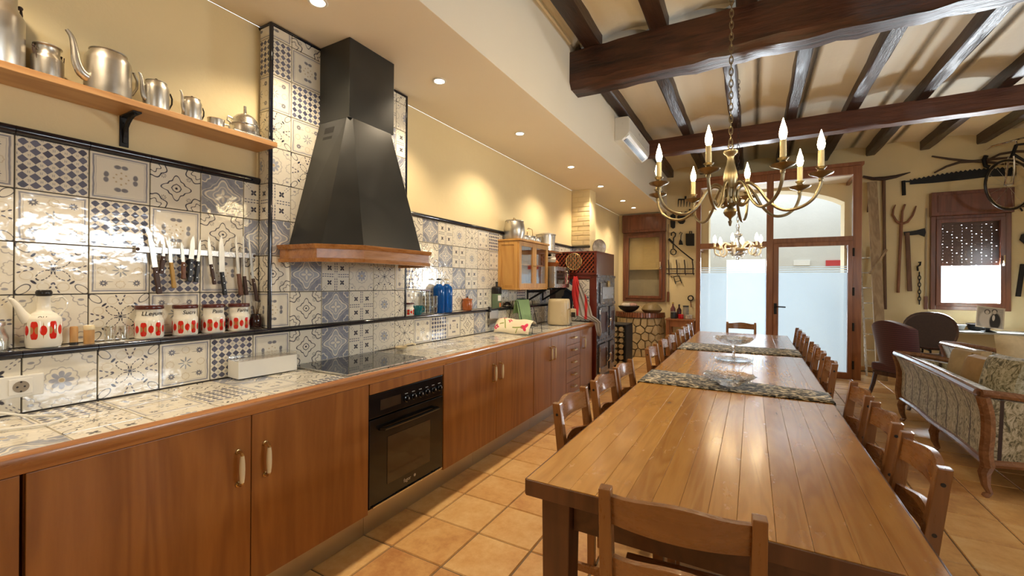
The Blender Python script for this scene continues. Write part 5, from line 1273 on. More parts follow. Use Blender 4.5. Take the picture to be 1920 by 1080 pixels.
# ------------------------------------------------------------------ chairs
M['chair_wood'] = wood('antique_pine_chair', (0.185,0.070,0.017), (0.43,0.190,0.056), 'z', 1.3, rough=0.3, coat=0.4, contrast=0.32, rndtint=0.10, bump=0.02)
M['chair_rail'] = wood('antique_pine_rail', (0.195,0.074,0.018), (0.45,0.200,0.060), 'x', 1.3, rough=0.28, coat=0.45, contrast=0.32, rndtint=0.10, bump=0.02)
def make_chair():
    t = thing('dining_chair', 'pine chair', 'chair', (0,0,0), 0, 'pine dining chairs around the long table')
    hw = 0.170
    for s in (-1, 1):
        b = MB(); secs = [(-0.190,0,0.017,0.017),(-0.190,0.44,0.017,0.021),(-0.205,0.62,0.017,0.020),(-0.238,0.868,0.015,0.017)]; vs = []
        for y, z, a, c in secs: vs += [(s*hw-a, y-c, z), (s*hw+a, y-c, z), (s*hw+a, y+c, z), (s*hw-a, y+c, z)]
        fs = [(3,2,1,0), tuple(12+k for k in range(4))] + [(i*4+k, i*4+(k+1)%4, i*4+4+(k+1)%4, i*4+4+k) for i in range(3) for k in range(4)]
        b.add(vs, fs); p = b.build('back_post', M['chair_wood'], t, bevel=0.003)
        for z, y in ((0.822, -0.232), (0.675, -0.214)): MB().lathe([(0.006,0),(0.006,0.0012),(0,0.0012)], 10, (s*(hw+0.016), y, z), Matrix.Rotation(s*PI/2, 3, 'Y')).build('bolt_plug', M['black_knob'], p)
        MB().hexa(*[[(s*hw+a*q, 0.185+c*q, z) for a, c in ((-1,-1),(1,-1),(1,1),(-1,1))] for q, z in ((0.016, 0), (0.020, 0.425))]).build('front_leg', M['chair_wood'], t, bevel=0.003)
        MB().box(s*hw-0.011, s*hw+0.011, -0.172, 0.168, 0.365, 0.425).build('side_rail', M['chair_rail'], t, bevel=0.002)
        MB().box(s*hw-0.009, s*hw+0.009, -0.172, 0.168, 0.185, 0.215).build('side_stretcher', M['chair_rail'], t, bevel=0.002)
    def slat(z0, z1, y0, arch, name):
        b = MB(); N = 10; vs = []; th = 0.018
        for i in range(N+1):
            s = 2*i/N-1; x = s*(hw-0.012); bow = -0.030*(1-s*s); up = arch*(0.5+0.5*math.cos(PI*s)) - arch*0.25; lean = (z1-z0)*0.13
            for dy_, z in ((0, z0), (th, z0), (th-lean, z1+up), (-lean, z1+up)): vs.append((x, y0+bow+dy_-th/2, z))
        fs = [(0,1,2,3), tuple(N*4+3-k for k in range(4))] + [(i*4+k, i*4+4+k, i*4+4+(k+1)%4, i*4+(k+1)%4) for i in range(N) for k in range(4)]
        b.add(vs, fs); return b.build(name, M['chair_rail'], t, smooth=35, bevel=0)
    slat(0.775, 0.852, -0.222, 0.016, 'top_rail'); slat(0.625, 0.690, -0.204, 0.018, 'lower_rail')
    MB().box(-hw+0.01, hw-0.01, 0.176, 0.194, 0.365, 0.425).build('front_rail', M['chair_rail'], t, bevel=0.002)
    MB().box(-hw+0.01, hw-0.01, -0.199, -0.181, 0.365, 0.425).build('rear_rail', M['chair_rail'], t, bevel=0.002)
    MB().box(-0.187, 0.187, -0.168, 0.215, 0.4255, 0.445).build('seat', M['chair_rail'], t, bevel=0.005)
    return t
LC = [1.885, 2.375, 2.80, 3.70, 4.27, 4.69, 5.315, 5.705, 6.095]; RC = [1.835, 2.285, 2.735, 3.675, 4.19, 4.62, 5.315, 5.705, 6.095]
ordn = ['first', 'second', 'third', 'fourth', 'fifth', 'sixth', 'seventh', 'eighth', 'ninth']
spots = [(2.277, 1.318, math.radians(5), 'pine ladder back chair at the table end beside the oven')]
spots += [(1.955, y, -PI/2 + random.uniform(-0.012, 0.012), 'pine chair on the kitchen cabinet side, %s from the oven end' % ordn[i]) for i, y in enumerate(LC)]
spots += [(2.690, y, PI/2 + random.uniform(-0.012, 0.012), 'pine chair on the sofa side, %s from the oven end' % ordn[i]) for i, y in enumerate(RC)]
spots += [(2.315, 6.53, PI, 'pine chair at the table end facing away from the frosted glass door')]
ch0 = make_chair()
for i, (x, y, a, lab) in enumerate(spots):
    if i == 0: ch0.location = (x, y, 0); ch0.rotation_euler = (0, 0, a); ch0['label'] = lab
    else: copy_thing(ch0, (x, y, 0), a, lab)

# ------------------------------------------------------------------ brass chandelier
M['chand'] = metal_mat('antique_bronze_brass', (0.34,0.285,0.185), 0.34, 0.3, 30)
M['candle'] = plain('cream_candle_sleeve', (0.80,0.70,0.42), 0.5, var=0.05)
M['flame'] = emitter('lit_candle_bulb', (1.0,0.78,0.42), 26.0)
_tor = {}
def chain(parent, x, y, z0, z1, pitch, r, mat):
    key = (pitch, r)
    if key not in _tor:
        L_, W_ = pitch*0.70, pitch*0.28; pts = [(W_*math.cos(a), 0, L_*math.sin(a)) for a in [2*PI*k/12 for k in range(12)]]
        _tor[key] = MB().tube(pts, r, 5, closed=True).mesh('chain_link', smooth=True); _tor[key].materials.append(mat)
    n = int(math.ceil((z1-z0)/pitch))
    for k in range(n):
        link('chain_link', _tor[key], None, parent, Matrix.Translation((x, y, z0 + (k+0.5)*(z1-z0)/n)) @ Matrix.Rotation(PI/2*(k % 2), 4, 'Z'))
def bulb_light(parent, p, energy, color=(1.0,0.74,0.40)):
    d = bpy.data.lights.new('bulb_glow', 'POINT'); d.energy = energy; d.color = color; d.shadow_soft_size = 0.02
    l = bpy.data.objects.new('bulb_glow', d); COL.objects.link(l); l.parent = parent; l.location = p
cz = 1.735
t = thing('brass_chandelier', 'large brass chandelier with eight lit candle bulbs over the table', 'chandelier', (2.33, 2.90, cz))
MB().lathe([(0.0,0.0),(0.006,0.004),(0.012,0.030),(0.006,0.036),(0.010,0.050),(0.030,0.066),(0.038,0.085),(0.030,0.103),(0.014,0.114),(0.024,0.120),(0.040,0.135),(0.042,0.160),(0.028,0.176),(0.030,0.205),(0.034,0.222),(0.026,0.232)], 28).build('hub', M['chand'], t, smooth=40)
MB().lathe([(0.026,0.232),(0.034,0.255),(0.040,0.290),(0.034,0.330),(0.022,0.375),(0.017,0.410),(0.022,0.425),(0.038,0.440),(0.040,0.452),(0.022,0.462),(0.010,0.468)], 28).build('baluster', M['chand'], t, smooth=40)
MB().tube([(0.014*math.cos(a), 0, 0.480+0.014*math.sin(a)) for a in [2*PI*k/12 for k in range(12)]], 0.004, 6, closed=True).build('hanging_ring', M['chand'], t, smooth=True)
chain(t, 0, 0, 0.490, 3.60-cz, 0.036, 0.0032, M['chand'])
ctrl = [(0.100,0.155),(0.082,0.130),(0.052,0.135),(0.038,0.180),(0.055,0.232),(0.100,0.248),(0.150,0.205),(0.205,0.120),(0.275,0.070),(0.350,0.075),(0.410,0.115),(0.440,0.175),(0.445,0.215)]
arm_pts = curve_pts([(r, 0, z) for r, z in ctrl])
arm_me = MB().tube(arm_pts, 0.0085, 8).mesh('arm', smooth=True); arm_me.materials.append(M['chand'])
R_ = 0.445
pan_me = MB().lathe([(0.010,0.205),(0.013,0.215),(0.010,0.224),(0.024,0.232),(0.052,0.243),(0.057,0.250),(0.050,0.248),(0.020,0.240),(0.014,0.245),(0.020,0.258),(0.014,0.268),(0.022,0.276),(0.026,0.282),(0.016,0.284)], 26, (R_,0,0)).mesh('drip_pan', smooth=40); pan_me.materials.append(M['chand'])
sl_me = MB().cyl((R_,0,0.284), (R_,0,0.372), 0.0145, n=16).mesh('candle_sleeve', smooth=40); sl_me.materials.append(M['candle'])
fl_me = MB().lathe([(0.008,0.372),(0.015,0.385),(0.0185,0.405),(0.015,0.430),(0.008,0.455),(0.003,0.476),(0.0,0.484)], 16, (R_,0,0)).mesh('flame_bulb', smooth=True); fl_me.materials.append(M['flame'])
for k in range(8):
    m_ = Matrix.Rotation(math.radians(-11 + 45*k), 4, 'Z')
    a = link('arm', arm_me, None, t, m_)
    link('drip_pan', pan_me, None, a); link('candle_sleeve', sl_me, None, a); link('flame_bulb', fl_me, None, a)
    bulb_light(t, m_ @ Vector((R_, 0, 0.41)), 12.0)
# ------------------------------------------------------------------ crystal chandelier
t = thing('crystal_chandelier', 'small crystal chandelier with lit bulbs near the glass door', 'chandelier', (2.305, 5.30, 1.66))
M['opal'] = plain('opal_twisted_glass', (0.85,0.80,0.72), 0.08, var=0.05, spec=0.7)
M['gilt'] = plain('pale_gilt', (0.66,0.48,0.26), 0.3, var=0.15)
MB().lathe([(0.0,0.030),(0.03,0.036),(0.07,0.06),(0.075,0.075),(0.04,0.085),(0.02,0.10),(0.03,0.13),(0.045,0.16),(0.022,0.19),(0.02,0.23),(0.04,0.26),(0.05,0.275),(0.02,0.29),(0.012,0.33),(0.02,0.36),(0.008,0.40)], 26).build('stem', M['crystal'], t, smooth=40)
MB().lathe([(0.055,0.085),(0.095,0.100),(0.105,0.115),(0.07,0.122),(0.03,0.115)], 26, caps=False).build('bowl_dish', M['gilt'], t, smooth=40)
MB().tube([(0,0,0.40),(0,0,0.43)], 0.006, 8).build('hook', M['chrome'], t); chain(t, 0, 0, 0.425, 3.62-1.66, 0.040, 0.0026, M['rust_iron'])
c2 = curve_pts([(0.05,0,0.105),(0.085,0,0.16),(0.13,0,0.185),(0.165,0,0.155),(0.15,0,0.115),(0.145,0,0.070),(0.185,0,0.045),(0.225,0,0.065),(0.235,0,0.105),(0.235,0,0.125)])
am = MB().tube(c2, 0.010, 8).mesh('arm', smooth=True); am.materials.append(M['opal'])
pm = MB().lathe([(0.010,0.118),(0.030,0.124),(0.050,0.134),(0.052,0.138),(0.030,0.132),(0.012,0.130)], 22, (0.235,0,0), caps=False).mesh('drip_pan', smooth=40); pm.materials.append(M['gilt'])
sm_ = MB().cyl((0.235,0,0.130), (0.235,0,0.185), 0.012, n=14).mesh('candle_sleeve', smooth=40); sm_.materials.append(M['glaze'])
fm = MB().lathe([(0.008,0.185),(0.016,0.200),(0.019,0.218),(0.014,0.242),(0.005,0.265),(0,0.272)], 14, (0.235,0,0)).mesh('flame_bulb', smooth=True); fm.materials.append(M['flame'])
dm = MB().lathe([(0,0.030),(0.004,0.044),(0.009,0.066),(0.004,0.080),(0,0.086)], 6, (0.235,0,0)).mesh('pendant_drop'); dm.materials.append(M['crystal'])
for k in range(6):
    m_ = Matrix.Rotation(math.radians(20 + 60*k), 4, 'Z'); a = link('arm', am, None, t, m_)
    for nm, me in (('drip_pan', pm), ('candle_sleeve', sm_), ('flame_bulb', fm), ('pendant_drop', dm)): link(nm, me, None, a, Matrix.Translation((0,0,-0.02)) if nm == 'pendant_drop' else None)
    bulb_light(t, m_ @ Vector((0.235, 0, 0.22)), 4.0)
for k in range(8):
    a = 2*PI*k/8; MB().lathe([(0,-0.005),(0.005,0.012),(0.010,0.034),(0.004,0.050),(0,0.054)], 6, (0.085*math.cos(a), 0.085*math.sin(a), 0.045)).build('pendant_drop', M['crystal'], t)
MB().sphere((0,0,0.012), 0.020, 12, 8).build('bottom_ball', M['crystal'], t, smooth=True)
# ------------------------------------------------------------------ air conditioner on the dropped ceiling
t = thing('air_conditioner', 'white wall air conditioner on the dropped ceiling face', 'air conditioner', (SOF_X+0.001, 5.80, 3.148))
b = MB(); prof = [(0,0.0),(0.085,0.0),(0.150,0.045),(0.178,0.085),(0.182,0.24),(0.165,0.278),(0,0.285)]; b.prism(prof, -0.57, 0.57, lambda p, q, s: (p, s, q)); body = b.build('casing', M['white_plastic'], t, bevel=0.006)
MB().box(0.172, 0.186, -0.565, 0.565, 0.10, 0.25).build('front_panel', M['white_plastic'], t, bevel=0.004)
MB().bar((0.118, -0.50, 0.020), (0.118, 0.50, 0.020), 0.05, 0.006, up=(-0.55,0,0.83)).build('outlet_slot', M['black_knob'], t)
MB().bar((0.150, -0.55, 0.044), (0.150, 0.55, 0.044), 0.05, 0.008, up=(-0.6,0,0.8)).build('louvre', M['white_plastic'], t)
t = thing('vent_grille', 'small grey slatted vent on the dropped ceiling beside the tool wall', 'vent', (SOF_X+0.001, 8.40, 3.02)); MB().box(0, 0.010, -0.15, 0.15, -0.14, 0.16).build('frame', M['white_plastic'], t, bevel=0.003)
for k in range(6): MB().box(0.010, 0.014, -0.12, 0.12, -0.11+0.042*k, -0.085+0.042*k).build('slat', M['plinth'], t)
# ------------------------------------------------------------------ iron range, lattice box, hearth
M['red_glaze'] = plain('dark_red_glazed_tile', (0.15,0.026,0.016), 0.18, var=0.35, scale=5, spec=0.6)
M['iron_blue'] = plain('polished_black_iron', (0.17,0.165,0.19), 0.27, var=0.12, metal=0.6)
M['iron_door'] = plain('brown_iron_door', (0.095,0.026,0.020), 0.30, var=0.4)
SX, SY0, SY1 = 0.685, 5.42, 6.24
t = thing('iron_range', 'tall old cast iron range with small doors and tiled flank', 'range', (0, 5.83, 0))
y_ = lambda y: y - 5.83
core = MB().box(0.004, SX-0.03, y_(SY0)+0.01, y_(SY1), 0, 1.50).build('masonry_core', plain('dark_brown_masonry', (0.035,0.014,0.010), 0.6), t)
flank = MB().box(0.10, 0.585, y_(SY0), y_(SY0)+0.01, 0.0, 1.455).build('flank_panel', M['grout'], t)
tile_grid(flank, M_SIDE, (0, y_(SY0), 0), 0.345, 0.585, 0.896, 1.44, 0.345, 0.896+0.272-TW, 0.24, TW*1.3, lambda i, j: (2, 0, 2, 5)[(1-j) % 4])
MB().box(0.10, 0.60, y_(SY0)-0.012, y_(SY0)+0.012, 1.452, 1.50).build('red_edge', M['red_glaze'], t, bevel=0.004)
MB().box(0.588, SX-0.004, y_(SY0)-0.004, y_(SY0)+0.02, 0.0, 1.50).build('corner_edge', M['red_glaze'], t, bevel=0.004)
# iron face on +x
def face_box(n, a, c, z0, z1, x0, x1, mat, par, bev=0.003): return MB().box(x0, x1, y_(a), y_(c), z0, z1).build(n, mat, par, bevel=bev)
F0, F1 = 5.425, 6.235
face_box('face_plate', F0, F1, 0.16, 1.495, SX-0.03, SX, M['iron_blue'], t)
face_box('foot_plate', F0+0.04, F1-0.04, 0.0, 0.16, SX-0.06, SX-0.025, M['black_iron'], t)
for z in (0.60, 1.10, 1.47): face_box('band', F0, F1, z, z+0.035, SX, SX+0.012, M['iron_blue'], t)
up = face_box('upper_door', F0+0.10, F1-0.08, 1.115, 1.40, SX, SX+0.020, M['iron_blue'], t, 0.006)
face_box('panel', F0+0.16, F1-0.14, 1.185, 1.345, SX+0.020, SX+0.026, metal_mat('bright_iron_plate', (0.55,0.55,0.60), 0.3), up); face_box('latch', F0+0.36, F0+0.44, 1.345, 1.43, SX+0.020, SX+0.045, M['brass'], up, 0.008)
for zz in (F0+0.18, F1-0.18): MB().cyl((SX+0.022, y_(zz)-0.03, 1.13), (SX+0.022, y_(zz)+0.03, 1.13), 0.012, n=10).build('hinge', M['chrome'], up, smooth=True)
for z0, z1 in ((0.66, 1.075), (0.20, 0.585)):
    for k, (a, c) in enumerate(((F0+0.06, F0+0.44), (F0+0.52, F1-0.04))):
        d = MB(); A, C_ = y_(a), y_(c)
        for p, q, u0, u1 in ((A, A+0.05, z0, z1), (C_-0.05, C_, z0, z1), (A+0.05, C_-0.05, z0, z0+0.07), (A+0.05, C_-0.05, z1-0.07, z1)): d.box(SX, SX+0.022, p, q, u0, u1)
        d = d.build('small_door', M['iron_blue'], t, bevel=0.004)
        MB().box(SX, SX+0.010, A+0.05, C_-0.05, z0+0.07, z1-0.07).build('panel', M['iron_door'], d)
        if k == 0:
            zc = (z0+z1)/2; MB().tube([(SX+0.022,C_-0.015,zc-0.07),(SX+0.045,C_-0.01,zc-0.05),(SX+0.05,C_,zc+0.02)], 0.009, 8).build('latch_bar', M['chrome'], d, smooth=True); MB().sphere((SX+0.05, C_+0.0, zc+0.035), 0.020, 10, 8).build('latch_knob', M['chrome'], d, smooth=True)
            for zz in (z0+0.06, z1-0.06): MB().cyl((SX+0.02, A+0.004, zz-0.03), (SX+0.02, A+0.004, zz+0.03), 0.010, n=8).build('hinge', M['chrome'], d, smooth=True)
        else: face_box('dark_gap', F0+0.445, F0+0.515, z0, z1, SX-0.004, SX+0.002, M['black_iron'], t)
# lattice fronted box
LX0, LX1, LY0, LY1, LZ0, LZ1 = 0.10, 0.685, 5.40, 6.20, 1.502, 1.815
t = thing('lattice_box', 'dark red glazed box with diagonal lattice standing on the iron range', 'box', (0, 5.8, LZ0))
MB().box(LX0, LX1, LY0-5.8+0.03, LY1-5.8, 0, LZ1-LZ0).build('shell', M['red_glaze'], t, bevel=0.004)
for a, c, d, e in ((LX0, LX1, 0, 0.03), (LX0, LX1, LZ1-LZ0-0.025, LZ1-LZ0), (LX1-0.04, LX1, 0.03, LZ1-LZ0-0.025), (LX0, LX0+0.03, 0.03, LZ1-LZ0-0.025)): MB().box(a, c, LY0-5.8, LY0-5.8+0.03, d, e).build('frame_edge', M['red_glaze'], t, bevel=0.005)
MB().box(LX0+0.03, LX1-0.04, LY0-5.8+0.026, LY0-5.8+0.0295, 0.03, LZ1-LZ0-0.025).build('dark_backing', M['black_iron'], t)
M['lattice'] = plain('glazed_red_lattice', (0.30,0.070,0.035), 0.2, var=0.3)
H_ = LZ1-LZ0-0.055; Wd = LX1-LX0-0.07
for k in range(-6, 12):
    for sgn, dy_ in ((1, 0.010), (-1, 0.020)):
        x0 = LX0+0.03 + k*0.052; x1 = x0 + H_*0.9
        if sgn < 0: x0, x1 = x1, x0
        z0, z1 = 0.03, 0.03+H_; lo, hi_ = LX0+0.03, LX1-0.04
        def clip(xa, za, xb, zb):
            if xa > xb: xa, za, xb, zb = xb, zb, xa, za
            if xb <= lo or xa >= hi_: return None
            m_ = (zb-za)/(xb-xa)
            if xa < lo: za += m_*(lo-xa); xa = lo
            if xb > hi_: zb -= m_*(xb-hi_); xb = hi_
            return xa, za, xb, zb
        c = clip(x0, z0, x1, z1)
        if c and math.hypot(c[2]-c[0], c[3]-c[1]) > 0.03: MB().bar((c[0], LY0-5.8+dy_, c[1]), (c[2], LY0-5.8+dy_, c[3]), 0.015, 0.009, up=(0,1,0)).build('lattice_slat', M['lattice'], t)
t = thing('round_grill', 'round wire grill hanging on the red lattice', 'grill', (0.375, LY0-0.014, 1.555), 0)
MB().tube([(0.11*math.cos(a), 0, 0.125+0.11*math.sin(a)) for a in [2*PI*k/28 for k in range(28)]], 0.005, 6, closed=True).build('rim', M['brass'], t, smooth=True)
for k in range(-4, 5):
    x = k*0.024; hh = math.sqrt(max(0, 0.11**2-x*x)); MB().cyl((x, 0, 0.125-hh), (x, 0, 0.125+hh), 0.003, n=6).build('wire', M['brass'], t)
# plate on the pillar
t = thing('decorative_plate', 'round painted plate hung on the brick pillar side', 'plate', (0.385, 6.40, 1.945))
rm = Matrix.Rotation(-0.62, 3, 'Z') @ Matrix.Rotation(PI/2, 3, 'Y'); MB().lathe([(0,0),(0.07,0.002),(0.125,0.018),(0.122,0.022),(0.07,0.008),(0,0.006)], 36, rot=rm).build('plate_body', plain('painted_plate', (0.42,0.38,0.34), 0.25, var=0.5, scale=22), t, smooth=40); MB().lathe([(0.118,0.0185),(0.127,0.020),(0.122,0.024)], 36, rot=rm, caps=False).build('rim', M['rust_iron'], t)
# towel and mitts
def cloth_strip(name, label, cat, pts, widths, mat, loc, fold=0.012, n=14):
    b = MB(); vs = []
    for i, (p, w_) in enumerate(zip(pts, widths)):
        for k in range(n+1):
            s = k/n-0.5; vs.append((p[0] + fold*math.sin(k*1.9 + i*0.25), p[1] + w_*s*0.25 + 0.3*fold*math.cos(k*1.3), p[2]) if False else (p[0] + w_*s, p[1] + fold*math.sin(k*1.7 + i*0.2), p[2] + 0.02*abs(s)))
    m_ = n+1; fs = [(i*m_+k, i*m_+k+1, i*m_+m_+k+1, i*m_+m_+k) for i in range(len(pts)-1) for k in range(n)]
    b.add(vs, fs); o = b.build(name, mat, smooth=True); o.location = loc; md = o.modifiers.new('thickness', 'SOLIDIFY'); md.thickness = 0.004; return tag(o, label, cat)
def tmat():
    g = G('red_grey_towel'); x, y, z = g.xyz(g.coord()); n = g.noise(g.coord(), 60, 2)
    f = g.mx(x.lt(-0.045, 0.012), x.line(0.055, 0.018, 0.01))
    g.set(color=g.mix(f, g.mix(n, (0.36,0.32,0.30), (0.46,0.42,0.39)), (0.60,0.035,0.035)), rough=0.95); g.bump(n, 0.4, 0.002); return g.mat
cloth_strip('kitchen_towel', 'red and grey kitchen towel hanging beside the patterned flank', 'towel',
            [(-0.10,0.0,0.56),(-0.09,-0.01,0.48),(-0.05,-0.015,0.32),(0.0,-0.02,0.16),(0.03,-0.025,0.05),(0.11,-0.03,0.012),(0.205,-0.02,-0.03),(0.225,-0.02,-0.14),(0.228,-0.02,-0.20)],
            [0.05,0.10,0.19,0.23,0.23,0.20,0.085,0.075,0.04], tmat(), (0.515, 5.350, CTZ+0.030), 0.010)
M['navy_cloth'] = plain('dark_navy_mitt', (0.010,0.016,0.035), 0.9, bump=0.4)
t = thing('oven_mitt', 'dark navy oven mitts with white cuff hanging from a hook', 'oven mitt', (0.30, 5.385, 1.10), 0)
b = MB(); out = [(-0.06,0.0),(-0.075,0.06),(-0.095,0.09),(-0.085,0.12),(-0.065,0.12),(-0.05,0.20),(0.05,0.20),(0.065,0.10),(0.055,0.02),(0.0,-0.02)]
b.prism(out[::-1], -0.018, 0.018, lambda p, q, s: (p, s, q)); b.build('glove', M['navy_cloth'], t, bevel=0.012)
c = MB().box(-0.06, 0.06, -0.032, -0.004, 0.19, 0.30).build('second_mitt', plain('navy_blue_cuff', (0.02,0.045,0.09), 0.9), t, bevel=0.010); c.rotation_euler = (0, 0.55, 0); c.location = (-0.10, 0, 0.03)
c2_ = MB().box(-0.05, 0.05, -0.036, -0.030, 0.215, 0.285).build('white_cuff', M['glaze'], c, bevel=0.004); MB().tube([(0.04,0,0.29),(0.05,0.005,0.33),(0.055,0.0,0.34)], 0.004, 6).build('loop', M['navy_cloth'], t)
# stone hearth
M['stone'] = plain('yellow_rubble_stone', (0.56,0.43,0.24), 0.8, var=0.35, scale=10, bump=0.5)
M['mortar'] = plain('dark_stone_mortar', (0.10,0.068,0.034), 0.95)
M['rim_brick'] = plain('glazed_red_brown_brick', (0.24,0.075,0.030), 0.25, var=0.4, scale=7)
HX, HYc, HR = 0.492, 8.78, 0.465
t = thing('stone_hearth', 'round rubble stone hearth with glazed brick rim below the window', 'hearth', (HX, HYc, 0))
def arc_pt(a, r, z): return (r*math.cos(a), r*math.sin(a), z)
b = MB(); n = 28; A0, A1 = -PI*1.0, 0.0; pts = [(HR-0.03)*1.0]
vs = []; 
for i in range(n+1):
    a = A0 + (A1-A0)*i/n; vs += [arc_pt(a, HR-0.035, 0), arc_pt(a, HR-0.035, 0.745)]
m_ = len(vs); vs += [(-HR+0.035, 0.155, 0), (-HR+0.035, 0.16, 0.745), (HR-0.035, 0.16, 0), (HR-0.035, 0.16, 0.745)]
fs = [(2*i, 2*i+2, 2*i+3, 2*i+1) for i in range(n)] + [(m_, 0, 1, m_+1), (2*n, m_+2, m_+3, 2*n+1), (m_+2, m_, m_+1, m_+3), tuple([m_+1] + [2*i+1 for i in range(n+1)] + [m_+3]), tuple([m_+2] + [2*i for i in range(n, -1, -1)] + [m_])]
b.add(vs, fs); core = b.build('core', M['mortar'], t)
# irregular stones from a jittered grid of cells wrapped round the drum
def cell_stones(W_, H_, nx, ny, seed, wrap):
    rg = random.Random(seed); P = []
    for j in range(ny):
        for i in range(nx): P.append((W_*(i+0.5+0.28*rg.uniform(-1,1)+(0.25 if j % 2 else -0.25))/nx, H_*(j+0.5+0.28*rg.uniform(-1,1))/ny))
    for k, (px, py) in enumerate(P):
        poly = [(0,0),(W_,0),(W_,H_),(0,H_)]
        for q, (qx, qy) in enumerate(P):
            if q == k or abs(qx-px) > W_/nx*2.6 or abs(qy-py) > H_/ny*2.6: continue
            mx_, my_ = (px+qx)/2, (py+qy)/2; nx_, ny_ = qx-px, qy-py; L_ = math.hypot(nx_, ny_); g_ = 0.007
            d = lambda p: ((p[0]-mx_)*nx_ + (p[1]-my_)*ny_)/L_ + g_
            new = []
            for u in range(len(poly)):
                a, c = poly[u], poly[(u+1) % len(poly)]; da, dc = d(a), d(c)
                if da <= 0: new.append(a)
                if (da < 0 < dc) or (dc < 0 < da): s = da/(da-dc); new.append((a[0]+(c[0]-a[0])*s, a[1]+(c[1]-a[1])*s))
            poly = new
            if len(poly) < 3: break
        if len(poly) < 3: continue
        area = 0.5*sum(poly[u][0]*poly[(u+1)%len(poly)][1]-poly[(u+1)%len(poly)][0]*poly[u][1] for u in range(len(poly)))
        if abs(area) < 0.0008: continue
        cx_, cy_ = sum(p[0] for p in poly)/len(poly), sum(p[1] for p in poly)/len(poly); n_ = len(poly); hh = rg.uniform(0.022, 0.042)
        ins = [(cx_+(p[0]-cx_)*0.86, cy_+(p[1]-cy_)*0.86) for p in poly]
        vs = [wrap(p[0], p[1], 0.0) for p in poly] + [wrap(p[0], p[1], hh*0.55) for p in poly] + [wrap(p[0], p[1], hh) for p in ins]
        fs = [tuple(2*n_+u for u in range(n_)), tuple(range(n_-1,-1,-1))] + [(r*n_+u, r*n_+(u+1)%n_, (r+1)*n_+(u+1)%n_, (r+1)*n_+u) for r in (0,1) for u in range(n_)]
        MB().add(vs, fs).build('stone', M['stone'], t, smooth=25)
cell_stones(PI*HR, 0.735, 10, 5, 5, lambda u, z, h: arc_pt(-PI + u/HR, HR-0.040+h, z))
for k in range(30):
    a0, a1 = -PI + PI*k/30 + 0.006, -PI + PI*(k+1)/30 - 0.006; r0, r1 = HR-0.16, HR+0.02 + random.uniform(-0.004, 0.004)
    MB().hexa([arc_pt(a0,r0,0.747), arc_pt(a0,r1,0.747), arc_pt(a1,r1,0.747), arc_pt(a1,r0,0.747)], [arc_pt(a0,r0,0.842), arc_pt(a0,r1-0.01,0.842), arc_pt(a1,r1-0.01,0.842), arc_pt(a1,r0,0.842)]).build('rim_brick', M['rim_brick'], t, bevel=0.006)
b = MB(); vs = []
for i in range(17): vs.append(arc_pt(-PI*i/16, HR-0.15, 0.80)); 
vs += [(-HR+0.15, 0.14, 0.80), (HR-0.15, 0.14, 0.80)]; b.add([(x,y,0.747) for x,y,z in vs] + [(x,y,0.845) for x,y,z in vs], [tuple(range(18,-1,-1)), tuple(19+k for k in range(19))] + [(k,(k+1)%19,19+(k+1)%19,19+k) for k in range(19)]); b.build('hearth_top', M['rim_brick'], t)
# low stone wall stub beside the range, black joints
t = thing('firewood_rack', 'narrow black iron rack packed with split logs beside the range', 'log rack', (0.42, 7.25, 0))
M['log'] = plain('pale_split_log', (0.50,0.38,0.22), 0.85, var=0.3, scale=18)
for x in (-0.22, 0.22): MB().box(x-0.014, x+0.014, -0.22, 0.22, 0, 0.70).build('rack_side', M['black_iron'], t)
MB().box(-0.23, 0.23, -0.23, 0.23, 0.70, 0.722).build('rack_top', M['black_iron'], t, bevel=0.003); MB().box(-0.206, 0.206, -0.22, 0.22, 0.02, 0.04).build('rack_floor', M['black_iron'], t)
rows = 7
for j in range(rows):
    for i in range(4):
        x = -0.153 + i*0.102 + (0.0 if j % 2 else 0.0); z = 0.088 + j*0.093; r = random.uniform(0.038, 0.045); n = random.choice((5, 6, 7)); ph = random.uniform(0, 6)
        MB().prism([(x + r*math.cos(ph+2*PI*k/n), z + r*math.sin(ph+2*PI*k/n)) for k in range(n)], -0.20, 0.235 + random.uniform(-0.02, 0), lambda p, q, s: (p, -s, q)).build('log', M['log'], t)
# things on the hearth
HT = 0.846
t = thing('wok_of_cloths', 'black wok heaped with cloths on the hearth rim', 'wok', (0.345, 8.44, HT))
MB().lathe([(0.06,0),(0.10,0.012),(0.17,0.06),(0.205,0.115),(0.200,0.118),(0.16,0.065),(0.09,0.02),(0,0.012)], 34).build('pan', M['black_iron'], t, smooth=40)
for k, (x, y, r, c) in enumerate(((-0.05,-0.05,0.085,(0.55,0.48,0.40)), (0.07,0.02,0.08,(0.42,0.24,0.20)), (-0.02,0.08,0.075,(0.62,0.58,0.52)))): MB().sphere((x, y, 0.130), r*1.1, 14, 8, (1,1,0.55)).build('folded_cloth', plain('cloth_%d' % k, c, 0.9, var=0.3, scale=20), t, smooth=True)
t = thing('covered_basket', 'brown mesh covered round basket on the hearth', 'basket', (0.755, 8.55, HT))
MB().lathe([(0.12,0),(0.16,0.012),(0.188,0.05),(0.186,0.056)], 32).build('basket_body', plain('brown_wicker', (0.15,0.09,0.04), 0.7, var=0.4, scale=40), t, smooth=40)
MB().lathe([(0.194,0.056),(0.19,0.066),(0.15,0.125),(0.09,0.172),(0.03,0.182),(0,0.184)], 32).build('mesh_dome', plain('olive_brown_mesh', (0.22,0.15,0.06), 0.5, var=0.3, scale=50), t, smooth=40)
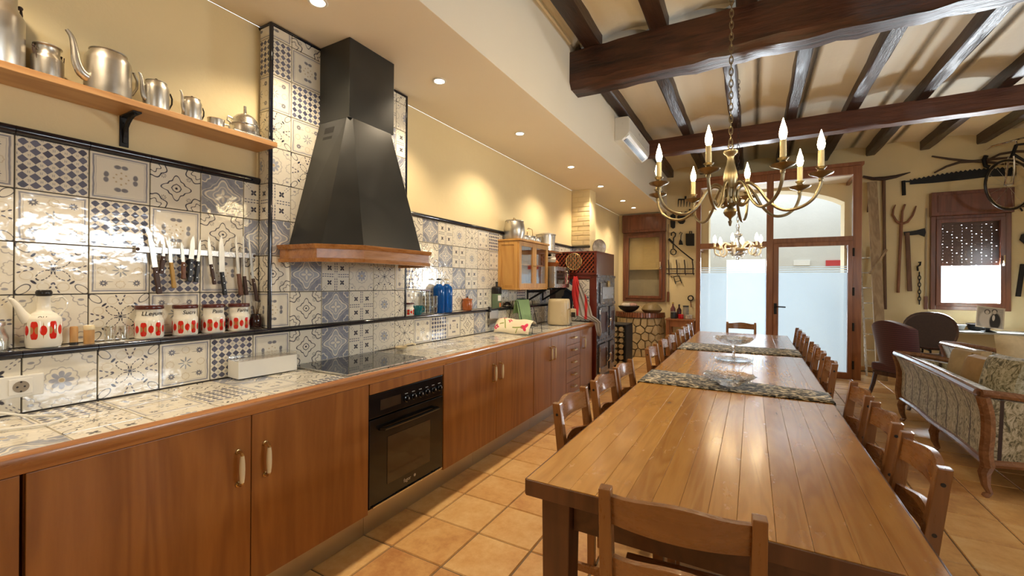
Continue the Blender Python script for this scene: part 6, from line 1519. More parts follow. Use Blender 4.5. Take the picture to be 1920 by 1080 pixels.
# side table
t = thing('side_table', 'small reddish wooden side table beside the glass partition', 'table', (1.275, 8.68, 0))
MB().box(-0.25, 0.25, -0.23, 0.23, 0.715, 0.745).build('table_top', M['door_wood'], t, bevel=0.005)
for sx in (-1,1):
    for sy in (-1,1): MB().box(sx*0.21-0.03, sx*0.21+0.03, sy*0.19-0.03, sy*0.19+0.03, 0, 0.715).build('leg', M['door_wood'], t, bevel=0.004)
for sy in (-1,1): MB().box(-0.18, 0.18, sy*0.19-0.012, sy*0.19+0.012, 0.60, 0.715).build('apron', M['door_wood'], t)
def jar(label, x, y, r, h, c, capc, name='storage_jar', neck=0.5):
    q = thing(name, label, 'jar' if neck > 0.6 else 'bottle', (x, y, 0.746)); MB().lathe([(r*0.9,0),(r,0.006),(r,h*0.6),(r*neck,h*0.78),(r*neck,h*0.9)], 22).build('body', plain('jar_' + name + str(int(x*1000)), c, 0.15), q, smooth=40); MB().lathe([(r*neck*1.1,h*0.9),(r*neck*1.1,h),(0,h*1.005)], 18).build('cap', plain('cap_' + name + str(int(x*1000)), capc, 0.4), q, smooth=40)
jar('tall bottle with gold cap on the side table', 1.115, 8.74, 0.045, 0.30, (0.16,0.05,0.06), (0.60,0.42,0.10), 'sauce_bottle', 0.35); jar('dark wine red bottle on the side table', 1.225, 8.76, 0.042, 0.26, (0.05,0.012,0.018), (0.02,0.02,0.02), 'wine_bottle', 0.35)
jar('dark metal canister on the side table', 1.155, 8.58, 0.055, 0.13, (0.03,0.03,0.035), (0.25,0.24,0.22), 'dark_canister', 0.95); jar('clear preserving jar with dark lid on the side table', 1.345, 8.76, 0.055, 0.24, (0.30,0.27,0.24), (0.04,0.04,0.04), 'preserving_jar', 0.9)
jar('bright red cup on the side table', 1.285, 8.56, 0.048, 0.085, (0.55,0.012,0.02), (0.55,0.012,0.02), 'red_cup', 0.98); jar('low clear box of sweets on the side table', 1.415, 8.60, 0.06, 0.075, (0.50,0.42,0.36), (0.6,0.56,0.5), 'sweet_box', 0.95)
# ------------------------------------------------------------------ old tools hung on the far wall
YW = YF - 0.004
def wl(px, py, off=0.02): return ony(px, py, YW - off)
def rb(mb, name, mat, t, **kw):
    l = (t.parent or t).location; mb.v = [(x-l.x, y-l.y, z-l.z) for x, y, z in mb.v]; return mb.build(name, mat, t, **kw)
def wthing(name, label, cat, px, py, group='old iron tools hung on the far wall'):
    return thing(name, label, cat, tuple(wl(px, py)), 0, group)
def flat(poly, th=0.012, off=0.008):
    """outline in pixels on the wall, extruded off the wall by its thickness"""
    P_ = [wl(a, b, off) for a, b in poly]; b = MB(); n = len(P_)
    ar = sum(P_[i].x*P_[(i+1)%n].z - P_[(i+1)%n].x*P_[i].z for i in range(n))
    if ar < 0: P_ = P_[::-1]
    b.add([(p.x, p.y, p.z) for p in P_] + [(p.x, p.y-th, p.z) for p in P_], [tuple(range(n)), tuple(2*n-1-i for i in range(n))] + [((i+1)%n, i, n+i, n+(i+1)%n) for i in range(n)])
    return b
def path(pts, off=0.03): return [wl(a, b, off) for a, b in pts]
BI, RI = M['black_iron'], M['rust_iron']
M['old_haft'] = wood('old_tool_haft', (0.085,0.040,0.022), (0.20,0.105,0.060), 'z', 1.2, rough=0.7)
M['red_haft'] = wood('reddish_tool_haft', (0.15,0.055,0.028), (0.28,0.12,0.06), 'z', 1.2, rough=0.6)
t = wthing('pickaxe', 'long handled pickaxe with wide rusty head', 'pickaxe', 1660, 580)
rb(MB().tube(path([(1657,338),(1658,420),(1659,500),(1660,580)]), [0.024,0.020,0.020,0.021], 10), 'haft', M['old_haft'], t, smooth=True)
rb(MB().tube(path([(1618,331),(1636,335),(1657,335),(1680,331),(1707,323)], 0.045), [0.018,0.026,0.034,0.026,0.006], 8), 'head', RI, t, smooth=True)
t = wthing('pitchfork', 'three pronged wooden pitchfork', 'pitchfork', 1684, 550)
rb(MB().tube(path([(1690,418),(1688,460),(1686,500),(1684,549)]), [0.022,0.018,0.018,0.020], 10), 'haft', M['red_haft'], t, smooth=True)
for pts in ([(1690,420),(1681,415),(1674,403),(1675,393),(1679,384)], [(1690,420),(1691,408),(1692,396),(1697,383)], [(1690,420),(1702,416),(1711,404),(1715,394),(1718,386)]): rb(MB().tube(path(pts), [0.020,0.017,0.015,0.013,0.008][:len(pts)], 8), 'prong', M['red_haft'], t, smooth=True)
t = wthing('felling_axe', 'long felling axe with flared black blade under the saw', 'axe', 1705, 546)
rb(MB().bar(wl(1701,436,.03), wl(1706,546,.03), 0.055, 0.03, up=(0,1,0)), 'haft', M['old_haft'], t, bevel=0.008)
rb(flat([(1694,435),(1696,442),(1712,441),(1722,440),(1733,444),(1735,436),(1733,428),(1718,432),(1706,434)], 0.03, 0.012), 'head', BI, t, bevel=0.004)
t = wthing('small_hatchet', 'short hatchet hanging between the ladder board and the pickaxe', 'hatchet', 1637, 398)
rb(flat([(1632,363),(1641,363),(1640,380),(1638,398),(1635,398),(1634,380)], 0.03), 'blade', BI, t, bevel=0.004); rb(MB().cyl(wl(1629,372), wl(1627,398), 0.012, n=8), 'haft', M['old_haft'], t, smooth=True)
t = wthing('two_man_saw', 'long toothed crosscut saw above the window', 'saw', 1694, 365)
top = []; N = 46
for i in range(N+1):
    s = i/N; x = 1706 + (1905-1706)*s; y = 337 - 17*s - 9*math.sin(PI*s*0.75); top.append((x, y + (2.0 if i % 2 else -1.0)))
bot = [(1905, 330), (1860, 331), (1800, 338), (1750, 343), (1706, 346)]
rb(flat(top + bot, 0.006, 0.012), 'blade', BI, t); rb(MB().cyl(wl(1694,339,.018), wl(1695,366,.018), 0.024, n=10), 'grip', BI, t, smooth=True); rb(MB().bar(wl(1692,341,.018), wl(1707,340,.018), 0.02, 0.02), 'tang', BI, t)
t = wthing('hanging_chain', 'short hanging iron chain with hook beside the window', 'chain', 1724, 570)
rb(MB().tube(path([(1721,508),(1720,500),(1725,497),(1726,491),(1722,492)]), 0.012, 6), 'hook', BI, t, smooth=True)
for k in range(9): 
    c = wl(1724, 514+k*6.6); rb(MB().tube([(c.x + 0.016*math.cos(a)*(1 if k % 2 else 0.3), c.y + (0 if k % 2 else 0.012*math.cos(a)), c.z + 0.036*math.sin(a)) for a in [2*PI*q/10 for q in range(10)]], 0.006, 5, closed=True), 'chain_link', BI, t, smooth=True)
t = wthing('wooden_yoke', 'forked wooden branch harness above the saw', 'yoke', 1845, 303)
M['branch'] = plain('grey_branch', (0.10,0.065,0.045), 0.85, var=0.3)
for pts in ([(1747,293),(1780,298),(1815,302),(1845,303),(1880,307),(1925,308)], [(1752,324),(1775,312),(1800,304),(1830,302),(1865,298),(1900,295)], [(1852,300),(1875,289),(1905,284),(1930,284)]): rb(MB().tube(path(pts, 0.045), [0.012,0.016,0.019,0.020,0.018,0.015][:len(pts)], 8), 'limb', M['branch'], t, smooth=True)
rb(MB().tube(path([(1849,292),(1845,300),(1848,311),(1855,313)], 0.06), 0.028, 8), 'binding', BI, t, smooth=True)
t = wthing('wall_axe', 'black axe hanging on the far side of the window', 'axe', 1908, 556); rb(flat([(1914,440),(1935,432),(1935,470),(1911,450)], 0.03), 'head', BI, t, bevel=0.003); rb(MB().bar(wl(1918,495), wl(1909,556), 0.05, 0.03, up=(0,1,0)), 'haft', BI, t, bevel=0.006)
t = wthing('iron_bracket_tool', 'small bent iron tool beside the bicycle wheel', 'tool', 1915, 395); rb(MB().tube(path([(1908,386),(1918,387),(1926,384)]), 0.014, 6), 'bar', BI, t); rb(MB().tube(path([(1912,388),(1917,396)]), 0.010, 6), 'spur', BI, t)
# bicycle hung on the wall, front wheel turned out
bc = wl(1878, 352, 0.20)
t = thing('bicycle', 'old black bicycle hung high on the wall with turned front wheel', 'bicycle', (bc.x, bc.y, bc.z-0.34))
wd = Vector((0.857, 0.515, 0)); axd = Vector((0.515, -0.857, 0))
RW = 0.34; ring = lambda r, n=40: [(bc + wd*r*math.cos(2*PI*k/n) + Vector((0,0,1))*r*math.sin(2*PI*k/n)) for k in range(n)]
bc = bc + Vector((0, -0.20, 0))
wheel = rb(MB().tube(ring(RW), 0.016, 8, closed=True), 'tyre', M['black_knob'], t, smooth=True); rb(MB().tube(ring(RW-0.022), 0.007, 6, closed=True), 'rim', M['steel'], wheel, smooth=True)
for k in range(14):
    a = 2*PI*k/14; rb(MB().cyl(bc + axd*(0.02 if k % 2 else -0.02), bc + wd*(RW-0.022)*math.cos(a) + Vector((0,0,(RW-0.022)*math.sin(a))), 0.0016, n=4), 'spoke', M['steel'], t)
rb(MB().cyl(bc - axd*0.045, bc + axd*0.045, 0.016, n=10), 'wheel_hub', M['steel'], t, smooth=True)
crown = bc + Vector((0.03,0.02,RW+0.05)); 
for s in (-1, 1): rb(MB().tube([bc + axd*0.05*s, bc + axd*0.045*s + Vector((0.02,0.01,0.2)), crown + axd*0.03*s], [0.010,0.012,0.013], 8), 'fork_blade', M['chrome'], t, smooth=True)
head = crown + Vector((0.05,0.01,0.16)); rb(MB().tube([crown - Vector((0,0,0.01)), head], 0.020, 10), 'head_tube', BI, t, smooth=True)
rb(MB().tube([head, head+Vector((0.62,0.02,0.02))], 0.016, 8), 'top_tube', BI, t, smooth=True); rb(MB().tube([crown+Vector((0.02,0,0.03)), crown+Vector((0.45,0.03,-0.38))], 0.018, 8), 'down_tube', BI, t, smooth=True); rb(MB().tube([head+Vector((0.62,0.02,0.02)), crown+Vector((0.45,0.03,-0.38))], 0.016, 8), 'seat_tube', BI, t, smooth=True)
rb(MB().tube([head+Vector((0,0,0.02)), head+Vector((-0.01,0,0.06))], 0.013, 8), 'stem', M['chrome'], t, smooth=True)
rb(MB().tube([head + axd*q + Vector((0,0,z)) - Vector((dx,0,0)) for q, z, dx in ((-0.26,0.02,0.10),(-0.22,0.06,0.06),(-0.08,0.07,0),(0.08,0.07,0),(0.22,0.06,0.06),(0.26,0.02,0.10))], 0.011, 8), 'handlebar', M['chrome'], t, smooth=True)
bc2 = bc + Vector((1.02, 0.14, 0)); rg = [(bc2 + Vector((RW*math.cos(2*PI*k/40), 0, RW*math.sin(2*PI*k/40)))) for k in range(40)]
rw = rb(MB().tube(rg, 0.016, 8, closed=True), 'rear_tyre', M['black_knob'], t, smooth=True)
for k in range(14): a = 2*PI*k/14; rb(MB().cyl(bc2, bc2 + Vector((RW*math.cos(a), 0, RW*math.sin(a))), 0.0016, n=4), 'spoke', M['steel'], t)
rb(MB().tube([bc2, crown+Vector((0.45,0.03,-0.38))], 0.012, 8), 'chain_stay', BI, t, smooth=True); rb(MB().tube([bc2, head+Vector((0.62,0.02,0.02))], 0.010, 8), 'seat_stay', BI, t, smooth=True)
rb(MB().tube([head+Vector((0.30,0.02,-0.01)), Vector((head.x+0.30, YF-0.005, head.z-0.01))], 0.012, 8), 'wall_hook', BI, t)

# kitchen irons between window_1 and the glass partition
def rake(label, px0, px1, py, L_, n):
    t = wthing('rake_head', label, 'rake', (px0+px1)/2, py+L_)
    rb(MB().tube(path([(px0,py),(px1,py)]), 0.014, 6), 'bar', BI, t, smooth=True)
    for k in range(n): x = px0 + (px1-px0)*k/(n-1); rb(MB().tube(path([(x,py),(x-0.4,py+L_*0.6),(x-0.8,py+L_)]), [0.010,0.008,0.004], 6), 'tine', BI, t, smooth=True)
    rb(MB().tube(path([((px0+px1)/2,py),((px0+px1)/2,py-6)]), 0.018, 8), 'socket', BI, t)
rake('large iron rake head above the hanging pans', 1272, 1299, 374, 14, 6); rake('small iron rake head half hidden by the partition post', 1284, 1303, 398, 8, 7)
t = wthing('long_black_pan', 'narrow oblong black pan on the wall', 'pan', 1262, 428); rb(flat([(1257,404),(1258,426),(1262,429),(1266,427),(1267,404),(1264,402),(1260,402)], 0.03), 'pan', BI, t, bevel=0.006); rb(MB().tube(path([(1262,403),(1262,396)]), 0.010, 6), 'hanger', BI, t)
t = wthing('round_black_pan', 'rounded square black pan on the wall', 'pan', 1278, 420); rb(flat([(1270,406),(1271,416),(1275,420),(1281,420),(1285,416),(1286,406),(1282,402),(1274,402)], 0.03), 'pan', BI, t, bevel=0.006); rb(MB().tube(path([(1278,403),(1278,397)]), 0.010, 6), 'hanger', BI, t)
t = wthing('iron_hook', 'large wrought iron hook with ring', 'hook', 1263, 478); rb(MB().tube(path([(1259,442),(1259,437),(1263,435),(1267,438),(1266,443),(1263,446),(1262,466)]), 0.012, 8), 'hook', BI, t, smooth=True); rb(MB().tube(path([(1257,472),(1259,468),(1264,467),(1268,471),(1267,476),(1263,478),(1258,476)]), 0.011, 6, closed=True), 'ring', BI, t, smooth=True)
t = wthing('iron_scoop', 'small iron scoop hanging by a hook', 'scoop', 1277, 459); rb(MB().tube(path([(1274,439),(1276,435),(1279,437),(1277,441),(1276.5,450)]), 0.008, 6), 'stem', BI, t, smooth=True); rb(flat([(1273,459),(1274,452),(1276,449),(1279,452),(1281,459)], 0.03), 'bowl', BI, t, bevel=0.004)
t = wthing('iron_griddle', 'square black griddle plate with hanging tab', 'griddle', 1294, 460); rb(flat([(1286,438),(1286,459),(1288,461),(1302,461),(1302,438)], 0.022), 'plate', BI, t, bevel=0.004); rb(MB().tube(path([(1293,439),(1293,434),(1297,434),(1297,439)]), 0.010, 6), 'tab', BI, t)
t = wthing('fire_poker', 'long slanting fire poker with square head', 'poker', 1300, 488); rb(MB().tube(path([(1256,451),(1277,470),(1300,488)], 0.10), 0.011, 8), 'rod', BI, t, smooth=True); rb(MB().tube(path([(1254,448),(1262,456)], 0.10), 0.024, 6), 'grip', BI, t)
t = wthing('utensil_rail', 'wrought iron rail with four curved hooks', 'hook rail', 1275, 514)
for y in (504, 513): rb(MB().tube(path([(1249.5,y),(1302,y)]), 0.012, 6), 'rail', RI, t)
for x in (1254, 1269, 1284, 1299): rb(MB().tube(path([(x-1,487),(x-0.5,492),(x+0.5,499),(x+0.5,512),(x+2,516)], 0.045), [0.010,0.012,0.012,0.012,0.008], 6), 'hook', RI, t, smooth=True)
t = wthing('iron_trivet', 'small wrought trivet hanging below the hook rail', 'trivet', 1269, 533); rb(MB().tube(path([(1263,519),(1273,517),(1276,526),(1266,529)]), 0.010, 6, closed=True), 'frame', BI, t)
for a, c in (((1263,519),(1267,533)), ((1273,517),(1278,531)), ((1261,521),(1258,518))): rb(MB().tube(path([a, c]), 0.008, 6), 'leg', BI, t)
t = wthing('hand_mirror', 'small round black framed mirror hanging above the side table', 'mirror', 1295, 567); c = wl(1295, 559); rb(MB().tube([(c.x + 0.045*math.cos(a), c.y, c.z + 0.045*math.sin(a)) for a in [2*PI*k/20 for k in range(20)]], 0.012, 8, closed=True), 'frame', BI, t, smooth=True)
rb(MB().lathe([(0,0),(0.042,0),(0.042,0.004),(0,0.004)], 20, c, Matrix.Rotation(PI/2, 3, 'X')), 'glass', M['chrome'], t); rb(MB().tube(path([(1295,565),(1296,576)]), 0.010, 6), 'handle', M['red_haft'], t)

# ------------------------------------------------------------------ ladder and leaning plank
a0, a1 = ony(1625, 700, 8.45), ony(1612, 468, 8.86)
t = thing('aluminium_ladder', 'aluminium step ladder leaning behind the old plank', 'ladder', (a0.x, 8.45, 0))
lx0, lx1 = a0.x, a1.x; top_z = 2.02
for k, dx in enumerate((0.0, 0.19)):
    rb(MB().bar((lx0+dx, 8.45, 0.0), (lx1+dx*0.9, 8.875, top_z), 0.022, 0.05, up=(0,1,0.2)), 'rail', M['steel'], t)
for k in range(8):
    s = (k+0.6)/8.4; z = top_z*s; y = 8.45+0.425*s; x = lx0+(lx1-lx0)*s
    rb(MB().box(x+0.008, x+0.18, y-0.05, y+0.04, z, z+0.016), 'tread', M['steel'], t)
p0_, p1_ = ony(1654, 719, 8.05), ony(1635, 333, 8.83)
t = thing('old_plank', 'tall weathered plank leaning against the tool wall', 'plank', (p0_.x, 8.05, 0))
M['plank_wood'] = wood('weathered_plank', (0.25,0.17,0.10), (0.52,0.40,0.25), 'z', 1.0, rough=0.8, contrast=0.8)
rb(MB().bar((p0_.x, 8.05, 0.012), (p1_.x, 8.83, 3.05), 0.125, 0.04, up=(0,1,0.25)), 'board', M['plank_wood'], t, bevel=0.006)
rb(MB().bar(ony(1631,513,8.40), ony(1662,468,8.55), 0.035, 0.03), 'nailed_batten', M['plank_wood'], t, bevel=0.003)

# ------------------------------------------------------------------ console table and what stands on it
M['slate'] = plain('pale_blue_stone', (0.42,0.46,0.48), 0.25, var=0.1)
CT = 0.755
t = thing('console_table', 'stone topped console table on curled iron legs below the window', 'table', (5.22, 8.60, 0))
MB().box(-0.68, 0.80, -0.25, 0.25, CT-0.028, CT).build('stone_top', M['slate'], t, bevel=0.006)
for x in (-0.52, 0.52):
    for s in (-1, 1):
        MB().tube(curve_pts([(x-0.10, s*0.18, CT-0.03), (x-0.09, s*0.18, 0.62), (x, s*0.17, 0.50), (x+0.01, s*0.17, 0.36), (x-0.06, s*0.19, 0.15), (x-0.09, s*0.20, 0.0)]), 0.013, 8).build('leg', BI, t, smooth=True)
        MB().tube(curve_pts([(x+0.10, s*0.18, CT-0.03), (x+0.09, s*0.18, 0.62), (x+0.01, s*0.17, 0.50)]), 0.012, 8).build('leg_brace', BI, t, smooth=True)
    MB().cyl((x, -0.17, 0.45), (x, 0.17, 0.45), 0.010, n=8).build('cross_bar', BI, t)
MB().cyl((-0.52, 0, 0.45), (0.52, 0, 0.45), 0.010, n=8).build('long_bar', BI, t)
def con(px, y=8.58): p = onz(px, 620, CT); return ony(px, 600, y).x
t = thing('cast_iron_pan', 'dark pan with upright handle on the console', 'pan', (con(1750), 8.68, CT+0.001)); MB().lathe([(0.08,0),(0.10,0.02),(0.12,0.10),(0.115,0.10),(0.09,0.025),(0,0.015)], 28).build('bowl', BI, t, smooth=40); MB().tube([(-0.10,0,0.09),(-0.15,0,0.15),(-0.17,0,0.16)], [0.014,0.012,0.010], 8).build('handle', BI, t, smooth=True)
t = thing('wicker_bowl', 'low brown wicker bowl in front of the dark pan', 'bowl', (con(1757, 8.42), 8.43, CT+0.001)); MB().lathe([(0.05,0),(0.075,0.01),(0.085,0.05),(0.08,0.05),(0.065,0.015),(0,0.01)], 24).build('bowl', plain('brown_wicker_bowl', (0.17,0.09,0.055), 0.8, var=0.4, scale=40), t, smooth=40); MB().lathe([(0.083,0.048),(0.089,0.052),(0.082,0.056)], 24, caps=False).build('rim', M['rust_iron'], t)
t = thing('pale_basin', 'pale enamel basin on the console', 'basin', (con(1793), 8.64, CT+0.001)); MB().lathe([(0.07,0),(0.095,0.008),(0.125,0.075),(0.13,0.078),(0.12,0.07),(0.09,0.015),(0,0.01)], 30).build('bowl', plain('grey_enamel', (0.36,0.36,0.34), 0.3), t, smooth=40); MB().lathe([(0.126,0.076),(0.133,0.079),(0.126,0.082)], 30, caps=False).build('rim', M['steel'], t)
t = thing('dark_basin', 'dark iron basin behind the photograph', 'basin', (con(1843), 8.70, CT+0.001)); MB().lathe([(0.08,0),(0.105,0.008),(0.135,0.09),(0.13,0.09),(0.10,0.016),(0,0.01)], 30).build('bowl', BI, t, smooth=40); MB().lathe([(0.133,0.088),(0.139,0.092),(0.133,0.096)], 30, caps=False).build('rim', RI, t)
def photo_m():
    g = G('old_wedding_photo_print'); u, v, _ = g.xyz(g.coord('UV')); n = g.noise(g.coord('UV'), 7, 4, 0.6)
    c = g.mix(n, (0.30,0.29,0.27), (0.62,0.60,0.55))
    for x, y, a, b_, col in ((0.36,0.40,0.24,0.40,(0.72,0.70,0.66)), (0.68,0.34,0.20,0.40,(0.03,0.03,0.03)), (0.38,0.76,0.11,0.12,(0.10,0.09,0.08)), (0.38,0.74,0.07,0.09,(0.66,0.62,0.56)), (0.64,0.82,0.10,0.10,(0.05,0.05,0.05)), (0.64,0.78,0.07,0.10,(0.60,0.57,0.52)), (0.62,0.50,0.05,0.14,(0.70,0.68,0.64))):
        c = g.mix(g.length((u - x)/a, (v - y)/b_).lt(1, 0.25), c, col)
    bd = g.mx(abs(u - 0.5), abs(v - 0.5)).gt(0.45, 0.01); c = g.mix(bd, c, (0.72,0.69,0.60)); g.set(color=c, rough=0.25); return g.mat
px_ = ony(1860, 605, 8.36); t = thing('wedding_photograph', 'black and white couple photograph propped on a dark stand', 'photograph', (px_.x, 8.44, CT+0.001), math.radians(-4))
m_ = Matrix.Translation((0, -0.02, 0.055)) @ Matrix.Rotation(math.radians(-14), 4, 'X') @ Matrix.Rotation(math.radians(7), 4, 'Y')
b = MB(); b.add([m_ @ Vector(p) for p in ((-0.14,0,0),(0.13,0,0),(0.13,0,0.30),(-0.14,0,0.30))], [(0,1,2,3)], [[(0,0),(1,0),(1,1),(0,1)]]); ph = b.build('print', photo_m(), t)
bb = MB().box(-0.14, 0.13, 0.001, 0.006, 0, 0.30, m_).build('backing_card', M['glaze'], t)
MB().lathe([(0.075,0),(0.08,0.008),(0.03,0.016),(0.014,0.03),(0.016,0.05),(0.06,0.058)], 22, (0, 0.02, 0)).build('stand', BI, t, smooth=40)

# ------------------------------------------------------------------ chairs, sofa
M['maroon'] = None
def stripe(name, base, dark, k):
    g = G(name); x, y, z = g.xyz(g.coord()); s = g.m('SINE', z*k)*0.5 + 0.5; n = g.noise(g.coord(), 90, 2)
    g.set(color=g.mix(s*0.8 + n*0.2, dark, base), rough=0.85, sheen=0.4); g.bump(n, 0.3, 0.002); return g.mat
M['maroon'] = stripe('maroon_ribbed_velvet', (0.115,0.030,0.035), (0.050,0.012,0.015), 260)
M['dark_mahog'] = wood('dark_mahogany', (0.030,0.012,0.010), (0.080,0.032,0.024), 'z', 1.2, rough=0.3, coat=0.3)
def curved_back(t, w_, z0, z1, yb, depth, mat, th, name, bulge=0.05, ztop=0.04):
    b = MB(); N, K = 14, 8; fr_, bk = [], []
    for i in range(N+1):
        s = 2*i/N-1
        for k in range(K+1):
            u = k/K; z = z0 + (z1-z0)*u + ztop*u*(math.cos(PI*s*0.9)*0.6 - (0.9*abs(s)**6)); ww = w_*(0.86 + 0.14*u)
            x = s*ww/2; y = yb - depth*u - bulge*(1-s*s)*(0.4+0.6*u) + 0.05*abs(s)**3
            fr_.append((x, y+th, z)); bk.append((x, y, z))
    n = len(fr_); fs = []
    for i in range(N):
        for k in range(K):
            a = i*(K+1)+k; c = a+K+1; fs += [(a, a+1, c+1, c), (n+a, n+c, n+c+1, n+a+1)]
    edge = [i*(K+1) for i in range(N+1)] + [N*(K+1)+k for k in range(1, K+1)] + [i*(K+1)+K for i in range(N-1, -1, -1)] + [k for k in range(K-1, 0, -1)]
    for a, c in zip(edge, edge[1:]+edge[:1]): fs.append((a, c, n+c, n+a))
    b.add(fr_+bk, fs); return b.build(name, mat, t, smooth=60)
# striped maroon chair, back towards the table
t = thing('upholstered_chair', 'maroon ribbed upholstered chair with scrolled back', 'chair', (4.05, 6.72, 0), math.radians(-48))
curved_back(t, 0.44, 0.42, 0.955, -0.20, 0.10, M['maroon'], 0.09, 'backrest', 0.05, 0.045); MB().box(-0.25, 0.25, -0.22, 0.26, 0.36, 0.46).build('seat', M['maroon'], t, bevel=0.03)
MB().box(-0.235, 0.235, -0.21, 0.245, 0.31, 0.36).build('seat_frame', M['dark_mahog'], t, bevel=0.006)
for sx in (-1, 1):
    MB().tube([(sx*0.21,-0.19,0.33),(sx*0.215,-0.22,0.20),(sx*0.225,-0.29,0.02),(sx*0.225,-0.30,0.0)], [0.024,0.022,0.018,0.018], 8).build('rear_leg', M['dark_mahog'], t, smooth=True); MB().tube([(sx*0.21,0.21,0.33),(sx*0.215,0.23,0.20),(sx*0.21,0.22,0.0)], [0.028,0.022,0.016], 8).build('front_leg', M['dark_mahog'], t, smooth=True)
t = thing('oval_back_chair', 'dark oval backed chair beside the console table', 'chair', (4.58, 7.80, 0), math.radians(175))
ov = [(0.27*math.copysign(abs(math.cos(a))**0.8, math.cos(a)), 0.77 + 0.24*math.copysign(abs(math.sin(a))**0.9, math.sin(a))) for a in [2*PI*k/28 for k in range(28)]]
MB().tube([(x, -0.22 - 0.08*(z-0.5), z) for x, z in ov], 0.020, 8, closed=True).build('back_hoop', M['dark_mahog'], t, smooth=True)
MB().prism(ov, -0.015, 0.015, lambda p, q, s: (p*0.96, -0.22 - 0.08*(q-0.5) - s, 0.77+(q-0.77)*0.96)).build('back_panel', plain('dark_brown_cane', (0.055,0.030,0.024), 0.7, var=0.3, scale=50), t)
MB().box(-0.26, 0.26, -0.24, 0.27, 0.40, 0.46).build('seat', M['dark_mahog'], t, bevel=0.02)
for sx in (-1, 1):
    for sy in (-1, 1): MB().tube([(sx*0.22, sy*0.21, 0.40), (sx*0.235, sy*0.23, 0.2), (sx*0.23, sy*0.235, 0)], [0.024,0.020,0.015], 8).build('leg', M['dark_mahog'], t, smooth=True)
    MB().tube([(sx*0.10, -0.215, 0.44), (sx*0.12, -0.22, 0.56)], 0.016, 8).build('back_stay', M['dark_mahog'], t, smooth=True)
def tapestry(ax=1):
    g = G('green_cream_tapestry_%d' % ax); co = g.coord(); x, y, z = g.xyz(co)
    leaf = g.noise(g.vmul(co, (1,1,0.6)), 27, 5, 0.72, 1.6); fl = g.vor(co, 30)
    c = g.ramp(leaf, [(0.34, (0.040,0.040,0.026)), (0.44, (0.15,0.135,0.075)), (0.49, (0.36,0.32,0.21)), (0.60, (0.58,0.54,0.42))])
    c = g.mix(fl.lt(0.16, 0.08)*0.6, c, (0.40,0.34,0.26))
    st = g.m('SINE', (y if ax else x)*30.0); c = g.mix(st.gt(0.955, 0.02), c, (0.045,0.022,0.016)); c = g.mix(st.lt(-0.97, 0.02)*0.5, c, (0.36,0.30,0.18))
    g.set(color=c, rough=0.8, sheen=0.3); g.bump(g.noise(co, 150, 2), 0.3, 0.002); return g.mat
M['tapestry'] = tapestry(); M['tapestry_x'] = tapestry(0)
M['sofa_wood'] = wood('carved_walnut', (0.13,0.052,0.024), (0.27,0.125,0.060), 'y', 1.2, rough=0.25, coat=0.5)
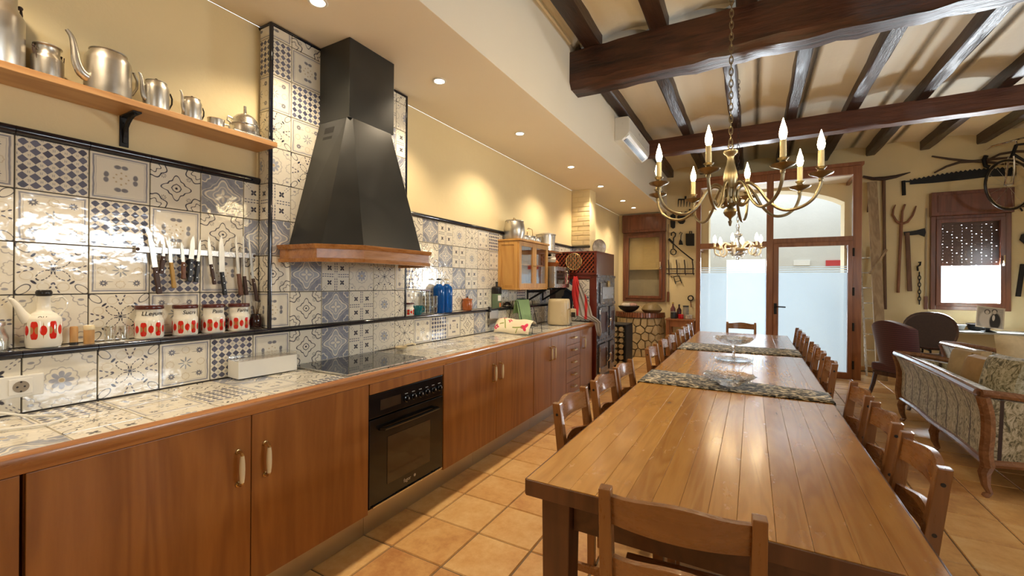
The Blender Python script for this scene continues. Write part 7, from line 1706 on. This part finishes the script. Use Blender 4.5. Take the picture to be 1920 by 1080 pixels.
def french_sofa(label, loc, rz, L_, Dp, H_, name, legs=3):
    """back panel on local -x, running along y from 0 to L_"""
    t = thing(name, label, 'sofa', loc, rz, 'carved tapestry seats')
    def panel(P, nrm, nm):
        b = MB(); b.add(P, [(0,1,2,3)]); o = b.build(nm, M['tapestry'], t); return o
    N = 6; prof = [(0.0,0.235),(-0.006,0.30),(0.0,0.42),(0.002,0.50),(-0.018,0.58),(-0.05,H_-0.02)]
    nseg = 3 if L_ > 1.5 else 2
    for k in range(nseg):                                              # upholstered back in sewn widths
        a, c = L_*k/nseg, L_*(k+1)/nseg; b = MB()
        pr = prof + [(0.13, H_-0.03), (0.16, 0.42), (0.16, 0.235)]; b.prism(pr[::-1], a+0.001, c-0.001, lambda p, q, s: (p, s, q)); b.build('back_panel', M['tapestry'], t, smooth=40)
    for s, y0 in ((-1, 0.0), (1, L_)):                                 # arms
        b = MB(); N = 8; vs = []
        for i in range(N+1):
            u = i/N; x = 0.0 + Dp*u; zt = H_-0.03 - 0.14*u**1.5; o_ = s*0.04*(1-u)
            vs += [(x, y0, 0.235), (x, y0 - s*0.12, 0.235), (x, y0 - s*0.12, zt), (x, y0 + o_, zt)]
        fs = [(0,1,2,3), tuple(N*4+3-k for k in range(4))] + [(i*4+k, i*4+4+k, i*4+4+(k+1)%4, i*4+(k+1)%4) for i in range(N) for k in range(4)]
        b.add(vs, fs); b.build('arm_panel', M['tapestry_x'], t, smooth=40)
        MB().tube(curve_pts([(-0.04, y0+s*0.03, H_), (0.2*Dp, y0+s*0.02, H_-0.012), (0.6*Dp, y0, H_-0.07), (0.95*Dp, y0-s*0.02, H_-0.15), (1.02*Dp, y0-s*0.03, H_-0.22)]), 0.026, 8).build('arm_rail', M['sofa_wood'], t, smooth=True)
        MB().tube(curve_pts([(-0.035, y0+s*0.035, H_-0.02), (-0.008, y0+s*0.022, H_-0.14), (-0.004, y0+s*0.016, 0.42), (-0.012, y0+s*0.016, 0.30), (0.0, y0+s*0.010, 0.21)]), [0.036]*21, 8).build('corner_post', M['sofa_wood'], t, smooth=True)
        MB().tube(curve_pts([(0.98*Dp, y0-s*0.02, H_-0.2), (1.0*Dp, y0-s*0.03, 0.42), (0.98*Dp, y0, 0.22)]), 0.030, 8).build('front_post', M['sofa_wood'], t, smooth=True)
        MB().tube(curve_pts([(0.0, y0, 0.225), (0.5*Dp, y0+s*0.005, 0.255), (Dp, y0, 0.225)]), 0.026, 8).build('side_rail', M['sofa_wood'], t, smooth=True)
    MB().tube([(-0.045, L_*k/12 , H_ + 0.012*math.sin(PI*k/12)) for k in range(13)], 0.027, 8).build('top_rail', M['sofa_wood'], t, smooth=True)
    MB().tube([(0.0, L_*k/12, 0.225 + 0.015*math.sin(2*PI*k/12)**2) for k in range(13)], 0.026, 8).build('bottom_rail', M['sofa_wood'], t, smooth=True)
    MB().tube([(Dp, L_*k/12, 0.245) for k in range(13)], 0.03, 8).build('front_rail', M['sofa_wood'], t, smooth=True)
    MB().box(0.16, Dp-0.02, 0.125, L_-0.125, 0.235, 0.40).build('seat_base', M['tapestry'], t)
    leg = [(0,0,0.22),(-0.02,0,0.16),(-0.012,0,0.08),(0.006,0,0.03),(-0.012,0,0.012),(-0.02,0,0.0)]
    for k in range(legs):
        for x in (0.01, Dp-0.02): MB().tube([(x+(p[0] if x < 0.5 else -p[0]), L_*k/(legs-1)*0.97+0.015, p[2]) for p in leg], [0.036,0.034,0.024,0.018,0.022,0.018], 8).build('leg', M['sofa_wood'], t, smooth=True)
    return t
SF = french_sofa('long tapestry sofa with carved wood frame, back towards the dining chairs', (3.80, 3.98, 0), 0, 1.87, 0.86, 0.685, 'tapestry_sofa')
AC = french_sofa('tapestry armchair beyond the long sofa', (4.50, 5.98, 0), 0, 1.10, 0.80, 0.70, 'tapestry_armchair', 2)
for root, L_, Dp, n in ((SF, 1.87, 0.86, 2), (AC, 1.10, 0.80, 1)):
    for k in range(n):
        w_ = (L_-0.26)/n; o = MB().box(-(Dp-0.2)/2, (Dp-0.2)/2, -w_/2+0.004, w_/2-0.004, 0, 0.12).build('seat_cushion', M['tapestry'], None, bevel=0.03)
        o.location = (root.location.x + 0.165 + (Dp-0.2)/2, root.location.y + 0.13 + w_*(k+0.5), 0.401); tag(o, ('tapestry seat cushion at the carved corner end of the long sofa' if k == 0 else 'tapestry seat cushion at the maroon chair end of the long sofa') if root is SF else 'tapestry seat cushion of the armchair', 'cushion')
def pillow(name, label, loc, w_, h_, th, rot, mat):
    b = MB(); N = 10; vs = [[], []]
    for i in range(N+1):
        for k in range(N+1):
            u, v = 2*i/N-1, 2*k/N-1; f = (max(0, (1-u**4)*(1-v**4)))**0.5; px, pz = u*w_/2*(1-0.06*(1-v*v)*0 - 0.05*(1-abs(v))*abs(u)), v*h_/2*(1-0.05*(1-abs(u))*abs(v))
            for s in (0, 1): vs[s].append((px, (1 if s else -1)*th/2*f, pz))
    n = (N+1)**2; fs = []
    for i in range(N):
        for k in range(N): a = i*(N+1)+k; c = a+N+1; fs += [(a, c, c+1, a+1), (n+a, n+a+1, n+c+1, n+c)]
    b.add(vs[0]+vs[1], fs); o = b.build(name, mat, smooth=True); o.rotation_euler = rot; o.location = loc
    return tag(o, label, 'cushion')
M['beige'] = plain('beige_linen', (0.50,0.38,0.23), 0.9, var=0.2, scale=9, bump=0.3); M['cream_emb'] = plain('cream_embroidered', (0.56,0.43,0.25), 0.9, var=0.25, scale=14); M['tan_linen'] = plain('tan_linen', (0.42,0.27,0.13), 0.9, var=0.25, scale=10)
SEAT = 0.522
pillow('scatter_cushion', 'beige scatter cushion with tan corner at the maroon chair end of the sofa', (4.16, 5.42, SEAT+0.152), 0.34, 0.30, 0.14, (math.radians(-14), 0, math.radians(-66)), M['beige'])
pillow('scatter_cushion', 'tan and cream scatter cushion in the middle of the sofa', (4.13, 5.06, SEAT+0.142), 0.36, 0.28, 0.15, (math.radians(-14), 0, math.radians(-78)), M['tan_linen'])
pillow('bolster_cushion', 'tapestry cushion leaning against the sofa back', (4.14, 4.66, SEAT+0.172), 0.38, 0.34, 0.17, (math.radians(-14), 0, math.radians(-72)), M['tapestry'])
pillow('large_cushion', 'large cream embroidered cushion standing on the sofa seat', (4.50, 5.33, SEAT+0.226), 0.46, 0.45, 0.13, (math.radians(-6), 0, math.radians(18)), M['cream_emb'])
